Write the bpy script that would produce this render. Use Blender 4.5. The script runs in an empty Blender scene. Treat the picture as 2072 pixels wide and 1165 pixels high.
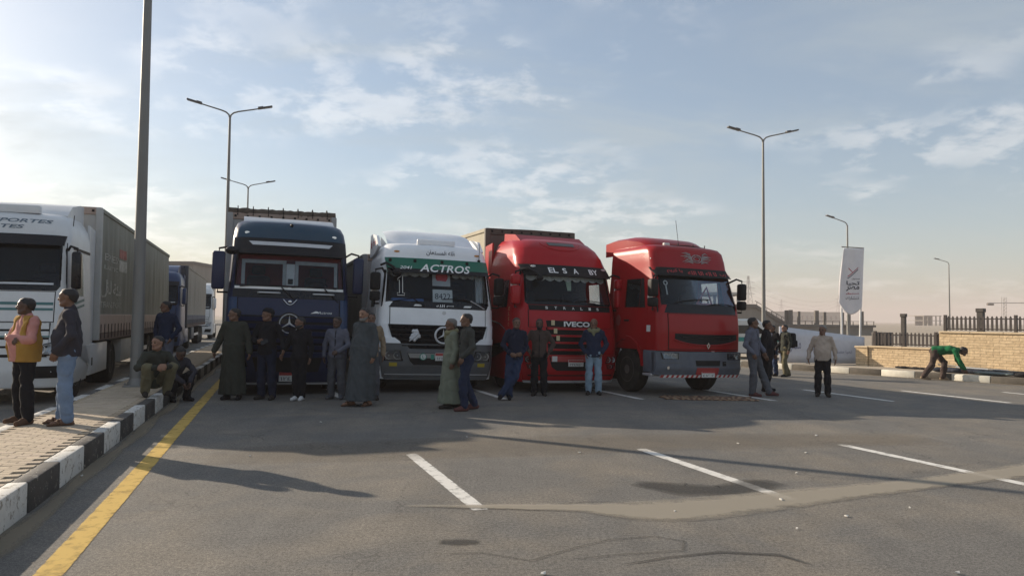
import bpy, bmesh, math, random
import numpy as np
from mathutils import Vector, Matrix, noise as mnoise

random.seed(7)
rng = np.random.default_rng(7)
R = math.radians
scene = bpy.context.scene
COL = scene.collection

# ---------------------------------------------------------------- camera
cam_d = bpy.data.cameras.new('camera')
cam = bpy.data.objects.new('camera', cam_d)
COL.objects.link(cam)
cam_d.sensor_fit = 'HORIZONTAL'
cam_d.sensor_width = 36.0
cam_d.lens = 36.0 * 1500.0 / 2072.0
cam_d.clip_start = 0.05
cam_d.clip_end = 20000
PITCH = math.atan(61.0 / 1500.0)
cam.matrix_world = (Matrix.Translation((0, 0, 1.65)) @ Matrix.Rotation(R(90) + PITCH, 4, 'X')
                    @ Matrix.Rotation(R(0.6), 4, 'Z'))
scene.camera = cam

# ---------------------------------------------------------------- world, sun, exposure
SUN_EL, SUN_AZ = R(21.5), R(-60.0)          # azimuth measured from +Y towards +X
scene.view_settings.view_transform = 'Standard'
scene.view_settings.look = 'None'
scene.view_settings.gamma = 1.0
scene.view_settings.use_curve_mapping = False
scene.view_settings.exposure = 0.70
scene.cycles.use_denoising = True
scene.cycles.max_bounces = 7
scene.cycles.transparent_max_bounces = 12
scene.cycles.volume_bounces = 1
scene.cycles.sample_clamp_indirect = 6.0

world = bpy.data.worlds.new('World')
scene.world = world
world.use_nodes = True
wt = world.node_tree
wt.nodes.clear()

def wn(tp, **kw):
    n = wt.nodes.new(tp)
    for k, v in kw.items():
        setattr(n, k, v)
    return n

def wmath(op, a, b=None, clamp=False):
    n = wn('ShaderNodeMath', operation=op, use_clamp=clamp)
    for i, v in enumerate((a, b)):
        if v is None:
            continue
        if isinstance(v, (int, float)):
            n.inputs[i].default_value = v
        else:
            wt.links.new(v, n.inputs[i])
    return n.outputs[0]

sky = wn('ShaderNodeTexSky', sky_type='NISHITA')
sky.sun_disc = False
sky.sun_elevation = SUN_EL
sky.sun_rotation = SUN_AZ
sky.altitude = 50
sky.air_density = 1.0
sky.dust_density = 1.3
sky.ozone_density = 1.8
tc = wn('ShaderNodeTexCoord')
sep = wn('ShaderNodeSeparateXYZ')
wt.links.new(tc.outputs['Generated'], sep.inputs[0])
zc = wmath('MAXIMUM', sep.outputs['Z'], 0.0)
zden = wmath('ADD', zc, 0.22)
comb = wn('ShaderNodeCombineXYZ')
wt.links.new(wmath('DIVIDE', sep.outputs['X'], zden), comb.inputs[0])
wt.links.new(wmath('DIVIDE', sep.outputs['Y'], zden), comb.inputs[1])

def wnoise(scale, detail, rough, off, dist=0.0, stretch=(1, 1, 1)):
    m = wn('ShaderNodeMapping')
    m.inputs['Location'].default_value = off
    m.inputs['Scale'].default_value = stretch
    wt.links.new(comb.outputs[0], m.inputs[0])
    n = wn('ShaderNodeTexNoise')
    n.inputs['Scale'].default_value = scale
    n.inputs['Detail'].default_value = detail
    n.inputs['Roughness'].default_value = rough
    n.inputs['Distortion'].default_value = dist
    wt.links.new(m.outputs[0], n.inputs['Vector'])
    return n.outputs[0]

def wramp(v, lo, hi):
    n = wn('ShaderNodeMapRange', interpolation_type='SMOOTHSTEP')
    n.inputs[1].default_value = lo
    n.inputs[2].default_value = hi
    wt.links.new(v, n.inputs[0])
    return n.outputs[0]

CLOUD_OFF = (6.8, 28.9, 0.0)
big = wramp(wnoise(1.25, 3, 0.55, CLOUD_OFF), 0.46, 0.60)
puff = wramp(wnoise(5.2, 9, 0.60, (7.3, 2.2, 0), 0.15), 0.44, 0.60)
veil = wramp(wnoise(1.1, 7, 0.6, (1.9, 8.4, 0), 0.6, (1, 2.2, 1)), 0.40, 0.85)
# an even thin veil of high cloud over the whole sky, denser in streaks, and broken cumulus below it
def wmix(fac, a, b):
    n = wn('ShaderNodeMix', data_type='RGBA')
    if isinstance(fac, (int, float)):
        n.inputs[0].default_value = fac
    else:
        wt.links.new(fac, n.inputs[0])
    for i, v in ((6, a), (7, b)):
        if isinstance(v, tuple):
            n.inputs[i].default_value = v
        else:
            wt.links.new(v, n.inputs[i])
    return n.outputs[2]
vmask = wmath('ADD', wmath('MULTIPLY', veil, 0.36), 0.34, clamp=True)
hs0 = wn('ShaderNodeHueSaturation')
hs0.inputs['Saturation'].default_value = 1.15
wt.links.new(sky.outputs[0], hs0.inputs['Color'])
skyc = wmix(vmask, hs0.outputs[0], (3.7, 4.05, 4.05, 1))
pmask = wmath('MULTIPLY', wmath('MULTIPLY', big, puff), 0.56)
shade_ = wramp(wnoise(5.5, 6, 0.6, (2.1, 5.2, 0)), 0.35, 0.65)
pcol = wmix(shade_, (4.9, 4.75, 4.5, 1), (6.9, 6.6, 6.05, 1))
hs = wn('ShaderNodeHueSaturation')
hs.inputs['Saturation'].default_value = 0.45
hs.inputs['Value'].default_value = 1.55
wt.links.new(skyc, hs.inputs['Color'])
skyc = wmix(pmask, skyc, wmix(0.62, pcol, hs.outputs[0]))
bg = wn('ShaderNodeBackground')
bg.inputs[1].default_value = 0.092
wt.links.new(skyc, bg.inputs[0])
wo = wn('ShaderNodeOutputWorld')
wt.links.new(bg.outputs[0], wo.inputs[0])

sun_d = bpy.data.lights.new('sun', 'SUN')
sun_d.energy = 4.6
sun_d.angle = R(0.55)
sun_d.color = (1.0, 0.86, 0.68)
sun = bpy.data.objects.new('sun', sun_d)
COL.objects.link(sun)
sd = Vector((math.sin(SUN_AZ) * math.cos(SUN_EL), math.cos(SUN_AZ) * math.cos(SUN_EL), math.sin(SUN_EL)))
sun.rotation_euler = sd.to_track_quat('Z', 'Y').to_euler()
sun.location = (-30, 20, 40)

# ---------------------------------------------------------------- materials
MATS = {}

def mat(name, col, rough=0.6, metal=0.0, coat=0.0, var=0.12, vscale=6.0, bump=0.0, bscale=60.0, dust=0.0, spec=0.5,
        streak=False, wear=0.0):
    """plain procedural material: colour with noise variation, optional dust film and bump"""
    if name in MATS:
        return MATS[name]
    m = bpy.data.materials.new(name)
    m.use_nodes = True
    nt = m.node_tree
    b = nt.nodes['Principled BSDF']
    b.inputs['Roughness'].default_value = rough
    b.inputs['Metallic'].default_value = metal
    b.inputs['Coat Weight'].default_value = coat
    b.inputs['Coat Roughness'].default_value = 0.08
    b.inputs['Specular IOR Level'].default_value = spec
    t = nt.nodes.new('ShaderNodeTexCoord')
    n = nt.nodes.new('ShaderNodeTexNoise')
    n.inputs['Scale'].default_value = vscale
    n.inputs['Detail'].default_value = 6
    n.inputs['Roughness'].default_value = 0.65
    if streak:
        mp = nt.nodes.new('ShaderNodeMapping')
        mp.inputs['Scale'].default_value = (1, 1, 0.12)
        nt.links.new(t.outputs['Object'], mp.inputs[0])
        nt.links.new(mp.outputs[0], n.inputs['Vector'])
    else:
        nt.links.new(t.outputs['Object'], n.inputs['Vector'])
    mr = nt.nodes.new('ShaderNodeMapRange')
    mr.inputs[1].default_value = 0.3
    mr.inputs[2].default_value = 0.7
    mr.inputs[3].default_value = 1 - var
    mr.inputs[4].default_value = 1 + var
    nt.links.new(n.outputs[0], mr.inputs[0])
    mx = nt.nodes.new('ShaderNodeMix')
    mx.data_type = 'RGBA'
    mx.blend_type = 'MULTIPLY'
    mx.inputs[0].default_value = 1
    mx.inputs[6].default_value = (*col, 1)
    nt.links.new(mr.outputs[0], mx.inputs[7])
    out = mx.outputs[2]
    if dust > 0:
        n2 = nt.nodes.new('ShaderNodeTexNoise')
        n2.inputs['Scale'].default_value = 3.1
        n2.inputs['Detail'].default_value = 9
        n2.inputs['Roughness'].default_value = 0.7
        nt.links.new(t.outputs['Object'], n2.inputs['Vector'])
        m2 = nt.nodes.new('ShaderNodeMapRange')
        m2.inputs[1].default_value = 0.38
        m2.inputs[2].default_value = 0.72
        m2.inputs[3].default_value = dust * 0.25
        m2.inputs[4].default_value = dust
        nt.links.new(n2.outputs[0], m2.inputs[0])
        md = nt.nodes.new('ShaderNodeMix')
        md.data_type = 'RGBA'
        nt.links.new(m2.outputs[0], md.inputs[0])
        nt.links.new(out, md.inputs[6])
        md.inputs[7].default_value = (0.30, 0.25, 0.19, 1)
        out = md.outputs[2]
        ra = nt.nodes.new('ShaderNodeMath')
        ra.operation = 'ADD'
        ra.inputs[0].default_value = rough
        nt.links.new(m2.outputs[0], ra.inputs[1])
        nt.links.new(ra.outputs[0], b.inputs['Roughness'])
    if wear > 0:      # chipped paint: bare concrete shows in flakes
        n4 = nt.nodes.new('ShaderNodeTexNoise')
        n4.inputs['Scale'].default_value = 13
        n4.inputs['Detail'].default_value = 10
        n4.inputs['Roughness'].default_value = 0.72
        ge = nt.nodes.new('ShaderNodeNewGeometry')
        nt.links.new(ge.outputs['Position'], n4.inputs['Vector'])
        m4 = nt.nodes.new('ShaderNodeMapRange')
        m4.inputs[1].default_value = 0.70 - wear * 0.2
        m4.inputs[2].default_value = 0.73 - wear * 0.2
        nt.links.new(n4.outputs[0], m4.inputs[0])
        mw = nt.nodes.new('ShaderNodeMix')
        mw.data_type = 'RGBA'
        nt.links.new(m4.outputs[0], mw.inputs[0])
        nt.links.new(out, mw.inputs[6])
        mw.inputs[7].default_value = (0.27, 0.245, 0.21, 1)
        out = mw.outputs[2]
    nt.links.new(out, b.inputs['Base Color'])
    if bump > 0:
        n3 = nt.nodes.new('ShaderNodeTexNoise')
        n3.inputs['Scale'].default_value = bscale
        n3.inputs['Detail'].default_value = 4
        nt.links.new(t.outputs['Object'], n3.inputs['Vector'])
        bp = nt.nodes.new('ShaderNodeBump')
        bp.inputs['Strength'].default_value = bump
        bp.inputs['Distance'].default_value = 0.01
        nt.links.new(n3.outputs[0], bp.inputs['Height'])
        nt.links.new(bp.outputs[0], b.inputs['Normal'])
    MATS[name] = m
    return m

def glass_mat(name, tint, refl=0.05, dirt=0.05, fres=1.0):
    if name in MATS:
        return MATS[name]
    m = bpy.data.materials.new(name)
    m.use_nodes = True
    nt = m.node_tree
    nt.nodes.clear()
    o = nt.nodes.new('ShaderNodeOutputMaterial')
    tr = nt.nodes.new('ShaderNodeBsdfTransparent')
    tr.inputs[0].default_value = (*tint, 1)
    gl = nt.nodes.new('ShaderNodeBsdfGlossy')
    gl.inputs['Roughness'].default_value = 0.03
    gl.inputs[0].default_value = (0.62, 0.68, 0.75, 1)
    fr = nt.nodes.new('ShaderNodeFresnel')
    fr.inputs[0].default_value = 1.5
    ad = nt.nodes.new('ShaderNodeMath')
    ad.operation = 'MULTIPLY_ADD'
    ad.inputs[1].default_value = fres
    ad.inputs[2].default_value = refl
    nt.links.new(fr.outputs[0], ad.inputs[0])
    mx = nt.nodes.new('ShaderNodeMixShader')
    nt.links.new(ad.outputs[0], mx.inputs[0])
    nt.links.new(tr.outputs[0], mx.inputs[1])
    nt.links.new(gl.outputs[0], mx.inputs[2])
    df = nt.nodes.new('ShaderNodeBsdfDiffuse')
    df.inputs[0].default_value = (0.35, 0.32, 0.28, 1)
    m2 = nt.nodes.new('ShaderNodeMixShader')
    m2.inputs[0].default_value = dirt
    nt.links.new(mx.outputs[0], m2.inputs[1])
    nt.links.new(df.outputs[0], m2.inputs[2])
    nt.links.new(m2.outputs[0], o.inputs[0])
    MATS[name] = m
    return m

# ---------------------------------------------------------------- mesh helpers
class MB:
    """collects vertices and faces of ONE mesh object"""
    def __init__(self):
        self.v = []
        self.f = []
        self.mi = []
        self.cur = 0
        self.smooth = True

    def add(self, vs, fs):
        o = len(self.v)
        self.v.extend([tuple(p) for p in vs])
        for f in fs:
            self.f.append(tuple(i + o for i in f))
            self.mi.append(self.cur)
        return self

    def box(self, x0, x1, y0, y1, z0, z1):
        vs = [(x0, y0, z0), (x1, y0, z0), (x1, y1, z0), (x0, y1, z0),
              (x0, y0, z1), (x1, y0, z1), (x1, y1, z1), (x0, y1, z1)]
        fs = [(3, 2, 1, 0), (4, 5, 6, 7), (0, 1, 5, 4), (1, 2, 6, 5), (2, 3, 7, 6), (3, 0, 4, 7)]
        return self.add(vs, fs)

    def rbox(self, x0, x1, y0, y1, z0, z1, r=0.02, seg=2):
        bm = bmesh.new()
        bmesh.ops.create_cube(bm, size=1)
        for v in bm.verts:
            v.co = Vector(((x0 + x1) / 2 + v.co.x * (x1 - x0), (y0 + y1) / 2 + v.co.y * (y1 - y0),
                           (z0 + z1) / 2 + v.co.z * (z1 - z0)))
        bmesh.ops.bevel(bm, geom=list(bm.edges), offset=r, segments=seg, affect='EDGES', profile=0.5)
        bm.verts.index_update()
        self.add([v.co[:] for v in bm.verts], [[v.index for v in f.verts] for f in bm.faces])
        bm.free()
        return self

    def prism(self, poly, y0, y1, axis='y'):
        """polygon in (a,b), extruded along axis; y: (x,z) polygon, x: (y,z), z: (x,y)"""
        n = len(poly)
        def P(a, b, t):
            return (a, t, b) if axis == 'y' else ((t, a, b) if axis == 'x' else (a, b, t))
        vs = [P(a, b, y0) for a, b in poly] + [P(a, b, y1) for a, b in poly]
        fs = [tuple(range(n)), tuple(range(2 * n - 1, n - 1, -1))]
        for i in range(n):
            j = (i + 1) % n
            fs.append((j, i, n + i, n + j))
        return self.add(vs, fs)

    def tube(self, pts, r, seg=8, caps=True):
        pts = [Vector(p) for p in pts]
        rs = r if isinstance(r, (list, tuple)) else [r] * len(pts)
        rings = []
        up0 = None
        for i, p in enumerate(pts):
            d = (pts[min(i + 1, len(pts) - 1)] - pts[max(i - 1, 0)]).normalized()
            if up0 is None:
                up0 = Vector((0, 0, 1)) if abs(d.z) < 0.9 else Vector((1, 0, 0))
            a = d.cross(up0).normalized()
            b = d.cross(a).normalized()
            up0 = -b if False else up0
            rings.append([p + (a * math.cos(2 * math.pi * k / seg) + b * math.sin(2 * math.pi * k / seg)) * rs[i]
                          for k in range(seg)])
        vs = [q for ring in rings for q in ring]
        fs = []
        for i in range(len(pts) - 1):
            for k in range(seg):
                k2 = (k + 1) % seg
                fs.append((i * seg + k, i * seg + k2, (i + 1) * seg + k2, (i + 1) * seg + k))
        if caps:
            fs.append(tuple(range(seg - 1, -1, -1)))
            fs.append(tuple((len(pts) - 1) * seg + k for k in range(seg)))
        return self.add([q[:] for q in vs], fs)

    def lathe(self, prof, seg=24, axis='z', c=(0, 0, 0)):
        """profile of (radius, height)"""
        vs = []
        for r, h in prof:
            for k in range(seg):
                a = 2 * math.pi * k / seg
                x, y = r * math.cos(a), r * math.sin(a)
                if axis == 'z':
                    p = (x, y, h)
                elif axis == 'x':
                    p = (h, x, y)
                else:
                    p = (x, h, y)
                vs.append((p[0] + c[0], p[1] + c[1], p[2] + c[2]))
        fs = []
        n = len(prof)
        for i in range(n - 1):
            for k in range(seg):
                k2 = (k + 1) % seg
                fs.append((i * seg + k, i * seg + k2, (i + 1) * seg + k2, (i + 1) * seg + k))
        fs.append(tuple(range(seg - 1, -1, -1)))
        fs.append(tuple((n - 1) * seg + k for k in range(seg)))
        return self.add(vs, fs)

    def grid(self, P, nu, nv):
        """P(i,j) -> point"""
        vs = [P(i, j) for i in range(nu + 1) for j in range(nv + 1)]
        fs = [(i * (nv + 1) + j, (i + 1) * (nv + 1) + j, (i + 1) * (nv + 1) + j + 1, i * (nv + 1) + j + 1)
              for i in range(nu) for j in range(nv)]
        return self.add(vs, fs)

    def ball(self, c, r, seg=12, rings=8):
        prof = []
        for i in range(rings + 1):
            t = -math.pi / 2 + math.pi * i / rings
            prof.append((max(1e-4, math.cos(t)), math.sin(t)))
        if isinstance(r, (int, float)):
            r = (r, r, r)
        o = len(self.v)
        self.lathe(prof, seg)
        for i in range(o, len(self.v)):
            p = self.v[i]
            self.v[i] = (p[0] * r[0] + c[0], p[1] * r[1] + c[1], p[2] * r[2] + c[2])
        return self

    def build(self, name, material, parent=None, smooth=None, angle=35):
        me = bpy.data.meshes.new(name)
        me.from_pydata(self.v, [], self.f)
        ms = material if isinstance(material, (list, tuple)) else [material]
        for m in ms:
            me.materials.append(m)
        if len(ms) > 1:
            me.polygons.foreach_set('material_index', self.mi)
        bm = bmesh.new()
        bm.from_mesh(me)
        bmesh.ops.recalc_face_normals(bm, faces=bm.faces)
        bm.to_mesh(me)
        bm.free()
        if smooth is None:
            smooth = self.smooth
        if smooth:
            me.shade_smooth()
            me.set_sharp_from_angle(angle=R(angle))
        me.update()
        o = bpy.data.objects.new(name, me)
        COL.objects.link(o)
        if parent is not None:
            o.parent = parent
        return o

def tag(o, label=None, cat=None, group=None, kind=None):
    if label:
        o['label'] = label
    if cat:
        o['category'] = cat
    if group:
        o['group'] = group
    if kind:
        o['kind'] = kind
    return o

def empty(name, loc=(0, 0, 0), rz=0.0, label=None, cat=None, group=None):
    o = bpy.data.objects.new(name, None)
    COL.objects.link(o)
    o.location = loc
    o.rotation_euler = (0, 0, rz)
    return tag(o, label, cat, group)

def copy_tree(o, parent=None):
    c = o.copy()
    COL.objects.link(c)
    c.parent = parent
    for ch in [x for x in bpy.data.objects if x.parent == o]:
        copy_tree(ch, c)
    return c

# ---------------------------------------------------------------- lettering
AR = {'ا': (0xFE8D, 0xFE8E, None, None), 'ل': (0xFEDD, 0xFEDE, 0xFEDF, 0xFEE0), 'ه': (0xFEE9, 0xFEEA, 0xFEEB, 0xFEEC),
      'م': (0xFEE1, 0xFEE2, 0xFEE3, 0xFEE4), 'س': (0xFEB1, 0xFEB2, 0xFEB3, 0xFEB4), 'ت': (0xFE95, 0xFE96, 0xFE97, 0xFE98),
      'ع': (0xFEC9, 0xFECA, 0xFECB, 0xFECC), 'ن': (0xFEE5, 0xFEE6, 0xFEE7, 0xFEE8), 'ح': (0xFEA1, 0xFEA2, 0xFEA3, 0xFEA4),
      'ي': (0xFEF1, 0xFEF2, 0xFEF3, 0xFEF4), 'ص': (0xFEB9, 0xFEBA, 0xFEBB, 0xFEBC), 'ر': (0xFEAD, 0xFEAE, None, None),
      'ش': (0xFEB5, 0xFEB6, 0xFEB7, 0xFEB8), 'ك': (0xFED9, 0xFEDA, 0xFEDB, 0xFEDC), 'د': (0xFEA9, 0xFEAA, None, None),
      'و': (0xFEED, 0xFEEE, None, None), 'ق': (0xFED5, 0xFED6, 0xFED7, 0xFED8), 'ب': (0xFE8F, 0xFE90, 0xFE91, 0xFE92),
      'ة': (0xFE93, 0xFE94, None, None), 'ف': (0xFED1, 0xFED2, 0xFED3, 0xFED4)}

def arabic(s):
    out = []
    for i, ch in enumerate(s):
        if ch not in AR:
            out.append(ch)
            continue
        p = s[i - 1] if i > 0 else ' '
        n = s[i + 1] if i + 1 < len(s) else ' '
        jp = p in AR and AR[p][2] is not None
        jn = n in AR and AR[ch][2] is not None
        iso, fin, ini, med = AR[ch]
        out.append(chr(med if jp and jn else fin if jp else ini if jn else iso))
    return ''.join(reversed(out))

def text_mesh(txt, size=1.0, shear=0.0, bold=0.0, spacing=1.0):
    """returns centred (x, z) vertices and faces"""
    cu = bpy.data.curves.new('t', 'FONT')
    cu.body = txt
    cu.size = size
    cu.shear = shear
    cu.offset = bold
    cu.space_character = spacing
    cu.resolution_u = 3
    ob = bpy.data.objects.new('t', cu)
    COL.objects.link(ob)
    me = bpy.data.meshes.new_from_object(ob)
    vs = [(v.co.x, v.co.y) for v in me.vertices]
    fs = [tuple(p.vertices) for p in me.polygons]
    bpy.data.objects.remove(ob)
    bpy.data.curves.remove(cu)
    bpy.data.meshes.remove(me)
    if not vs:
        return [], []
    xs = [v[0] for v in vs]
    zs = [v[1] for v in vs]
    cx, cz = (min(xs) + max(xs)) / 2, (min(zs) + max(zs)) / 2
    return [(x - cx, z - cz) for x, z in vs], fs

def text_on(name, txt, P, cx, cz, width, material, parent, height=None, shear=0.0, bold=0.0, spacing=1.0, tilt=0.0):
    """lettering laid on a surface: P(x, z) -> point"""
    vs, fs = text_mesh(txt, 1.0, shear, bold, spacing)
    if not vs:
        return None
    w = max(v[0] for v in vs) - min(v[0] for v in vs)
    h = max(v[1] for v in vs) - min(v[1] for v in vs)
    sx = width / w
    sz = (height / h) if height else sx
    mb = MB()
    mb.add([P(cx + x * sx, cz + z * sz + x * sx * tilt) for x, z in vs], fs)
    return mb.build(name, material, parent, smooth=False)
# ================================================================ SETTING
YAW = R(20.0)                       # direction of lanes and parked trucks (turned left of the view)
MED = R(17.3)                       # direction of the median

def ground_mat(name, c1, c2, scale, rough=0.9, bump=0.3):
    return mat(name, c1, rough, var=0.22, vscale=scale, bump=bump, bscale=scale * 12)

def asphalt_mat():
    m = bpy.data.materials.new('asphalt')
    m.use_nodes = True
    nt = m.node_tree
    L = nt.links.new
    b = nt.nodes['Principled BSDF']
    b.inputs['Roughness'].default_value = 0.86
    b.inputs['Specular IOR Level'].default_value = 0.35
    t = nt.nodes.new('ShaderNodeTexCoord')

    def noise(scale, detail=5, rough=0.6, dist=0.0, st=None):
        n = nt.nodes.new('ShaderNodeTexNoise')
        n.inputs['Scale'].default_value = scale
        n.inputs['Detail'].default_value = detail
        n.inputs['Roughness'].default_value = rough
        n.inputs['Distortion'].default_value = dist
        if st:
            mp = nt.nodes.new('ShaderNodeMapping')
            mp.inputs['Scale'].default_value = st
            mp.inputs['Rotation'].default_value = (0, 0, -YAW)
            L(t.outputs['Object'], mp.inputs[0])
            L(mp.outputs[0], n.inputs['Vector'])
        else:
            L(t.outputs['Object'], n.inputs['Vector'])
        return n.outputs[0]

    def rng_(v, a, bb, c, d):
        n = nt.nodes.new('ShaderNodeMapRange')
        for i, q in enumerate((a, bb, c, d)):
            n.inputs[i + 1].default_value = q
        L(v, n.inputs[0])
        return n.outputs[0]

    def mul(a, bb):
        n = nt.nodes.new('ShaderNodeMath')
        n.operation = 'MULTIPLY'
        for i, q in enumerate((a, bb)):
            if isinstance(q, (int, float)):
                n.inputs[i].default_value = q
            else:
                L(q, n.inputs[i])
        return n.outputs[0]
    v = mul(rng_(noise(0.45, 6, 0.6, 0.4), 0.3, 0.7, 0.95, 1.05), rng_(noise(110, 3, 0.75), 0.36, 0.64, 0.50, 1.50))
    v = mul(v, rng_(noise(34, 4, 0.8), 0.40, 0.60, 0.72, 1.28))
    v = mul(v, rng_(noise(3.0, 7, 0.7, 0.2), 0.3, 0.7, 0.90, 1.10))
    v = mul(v, rng_(noise(1.0, 5, 0.6, 0.0, (2.4, 0.12, 1)), 0.3, 0.7, 0.90, 1.08))      # wheel tracks along the lanes
    # hairline cracks
    vo = nt.nodes.new('ShaderNodeTexVoronoi')
    vo.feature = 'DISTANCE_TO_EDGE'
    vo.inputs['Scale'].default_value = 0.33
    mp = nt.nodes.new('ShaderNodeMix')
    mp.data_type = 'VECTOR'
    mp.inputs[0].default_value = 0.13
    nz = nt.nodes.new('ShaderNodeTexNoise')
    nz.inputs['Scale'].default_value = 1.7
    nz.inputs['Detail'].default_value = 8
    L(t.outputs['Object'], nz.inputs['Vector'])
    ad = nt.nodes.new('ShaderNodeVectorMath')
    ad.operation = 'MULTIPLY_ADD'
    ad.inputs[1].default_value = (1.6, 1.6, 0)
    L(nz.outputs[1], ad.inputs[0])
    L(t.outputs['Object'], ad.inputs[2])
    L(ad.outputs[0], vo.inputs['Vector'])
    crack = rng_(vo.outputs[0], 0.0, 0.0055, 0.0, 1.0)
    gate = rng_(noise(0.28, 2), 0.44, 0.54, 1.0, 0.0)
    mx = nt.nodes.new('ShaderNodeMath')
    mx.operation = 'MAXIMUM'
    L(crack, mx.inputs[0])
    L(gate, mx.inputs[1])
    v = mul(v, rng_(mx.outputs[0], 0, 1, 0.62, 1.0))
    cr = nt.nodes.new('ShaderNodeMix')
    cr.data_type = 'RGBA'
    cr.inputs[6].default_value = (0.135, 0.128, 0.118, 1)
    cr.inputs[7].default_value = (0.180, 0.160, 0.134, 1)
    L(rng_(noise(0.7, 5, 0.6, 0.5), 0.42, 0.62, 0, 1), cr.inputs[0])
    ml = nt.nodes.new('ShaderNodeMix')
    ml.data_type = 'RGBA'
    ml.blend_type = 'MULTIPLY'
    ml.inputs[0].default_value = 1
    L(cr.outputs[2], ml.inputs[6])
    L(v, ml.inputs[7])
    L(ml.outputs[2], b.inputs['Base Color'])
    bp = nt.nodes.new('ShaderNodeBump')
    bp.inputs['Strength'].default_value = 0.55
    bp.inputs['Distance'].default_value = 0.008
    L(noise(190, 4, 0.7), bp.inputs['Height'])
    L(bp.outputs[0], b.inputs['Normal'])
    return m

M_ASPH = asphalt_mat()

def patch_mat(name, col, rough, edge, amount, scale, col2=None):
    """thin film lying on the road: noise-broken cover that fades at its own rim (vertex layer 'rim')"""
    m = bpy.data.materials.new(name)
    m.use_nodes = True
    nt = m.node_tree
    L = nt.links.new
    b = nt.nodes['Principled BSDF']
    b.inputs['Base Color'].default_value = (*col, 1)
    b.inputs['Roughness'].default_value = rough
    b.inputs['Specular IOR Level'].default_value = 0.3
    a = nt.nodes.new('ShaderNodeAttribute')
    a.attribute_name = 'rim'
    t = nt.nodes.new('ShaderNodeTexCoord')
    n = nt.nodes.new('ShaderNodeTexNoise')
    n.inputs['Scale'].default_value = scale
    n.inputs['Detail'].default_value = 9
    n.inputs['Roughness'].default_value = 0.68
    L(t.outputs['Object'], n.inputs['Vector'])
    ad = nt.nodes.new('ShaderNodeMath')
    ad.operation = 'MULTIPLY_ADD'
    ad.inputs[1].default_value = 1.5
    L(n.outputs[0], ad.inputs[0])
    L(a.outputs['Fac'], ad.inputs[2])
    mr = nt.nodes.new('ShaderNodeMapRange')
    mr.inputs[1].default_value = 1.0 - edge
    mr.inputs[2].default_value = 1.0 + edge
    mr.inputs[3].default_value = 0
    mr.inputs[4].default_value = amount
    L(ad.outputs[0], mr.inputs[0])
    L(mr.outputs[0], b.inputs['Alpha'])
    MATS[name] = m
    return m

def film(name, pts, widths, z, material, label, kind='structure', n=60, m=10):
    """a strip along a centre line; attribute rim = 1 in the middle, 0 at the border"""
    P = np.array(pts, float)
    s = np.concatenate([[0], np.cumsum(np.linalg.norm(np.diff(P, axis=0), axis=1))])
    t = np.linspace(0, s[-1], n + 1)
    cx, cy = np.interp(t, s, P[:, 0]), np.interp(t, s, P[:, 1])
    w = np.interp(t, s, widths)
    dx, dy = np.gradient(cx), np.gradient(cy)
    l = np.hypot(dx, dy)
    nx, ny = -dy / l, dx / l
    mb = MB()
    rim = []
    for i in range(n + 1):
        for j in range(m + 1):
            q = j / m * 2 - 1
            mb.v.append((cx[i] + nx[i] * w[i] * q, cy[i] + ny[i] * w[i] * q, z))
            e = min(1.0, (1 - abs(q)) * 1.6) * min(1.0, min(i, n - i) / (0.10 * n))
            rim.append(e)
    for i in range(n):
        for j in range(m):
            a = i * (m + 1) + j
            mb.f.append((a, a + m + 1, a + m + 2, a + 1))
            mb.mi.append(0)
    o = mb.build(name, material, None)
    at = o.data.attributes.new('rim', 'FLOAT', 'POINT')
    at.data.foreach_set('value', rim)
    return tag(o, label, kind=kind)

# ground to the horizon (sandy building land), road sheet on top of it
mb = MB()
mb.grid(lambda i, j: (-4000 + 400 * i, -3900 + 400 * j, -0.012), 20, 20)
tag(mb.build('ground', ground_mat('sand_ground', (0.30, 0.25, 0.19), None, 0.6), smooth=False), kind='structure')

KDIR = Vector((-0.615, 0.789, 0))          # right-hand kerb runs away to the left
KN = Vector((0.789, 0.615, 0))
KB = Vector((10.98, 23.43, 0))
WDIR = Vector((0.615, -0.789, 0))          # boundary wall
WN = Vector((0.789, 0.615, 0))
WB = Vector((11.9, 24.75, 0))

road = MB()
e1 = KB + KDIR * 60 - KN * 0.0
e2 = KB - KDIR * 40
road.add([(-90, -20, 0), (60, -20, 0), (e2.x, e2.y, 0), (e1.x, e1.y, 0), (-20, 260, 0), (-140, 260, 0)],
         [(0, 1, 2, 3, 4, 5)])
tag(road.build('road', M_ASPH, smooth=False), kind='structure')

# ---- median with kerbs and pavers
MD = Vector((-math.sin(MED), math.cos(MED), 0))      # along
MN = Vector((math.cos(MED), math.sin(MED), 0))       # to the right
MO = Vector((-3.70, 5.30, 0))                        # on the right kerb's foot
MH, MW = 0.26, 1.30

def med(s, t, z=0.0):
    p = MO + MD * s + MN * t
    return (p.x, p.y, z)

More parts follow.
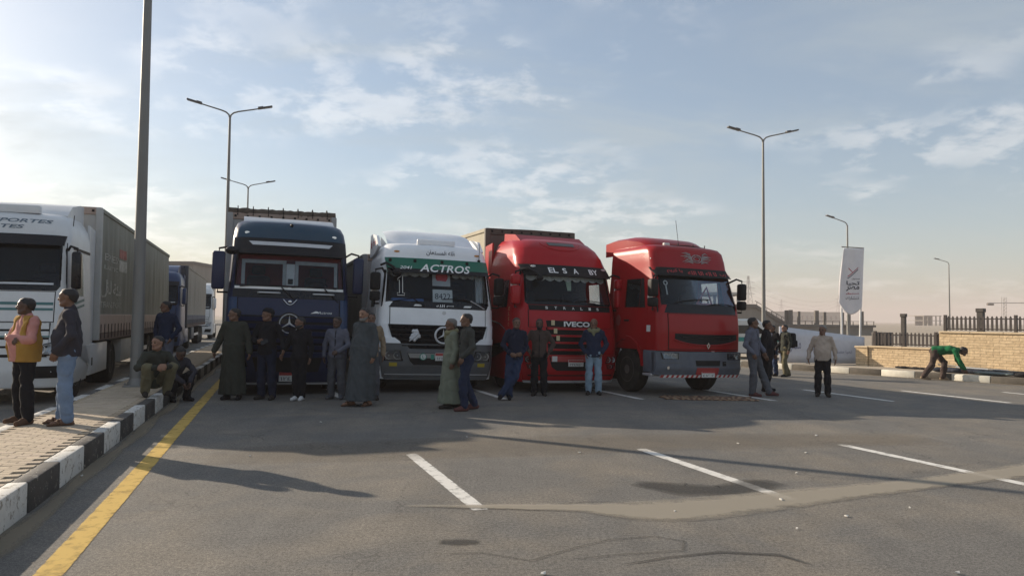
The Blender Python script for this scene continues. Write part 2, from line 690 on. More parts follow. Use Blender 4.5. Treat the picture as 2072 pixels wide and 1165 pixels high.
M_KW = mat('kerb_paint_white', (0.62, 0.61, 0.58), 0.6, var=0.10, vscale=9, bump=0.35, bscale=70, dust=0.30, wear=0.75)
M_KB = mat('kerb_paint_black', (0.028, 0.028, 0.030), 0.6, var=0.3, vscale=9, bump=0.35, bscale=70, dust=0.16, wear=0.55)
M_MORTAR = mat('bedding_sand', (0.30, 0.245, 0.18), 0.95, var=0.2, vscale=14)
M_PAVER = [mat('paver_%d' % i, c, 0.85, var=0.14, vscale=11, bump=0.4, bscale=110, dust=0.25)
           for i, c in enumerate([(0.44, 0.355, 0.26), (0.48, 0.39, 0.285), (0.41, 0.33, 0.24), (0.46, 0.37, 0.28)])]
core = MB()
s0, s1 = -7.0, 90.0
core.add([med(s0, -MW + 0.13, -0.01), med(s0, -0.13, -0.01), med(s1, -0.13, -0.01), med(s1, -MW + 0.13, -0.01),
          med(s0, -MW + 0.13, MH - 0.016), med(s0, -0.13, MH - 0.016), med(s1, -0.13, MH - 0.016), med(s1, -MW + 0.13, MH - 0.016)],
         [(3, 2, 1, 0), (4, 5, 6, 7), (0, 1, 5, 4), (1, 2, 6, 5), (2, 3, 7, 6), (3, 0, 4, 7)])
median = tag(core.build('median_pavement', M_MORTAR, smooth=False), kind='structure')

def kerb_mesh(L, W, H, mname):
    mb = MB()
    mb.rbox(0, W, 0, L, -0.02, H, 0.016, 2)
    o = mb.build('kerb_stone', MATS[mname])
    me = o.data
    bpy.data.objects.remove(o)
    return me

KL = 0.925
KME = [kerb_mesh(KL - 0.012, 0.15, MH, 'kerb_paint_white'), kerb_mesh(KL - 0.012, 0.15, MH, 'kerb_paint_black')]

def place(name, me, loc, rz, parent, scale=None, tilt=0.0):
    o = bpy.data.objects.new(name, me)
    COL.objects.link(o)
    o.parent = parent
    o.location = loc
    o.rotation_euler = (tilt, random.uniform(-0.006, 0.006), rz)
    if scale:
        o.scale = scale
    return o

for side, tt in ((1, -0.15), (-1, -MW)):
    for k in range(-3, 62):
        s = 0.02 + k * KL
        x, y, z = med(s, tt + random.uniform(-0.004, 0.004))
        place('kerb_stone', KME[k % 2], (x, y, random.uniform(-0.004, 0.002)), MED + random.uniform(-0.003, 0.003), median,
              tilt=random.uniform(-0.003, 0.003))

# pavers: 0.20 x 0.10 m, rows across the median; the nearest are pieces of their own
def paver_mesh(mi):
    mb = MB()
    mb.rbox(0.0015, 0.1985, 0.0015, 0.0985, -0.03, 0.0, 0.003, 1)
    o = mb.build('paver', M_PAVER[mi])
    me = o.data
    bpy.data.objects.remove(o)
    return me

PVM = [paver_mesh(i) for i in range(4)]
pin = MW - 0.30
count = 0
rest = MB()
for row in range(-2, 300):
    s = row * 0.1
    off = -0.1 if row % 2 else 0.0
    for c in range(6):
        t0 = -MW + 0.15 + off + c * 0.2
        if t0 < -MW + 0.15 - 0.01 or t0 + 0.2 > -0.15 + 0.01:
            continue
        zz = MH + random.uniform(-0.0015, 0.0015)
        x, y, _ = med(s, t0)
        if count < 300 and s > 0.3:
            place('paver', random.choice(PVM), (x, y, zz), MED + random.uniform(-0.008, 0.008), median,
                  tilt=random.uniform(-0.005, 0.005))
            count += 1
        else:
            rest.cur = random.randrange(4)
            g = 0.004
            rest.add([med(s + g, t0 + g, zz - .02), med(s + g, t0 + .2 - g, zz - .02), med(s + .1 - g, t0 + .2 - g, zz - .02), med(s + .1 - g, t0 + g, zz - .02),
                      med(s + g, t0 + g, zz), med(s + g, t0 + .2 - g, zz), med(s + .1 - g, t0 + .2 - g, zz), med(s + .1 - g, t0 + g, zz)],
                     [(4, 5, 6, 7), (0, 1, 5, 4), (1, 2, 6, 5), (2, 3, 7, 6), (3, 0, 4, 7)])
tag(rest.build('paver_field', M_PAVER, median, smooth=False), kind='stuff')

# ---- painted lines
M_YEL = patch_mat('yellow_line_paint', (0.58, 0.385, 0.095), 0.8, 0.22, 0.92, 6.0)
M_WHT = patch_mat('white_line_paint', (0.68, 0.66, 0.62), 0.7, 0.20, 0.95, 9.0)

def line(name, a, b, w, m, label):
    """painted band as a thin sheet: edges a little broken"""
    a, b = Vector(a), Vector(b)
    d = (b - a)
    n = max(8, int(d.length / 0.15))
    mb = MB()
    rim = []
    nrm = Vector((-d.y, d.x)).normalized()
    for i in range(n + 1):
        for j in range(5):
            q = (-1, -0.9, 0, 0.9, 1)[j]
            p = a + d * (i / n) + nrm * (w / 2 * q)
            mb.v.append((p.x, p.y, 0.004))
            e = (0.16, 0.44, 0.52, 0.44, 0.16)[j]
            if i in (0, n):
                e *= 0.5
            rim.append(e)
    for i in range(n):
        for j in range(4):
            k = i * 5 + j
            mb.f.append((k, k + 5, k + 6, k + 1))
            mb.mi.append(0)
    o = mb.build(name, m)
    at = o.data.attributes.new('rim', 'FLOAT', 'POINT')
    at.data.foreach_set('value', rim)
    return tag(o, label, kind='structure')

line('yellow_edge_line', (-2.14, 2.3), (-2.14 - 0.3135 * 60, 2.3 + 60), 0.185, M_YEL, 'yellow edge line along the right kerb of the median')
p0 = Vector(med(-4, -MW - 0.42)).xy
p1 = Vector(med(60, -MW - 0.42)).xy
line('yellow_edge_line', p0, p1, 0.2, M_YEL, 'yellow edge line on the far side of the median')
for (ax, ay, bx, by) in [(-1.20, 9.03, -0.25, 6.44), (1.66, 9.54, 2.60, 6.92), (4.44, 10.04, 5.36, 7.50),
                         (-3.45, 15.1, -4.45, 17.7), (-0.10, 15.13, -1.05, 17.7), (2.72, 15.42, 1.75, 18.0),
                         (5.47, 15.38, 4.5, 17.95), (7.99, 15.52, 7.05, 18.0), (10.38, 15.47, 9.42, 18.0), (12.75, 15.4, 11.8, 17.9),
                         (7.3, 10.4, 8.25, 7.8)]:
    line('lane_dash', (ax, ay), (bx, by), 0.145, M_WHT, 'white dashed lane line on the asphalt')

# ---- stains and dust on the road
M_DUST = patch_mat('pale_dust', (0.33, 0.295, 0.24), 0.95, 0.42, 0.72, 5.0)
M_OIL = patch_mat('dark_stain', (0.045, 0.042, 0.038), 0.65, 0.60, 0.55, 3.0)
film('dust_trail', [(-0.9, 6.55), (0.6, 6.55), (1.2, 6.45), (1.6, 6.55), (2.2, 6.8), (3.0, 7.15), (4.2, 7.65), (5.6, 8.3), (8.5, 9.9)],
     [0.03, 0.14, 0.36, 0.36, 0.32, 0.26, 0.20, 0.24, 0.3], 0.0075, M_DUST, 'pale dried mud trail across the asphalt')
film('oil_stain', [(1.25, 7.55), (1.7, 7.3), (2.1, 7.28), (2.5, 7.55), (2.75, 7.65)], [0.12, 0.30, 0.2, 0.24, 0.15], 0.0065, M_OIL,
     'dark damp stain beside the middle lane dash')
film('oil_stain', [(-0.52, 5.52), (-0.38, 5.52), (-0.22, 5.53)], [0.05, 0.09, 0.05], 0.0065, M_OIL, 'small dark oil spot on the near asphalt', n=24, m=8)
film('wet_ring', [(0.75, 5.05), (1.1, 5.22), (1.5, 5.35), (1.9, 5.30), (2.05, 5.1)], [0.01, 0.015, 0.025, 0.03, 0.02], 0.0065, M_OIL,
     'faint dried water mark on the near asphalt')
M_CRK = patch_mat('crack_dark', (0.05, 0.047, 0.042), 0.9, 0.5, 0.34, 7.0)
for pts_, w_ in (([(-0.75, 6.55), (-0.4, 6.47), (-0.05, 6.58), (0.3, 6.62), (0.75, 6.78), (1.2, 6.72)], 0.012),
                 ([(-0.6, 5.22), (-0.2, 5.28), (0.15, 5.12), (0.45, 5.4), (0.75, 5.62), (1.1, 5.72), (1.3, 5.6), (1.25, 5.38), (0.8, 5.28), (0.4, 5.15)], 0.013),
                 ):
    film('asphalt_crack', pts_, [w_] * len(pts_), 0.0066, M_CRK, 'thin meandering crack in the near asphalt', n=160, m=4)
film('tyre_smear', [(-3.5, 8.7), (-1.6, 9.3), (2.0, 10.1), (6.0, 10.6)], [0.5, 0.8, 0.7, 0.5], 0.0055, patch_mat('faint_dirt', (0.2, 0.17, 0.135), 0.95, 0.6, 0.30, 1.2),
     'faint dirt film over the open asphalt')

M_SAND = patch_mat('kerb_sand', (0.30, 0.25, 0.18), 0.95, 0.6, 0.62, 4.0)
for tt_, zz_, lab_ in ((0.10, 0.0058, 'wind-blown sand along the right foot of the median kerb'), (-MW - 0.10, 0.0058, 'wind-blown sand along the far foot of the median kerb')):
    film('kerb_sand', [med(s_, tt_ + 0.03 * math.sin(s_ * 1.7))[:2] for s_ in np.arange(-6, 40, 1.0)], [0.10 + 0.05 * math.sin(q_ * 2.3) for q_ in range(46)], zz_, M_SAND, lab_, n=300, m=6)
film('kerb_sand', [tuple((KB + KDIR * s_ - KN * 0.14).xy) for s_ in np.arange(-13, 11, 1.0)], [0.16 + 0.06 * math.sin(q_ * 1.9) for q_ in range(24)], 0.0058, M_SAND,
     'wind-blown sand along the foot of the right kerb', n=160, m=6)

# ---- right-hand pavement, kerb and boundary wall
M_PAVE = mat('pavement_concrete', (0.36, 0.31, 0.245), 0.9, var=0.16, vscale=3, bump=0.3, bscale=60, dust=0.2)
M_KGREY = mat('kerb_paint_faded', (0.075, 0.066, 0.055), 0.75, var=0.2, vscale=8, bump=0.2, dust=0.2)
M_KWARM = mat('kerb_paint_cream', (0.72, 0.68, 0.58), 0.65, var=0.10, vscale=8, bump=0.2, dust=0.1)
pv = MB()
q = [KB - KDIR * 16 + KN * 0.15, KB + KDIR * 12 + KN * 0.15, KB + KDIR * 12 + KN * 9, KB - KDIR * 16 + KN * 14]
pv.add([(p.x, p.y, -0.01) for p in q] + [(p.x, p.y, 0.185) for p in q],
       [(4, 5, 6, 7), (0, 1, 5, 4), (1, 2, 6, 5), (2, 3, 7, 6), (3, 0, 4, 7)])
pavement = tag(pv.build('pavement', M_PAVE, smooth=False), kind='structure')
KME2 = [kerb_mesh(0.985, 0.15, 0.19, 'kerb_paint_cream'), kerb_mesh(0.985, 0.15, 0.19, 'kerb_paint_faded')]
kang = math.atan2(-KDIR.x, KDIR.y)
for k in range(-14, 12):
    p = KB + KDIR * (k * 1.0 + 0.35)
    place('kerb_stone', KME2[k % 2], (p.x, p.y, random.uniform(-0.003, 0.003)), kang, pavement)
# second kerb, round the planting strip at the far right
for k in range(7):
    p = WB + WDIR * (3.1 + k * 0.8) - WN * 0.40
    o = place('kerb_stone', KME2[k % 2], (p.x, p.y, 0.16), math.atan2(-WDIR.x, WDIR.y), pavement, scale=(0.8, 0.8, 0.8))

def stone_mat():
    m = bpy.data.materials.new('stone_cladding')
    m.use_nodes = True
    nt = m.node_tree
    L = nt.links.new
    b = nt.nodes['Principled BSDF']
    b.inputs['Roughness'].default_value = 0.9
    t = nt.nodes.new('ShaderNodeTexCoord')
    mp = nt.nodes.new('ShaderNodeMapping')
    mp.inputs['Rotation'].default_value = (R(-90), 0, 0)
    L(t.outputs['Object'], mp.inputs[0])
    br = nt.nodes.new('ShaderNodeTexBrick')
    br.inputs['Scale'].default_value = 1.0
    br.inputs['Brick Width'].default_value = 0.34
    br.inputs['Row Height'].default_value = 0.082
    br.inputs['Mortar Size'].default_value = 0.006
    br.inputs['Color1'].default_value = (0.66, 0.50, 0.31, 1)
    br.inputs['Color2'].default_value = (0.54, 0.40, 0.24, 1)
    br.inputs['Mortar'].default_value = (0.36, 0.27, 0.17, 1)
    br.inputs['Bias'].default_value = -0.1
    wz_ = nt.nodes.new('ShaderNodeTexNoise')
    wz_.inputs['Scale'].default_value = 3.0
    wz_.inputs['Detail'].default_value = 4
    L(mp.outputs[0], wz_.inputs['Vector'])
    wv_ = nt.nodes.new('ShaderNodeVectorMath')
    wv_.operation = 'MULTIPLY_ADD'
    wv_.inputs[1].default_value = (0.10, 0.05, 0.0)
    L(wz_.outputs[1], wv_.inputs[0])
    L(mp.outputs[0], wv_.inputs[2])
    L(wv_.outputs[0], br.inputs['Vector'])
    n = nt.nodes.new('ShaderNodeTexNoise')
    n.inputs['Scale'].default_value = 9
    n.inputs['Detail'].default_value = 8
    L(t.outputs['Object'], n.inputs['Vector'])
    mr = nt.nodes.new('ShaderNodeMapRange')
    mr.inputs[3].default_value = 0.75
    mr.inputs[4].default_value = 1.3
    L(n.outputs[0], mr.inputs[0])
    mx = nt.nodes.new('ShaderNodeMix')
    mx.data_type = 'RGBA'
    mx.blend_type = 'MULTIPLY'
    mx.inputs[0].default_value = 1
    L(br.outputs[0], mx.inputs[6])
    L(mr.outputs[0], mx.inputs[7])
    L(mx.outputs[2], b.inputs['Base Color'])
    bp = nt.nodes.new('ShaderNodeBump')
    bp.inputs['Strength'].default_value = 0.8
    bp.inputs['Distance'].default_value = 0.02
    L(n.outputs[0], bp.inputs['Height'])
    bp2 = nt.nodes.new('ShaderNodeBump')
    bp2.invert = True
    bp2.inputs['Strength'].default_value = 0.7
    bp2.inputs['Distance'].default_value = 0.012
    L(br.outputs['Fac'], bp2.inputs['Height'])
    L(bp.outputs[0], bp2.inputs['Normal'])
    L(bp2.outputs[0], b.inputs['Normal'])
    return m

M_STONE = stone_mat()
M_COPE = mat('coping_stone', (0.60, 0.47, 0.31), 0.8, var=0.1, bump=0.2)
M_IRON = mat('dark_iron', (0.055, 0.045, 0.042), 0.6, metal=0.2, var=0.2)
wang = math.atan2(WDIR.y, WDIR.x)

def wall_run(s0, s1, z1, label):
    p = WB + WDIR * s0
    w = empty('boundary_wall', (p.x, p.y, 0.18), wang, label, 'wall')
    L = s1 - s0
    mb = MB()
    mb.box(0, L, 0, 0.32, 0, z1 - 0.18)
    mb.build('wall_body', M_STONE, w, smooth=False)
    n = int(round(L / 0.9))
    for i in range(n):
        mb = MB()
        mb.rbox(i * L / n + 0.004, (i + 1) * L / n - 0.004, -0.04, 0.36, z1 - 0.178, z1 - 0.12, 0.01, 1)
        mb.build('coping_stone', M_COPE, w, smooth=False)
    return w

wall_run(0, 2.20, 0.80, 'low beige stone wall beside the white banner')
wall_run(2.205, 11.0, 1.33, 'taller beige stone wall behind the bending man in green')
pier = empty('gate_pier', tuple(WB + WDIR * -0.42 + Vector((0, 0, 0.18))), wang, 'short beige stone pier at the left end of the low wall', 'pier')
mb = MB(); mb.box(0, 0.40, -0.05, 0.38, 0, 0.60); mb.build('pier_body', M_STONE, pier, smooth=False)
mb = MB(); mb.rbox(-0.03, 0.415, -0.08, 0.41, 0.602, 0.66, 0.012, 1); mb.build('coping_stone', M_COPE, pier, smooth=False)

def fence_run(s0, s1, zb, h, label):
    p = WB + WDIR * s0 + WN * 0.16
    fz = empty('picket_fence', (p.x, p.y, zb), wang, label, 'fence')
    L = s1 - s0
    n = int(L / 0.118)
    pk = MB()
    w = 0.030
    pk.prism([(-w, 0.03), (w, 0.03), (w, h - 0.06), (w * 0.55, h - 0.02), (0, h), (-w * 0.55, h - 0.02), (-w, h - 0.06)], -0.012, 0.012)
    pm = None
    for i in range(n + 1):
        if pm is None:
            o = pk.build('picket', M_IRON, fz, smooth=False)
            pm = o.data
        else:
            o = bpy.data.objects.new('picket', pm)
            COL.objects.link(o)
            o.parent = fz
        o.location = (i * L / n, 0, 0)
    for zz in (0.06, h - 0.10):
        mb = MB(); mb.box(0, L, 0.013, 0.035, zz, zz + 0.028); mb.build('rail', M_IRON, fz, smooth=False)
    for i in range(int(L / 1.9) + 1):
        mb = MB(); x = 0.02 + i * 1.9
        mb.box(x - 0.035, x + 0.035, -0.035, 0.035 + 0.03, 0, h + 0.03); mb.build('post', M_IRON, fz, smooth=False)

fence_run(0.12, 2.13, 0.80 + 0.062, 0.46, 'dark metal picket fence on the low stone wall')
fence_run(2.30, 10.9, 1.33 + 0.062, 0.47, 'dark metal picket fence on the taller stone wall')
# a dark cabinet and bare square posts standing by the wall
cab_ = empty('meter_cabinet', tuple(WB + WDIR * -0.30 + WN * 0.9 + Vector((0, 0, 0.18))), wang, 'dark square metal cabinet behind the stone pier', 'cabinet')
mb = MB(); mb.rbox(-0.05, 0.5, 0, 0.4, 0.0, 1.12, 0.02); mb.build('cabinet_body', M_IRON, cab_)
mb = MB(); mb.rbox(0.0, 0.45, -0.012, 0.0, 0.5, 1.08, 0.004, 1); mb.build('door', M_IRON, cab_)
M_POST = mat('weathered_post', (0.075, 0.065, 0.058), 0.8, var=0.25)
for i, (s, off, w, z1, lab) in enumerate([(0.15, 2.2, 0.14, 1.95, 'dark square post rising behind the low picket fence'),
                                          (3.1, 0.75, 0.18, 2.10, 'broad dark post standing behind the taller picket fence')]):
    p = WB + WDIR * s + WN * off
    o = MB()
    o.rbox(-w / 2, w / 2, -w / 2, w / 2, 0, z1 - 0.12, 0.01, 1)
    o.rbox(-w / 2 - 0.02, w / 2 + 0.02, -w / 2 - 0.02, w / 2 + 0.02, z1 - 0.119, z1, 0.01, 1)
    ob = o.build('square_post', M_POST, smooth=False)
    ob.location = (p.x, p.y, 0)
    ob.rotation_euler = (0, 0, wang)
    tag(ob, lab, 'post')
# ================================================================ TRUCK TOOLKIT
M_TYRE = mat('tyre_rubber', (0.014, 0.014, 0.014), 0.88, var=0.3, bump=0.3, bscale=40, dust=0.14, spec=0.2)
M_RIM = mat('steel_rim', (0.13, 0.12, 0.115), 0.5, metal=0.5, dust=0.35)
M_BLACK = mat('black_plastic', (0.010, 0.010, 0.012), 0.55, var=0.2, dust=0.03, spec=0.18)
M_BLACKG = mat('black_gloss', (0.007, 0.007, 0.010), 0.22, var=0.1, spec=0.3)
M_CHASSIS = mat('chassis_dark', (0.012, 0.011, 0.011), 0.85, var=0.3, dust=0.08, spec=0.1)
M_GREYP = mat('grey_bumper_plastic', (0.085, 0.092, 0.10), 0.5, var=0.12, dust=0.10)
M_CHROME = mat('chrome', (0.62, 0.62, 0.63), 0.18, metal=1.0, var=0.05)
M_STAR = mat('star_silver', (0.66, 0.66, 0.67), 0.35, metal=0.25, var=0.05)
M_SILVER = mat('silver_trim', (0.55, 0.55, 0.56), 0.4, metal=0.5, var=0.05)
M_WHITE_T = mat('white_lettering', (0.75, 0.75, 0.74), 0.6, var=0.04)
M_RED_T = mat('red_lettering', (0.42, 0.03, 0.035), 0.6, var=0.05)
M_DARK_T = mat('dark_lettering', (0.02, 0.02, 0.03), 0.6, var=0.05)
M_LENS = glass_mat('lamp_lens', (0.85, 0.87, 0.9), 0.08, 0.03)
M_REFL = mat('lamp_reflector', (0.82, 0.82, 0.83), 0.25, metal=0.45, var=0.05)
M_AMBER = mat('amber_lens', (0.40, 0.30, 0.03), 0.25, var=0.1, coat=0.5)
M_ORANGE = mat('orange_marker', (0.5, 0.20, 0.03), 0.3, var=0.1)
M_PLATE = mat('plate_white', (0.62, 0.62, 0.60), 0.5, var=0.05, dust=0.15)
M_PLATE_R = mat('plate_red', (0.38, 0.03, 0.03), 0.5, var=0.05, dust=0.1)
M_GLASS = glass_mat('windscreen_glass', (0.90, 0.93, 0.95), 0.0, 0.006, 0.30)
M_GLASS_S = glass_mat('side_glass', (0.86, 0.90, 0.92), 0.0, 0.008, 0.40)
M_INT = mat('cabin_lining_dark', (0.024, 0.026, 0.030), 0.85, var=0.15)
M_INT_RED = mat('cabin_lining_red', (0.16, 0.018, 0.022), 0.85, var=0.15)
M_CURTAIN = mat('grey_curtain', (0.46, 0.46, 0.46), 0.9, var=0.1)
M_LACE = mat('white_lace', (0.66, 0.66, 0.64), 0.9, var=0.1)
M_SEAT = mat('seat_cloth', (0.035, 0.035, 0.042), 0.9, var=0.2)

class Cab:
    """lofted cab: rows (z, front y, half width, corner radius, bow of the front)"""
    def __init__(self, rows, yb, root):
        a = np.array(sorted(rows))
        self.z = a[:, 0]
        self.a = a
        self.yb = yb
        self.root = root

    def par(self, z):
        return [float(np.interp(z, self.z, self.a[:, k])) for k in (1, 2, 3, 4)]

    def fy(self, x, z):
        yf, hw, r, b = self.par(z)
        ax = min(abs(x), hw)
        y = yf + b * (ax / hw) ** 2
        e = ax - (hw - r)
        if e > 0:
            y += r - math.sqrt(max(0.0, r * r - e * e))
        return y

    def P(self, off):
        return lambda x, z: (x, self.fy(x, z) - off, z)

    def shell(self, material, tw, wz, sy=None, sz=None, zlo=None, roof=True, name='cab_body'):
        """tw: half width fraction of the windscreen opening, wz: its z range; sy, sz: side window opening"""
        zl = set(np.round(np.linspace(self.z[0] if zlo is None else zlo, self.z[-1], 34), 4).tolist())
        must = list(wz) + (list(sz) if sz else []) + [float(q) for q in self.z if zlo is None or q >= zlo]
        zl = sorted([q for q in zl if all(abs(q - m_) > 0.02 for m_ in must)] + sorted(set(must)))
        ts = [-1, -0.995, -0.98, -0.955, -0.925, -0.89, -0.85] + [-0.7 + 0.1 * i for i in range(15)] + [0.85, 0.89, 0.925, 0.955, 0.98, 0.995, 1]
        ts = sorted(set([round(t, 4) for t in ts if abs(abs(t) - tw) > 0.012] + [-tw, tw]))
        ys = ([sy[0], sy[1]] if sy else [1.0, 1.6]) + [self.yb]
        mb = MB()
        cols = None
        for z in zl:
            yf, hw, r, b = self.par(z)
            row = []
            yc = self.fy(hw, z)
            for y in reversed(ys):
                row.append((-hw, max(y, yc + 0.01), z))
            for t in ts:
                row.append((t * hw, self.fy(t * hw, z), z))
            for y in ys:
                row.append((hw, max(y, yc + 0.01), z))
            mb.v.extend(row)
            cols = len(row)
        nsy = len(ys)
        for i in range(len(zl) - 1):
            zm = (zl[i] + zl[i + 1]) / 2
            for j in range(cols - 1):
                skip = False
                k = j - nsy
                if 0 <= k < len(ts) - 1:
                    tm = (ts[k] + ts[k + 1]) / 2
                    if abs(tm) < tw and wz[0] < zm < wz[1]:
                        skip = True
                if sz and sz[0] < zm < sz[1]:
                    # side window: between ys[0] and ys[1]
                    if j == nsy - 2 or j == cols - nsy:
                        skip = True
                if not skip:
                    a = i * cols + j
                    mb.f.append((a, a + 1, a + cols + 1, a + cols))
                    mb.mi.append(0)
        n = len(zl)
        if roof:
            mb.f.append(tuple((n - 1) * cols + j for j in range(cols)))
            mb.mi.append(0)
        # back wall
        bl = [i * cols for i in range(n)] + [i * cols + cols - 1 for i in range(n - 1, -1, -1)]
        mb.f.append(tuple(bl))
        mb.mi.append(0)
        return mb.build(name, material, self.root, angle=40)

    def patch(self, name, rows, off, material, parent=None, nx=16, thick=0.02, nz=None, side=0):
        """front panel bounded by rows of (z, x left, x right); follows the cab's front, raised by off"""
        rows = sorted(rows)
        zs = []
        for i in range(len(rows) - 1):
            seg = nz or max(1, int((rows[i + 1][0] - rows[i][0]) / 0.06))
            for k in range(seg):
                zs.append(rows[i][0] + (rows[i + 1][0] - rows[i][0]) * k / seg)
        zs.append(rows[-1][0])
        zr = [r[0] for r in rows]
        mb = MB()
        n = len(zs)
        offf = off if callable(off) else (lambda x, z: off)
        for layer in (0, 1):
            for z in zs:
                xl = float(np.interp(z, zr, [r[1] for r in rows]))
                xr = float(np.interp(z, zr, [r[2] for r in rows]))
                for k in range(nx + 1):
                    x = xl + (xr - xl) * k / nx
                    mb.v.append((x, self.fy(x, z) - offf(x, z) + (thick if layer else 0), z))
        m = nx + 1
        N = n * m
        for i in range(n - 1):
            for k in range(nx):
                a = i * m + k
                mb.f.append((a, a + 1, a + m + 1, a + m))
                mb.f.append((N + a, N + a + m, N + a + m + 1, N + a + 1))
                mb.mi += [0, 0]
        for i in range(n - 1):
            for k in (0, nx):
                a = i * m + k
                mb.f.append((a, a + m, N + a + m, N + a)); mb.mi.append(0)
        for i in (0, n - 1):
            for k in range(nx):
                a = i * m + k
                mb.f.append((a, a + 1, N + a + 1, N + a)); mb.mi.append(0)
        return mb.build(name, material, parent or self.root)

    def frame(self, name, outer, inner, off, material, thick=0.03, parent=None):
        """ring between two quads of (z, x) outlines: outer/inner = (z0, z1, half bottom, half top)"""
        oz0, oz1, ob, ot = outer
        iz0, iz1, ib, it = inner
        mb = MB()
        def loop(z0, z1, b, t, n=14):
            pts = []
            for k in range(n):
                pts.append((-b + 2 * b * k / n, z0))
            for k in range(6):
                pts.append((b + (t - b) * k / 6, z0 + (z1 - z0) * k / 6))
            for k in range(n):
                pts.append((t - 2 * t * k / n, z1))
            for k in range(6):
                pts.append((-t + (t - b) * k / 6, z1 + (z0 - z1) * k / 6))
            return pts
        A, B = loop(oz0, oz1, ob, ot), loop(iz0, iz1, ib, it)
        n = len(A)
        for L_, d in ((A, off), (B, off), (B, off - thick), (A, off - thick)):
            for x, z in L_:
                mb.v.append((x, self.fy(x, z) - d, z))
        for q in range(4):
            q2 = (q + 1) % 4
            for k in range(n):
                k2 = (k + 1) % n
                mb.f.append((q * n + k, q * n + k2, q2 * n + k2, q2 * n + k)); mb.mi.append(0)
        return mb.build(name, material, parent or self.root)

    def side_patch(self, name, side, pts, off, material, parent=None, thick=0.012):
        """panel on the flank, polygon of (y, z)"""
        mb = MB()
        n = len(pts)
        for d in (off, off - thick):
            for y, z in pts:
                mb.v.append((side * (self.par(z)[1] + d), y, z))
        mb.f.append(tuple(range(n))); mb.f.append(tuple(range(2 * n - 1, n - 1, -1))); mb.mi += [0, 0]
        for i in range(n):
            j = (i + 1) % n
            mb.f.append((j, i, n + i, n + j)); mb.mi.append(0)
        return mb.build(name, material, parent or self.root)

def wheel_parts(root, x, y, rad=0.50, w=0.30, side=1, name='wheel', dual=False):
    """tyre with rim and hub; the outside faces side"""
    wo = empty(name, (x, y, rad))
    wo.parent = root
    mb = MB()
    h = w / 2
    mb.lathe([(rad * 0.58, -h * 0.9), (rad * 0.80, -h), (rad * 0.95, -h * 0.92), (rad, -h * 0.7), (rad, -h * 0.32), (rad * 0.985, -h * 0.28), (rad * 0.985, -h * 0.22), (rad, -h * 0.18),
              (rad, h * 0.18), (rad * 0.985, h * 0.22), (rad * 0.985, h * 0.28), (rad, h * 0.32), (rad, h * 0.7), (rad * 0.95, h * 0.92), (rad * 0.80, h), (rad * 0.58, h * 0.9)], 32, 'x')
    mb.build('tyre', M_TYRE, wo)
    mb = MB()
    s = side
    o_ = 0.9 if not dual else 0.45
    mb.lathe([(rad * 0.58, s * h * 0.86), (rad * 0.54, s * h * 0.92), (rad * 0.50, s * h * 0.55), (rad * 0.36, s * h * (o_ - 0.5)), (rad * 0.22, s * h * (o_ - 0.4)), (rad * 0.20, s * h * o_), (rad * 0.10, s * h * (o_ + 0.05))], 24, 'x')
    mb.build('rim', M_RIM, wo)
    return wo

def mirror_parts(cab, side, y, z0, z1, xo, w, material, arm_z=None, name='mirror', low=None):
    """big truck mirror housing on two arms"""
    r = cab.root
    mo = MB()
    d = 0.20
    xs = sorted((side * xo, side * (xo + w)))
    zs = z0
    if low:
        mo.rbox(xs[0], xs[1], y - d / 2, y + d / 2, z0, low - 0.008, 0.045, 3)
        zs = low + 0.008
    mo.rbox(xs[0], xs[1], y - d / 2, y + d / 2, zs, z1, 0.05, 3)
    m = mo.build(name, material, r)
    g = MB()
    g.rbox(xs[0] + 0.03, xs[1] - 0.03, y + d / 2 - 0.004, y + d / 2 + 0.004, z0 + 0.04, z1 - 0.05, 0.004, 1)
    g.build('mirror_glass', M_REFL, m)
    xa = side * (cab.par(z1)[1] - 0.05)
    a = MB()
    xm = side * (xo + w * 0.5)
    a.tube([(xa, y + 0.22, z1 + 0.02), (side * (xo - 0.04), y + 0.05, z1 + 0.10), (xm, y, z1 + 0.06), (xm, y, z1 - 0.05)], 0.022, 8)
    a.build('mirror_arm', M_BLACK, m)
    a = MB()
    a.tube([(side * (cab.par(z0)[1] - 0.05), y + 0.25, z0 - 0.05), (xm, y, z0 - 0.06), (xm, y, z0 + 0.05)], 0.02, 8)
    a.build('mirror_arm', M_BLACK, m)
    return m

def star_badge(cab, cx, cz, rad, off, material, parent=None, ringw=0.12):
    P = cab.P(0)
    y = P(cx, cz)[1] - off
    mb = MB()
    seg = 40
    ri = rad * (1 - ringw)
    for k in range(seg):
        a0, a1 = 2 * math.pi * k / seg, 2 * math.pi * (k + 1) / seg
        o = len(mb.v)
        for rr, dy in ((rad, 0.0), (rad * (1 - ringw / 2), -0.018), (ri, 0.0)):
            for a in (a0, a1):
                mb.v.append((cx + rr * math.sin(a), y + dy, cz + rr * math.cos(a)))
        mb.f += [(o, o + 1, o + 3, o + 2), (o + 2, o + 3, o + 5, o + 4)]
        mb.mi += [0, 0]
    for k in range(3):
        a = 2 * math.pi * k / 3
        tip = (cx + ri * math.sin(a), y, cz + ri * math.cos(a))
        c = (cx, y - 0.03, cz)
        for s in (-1, 1):
            b = a + s * math.pi / 3
            side = (cx + rad * 0.13 * math.sin(b), y, cz + rad * 0.13 * math.cos(b))
            mb.add([tip, c, side], [(0, 1, 2)])
    return mb.build('star_badge', material, parent or cab.root, smooth=False)

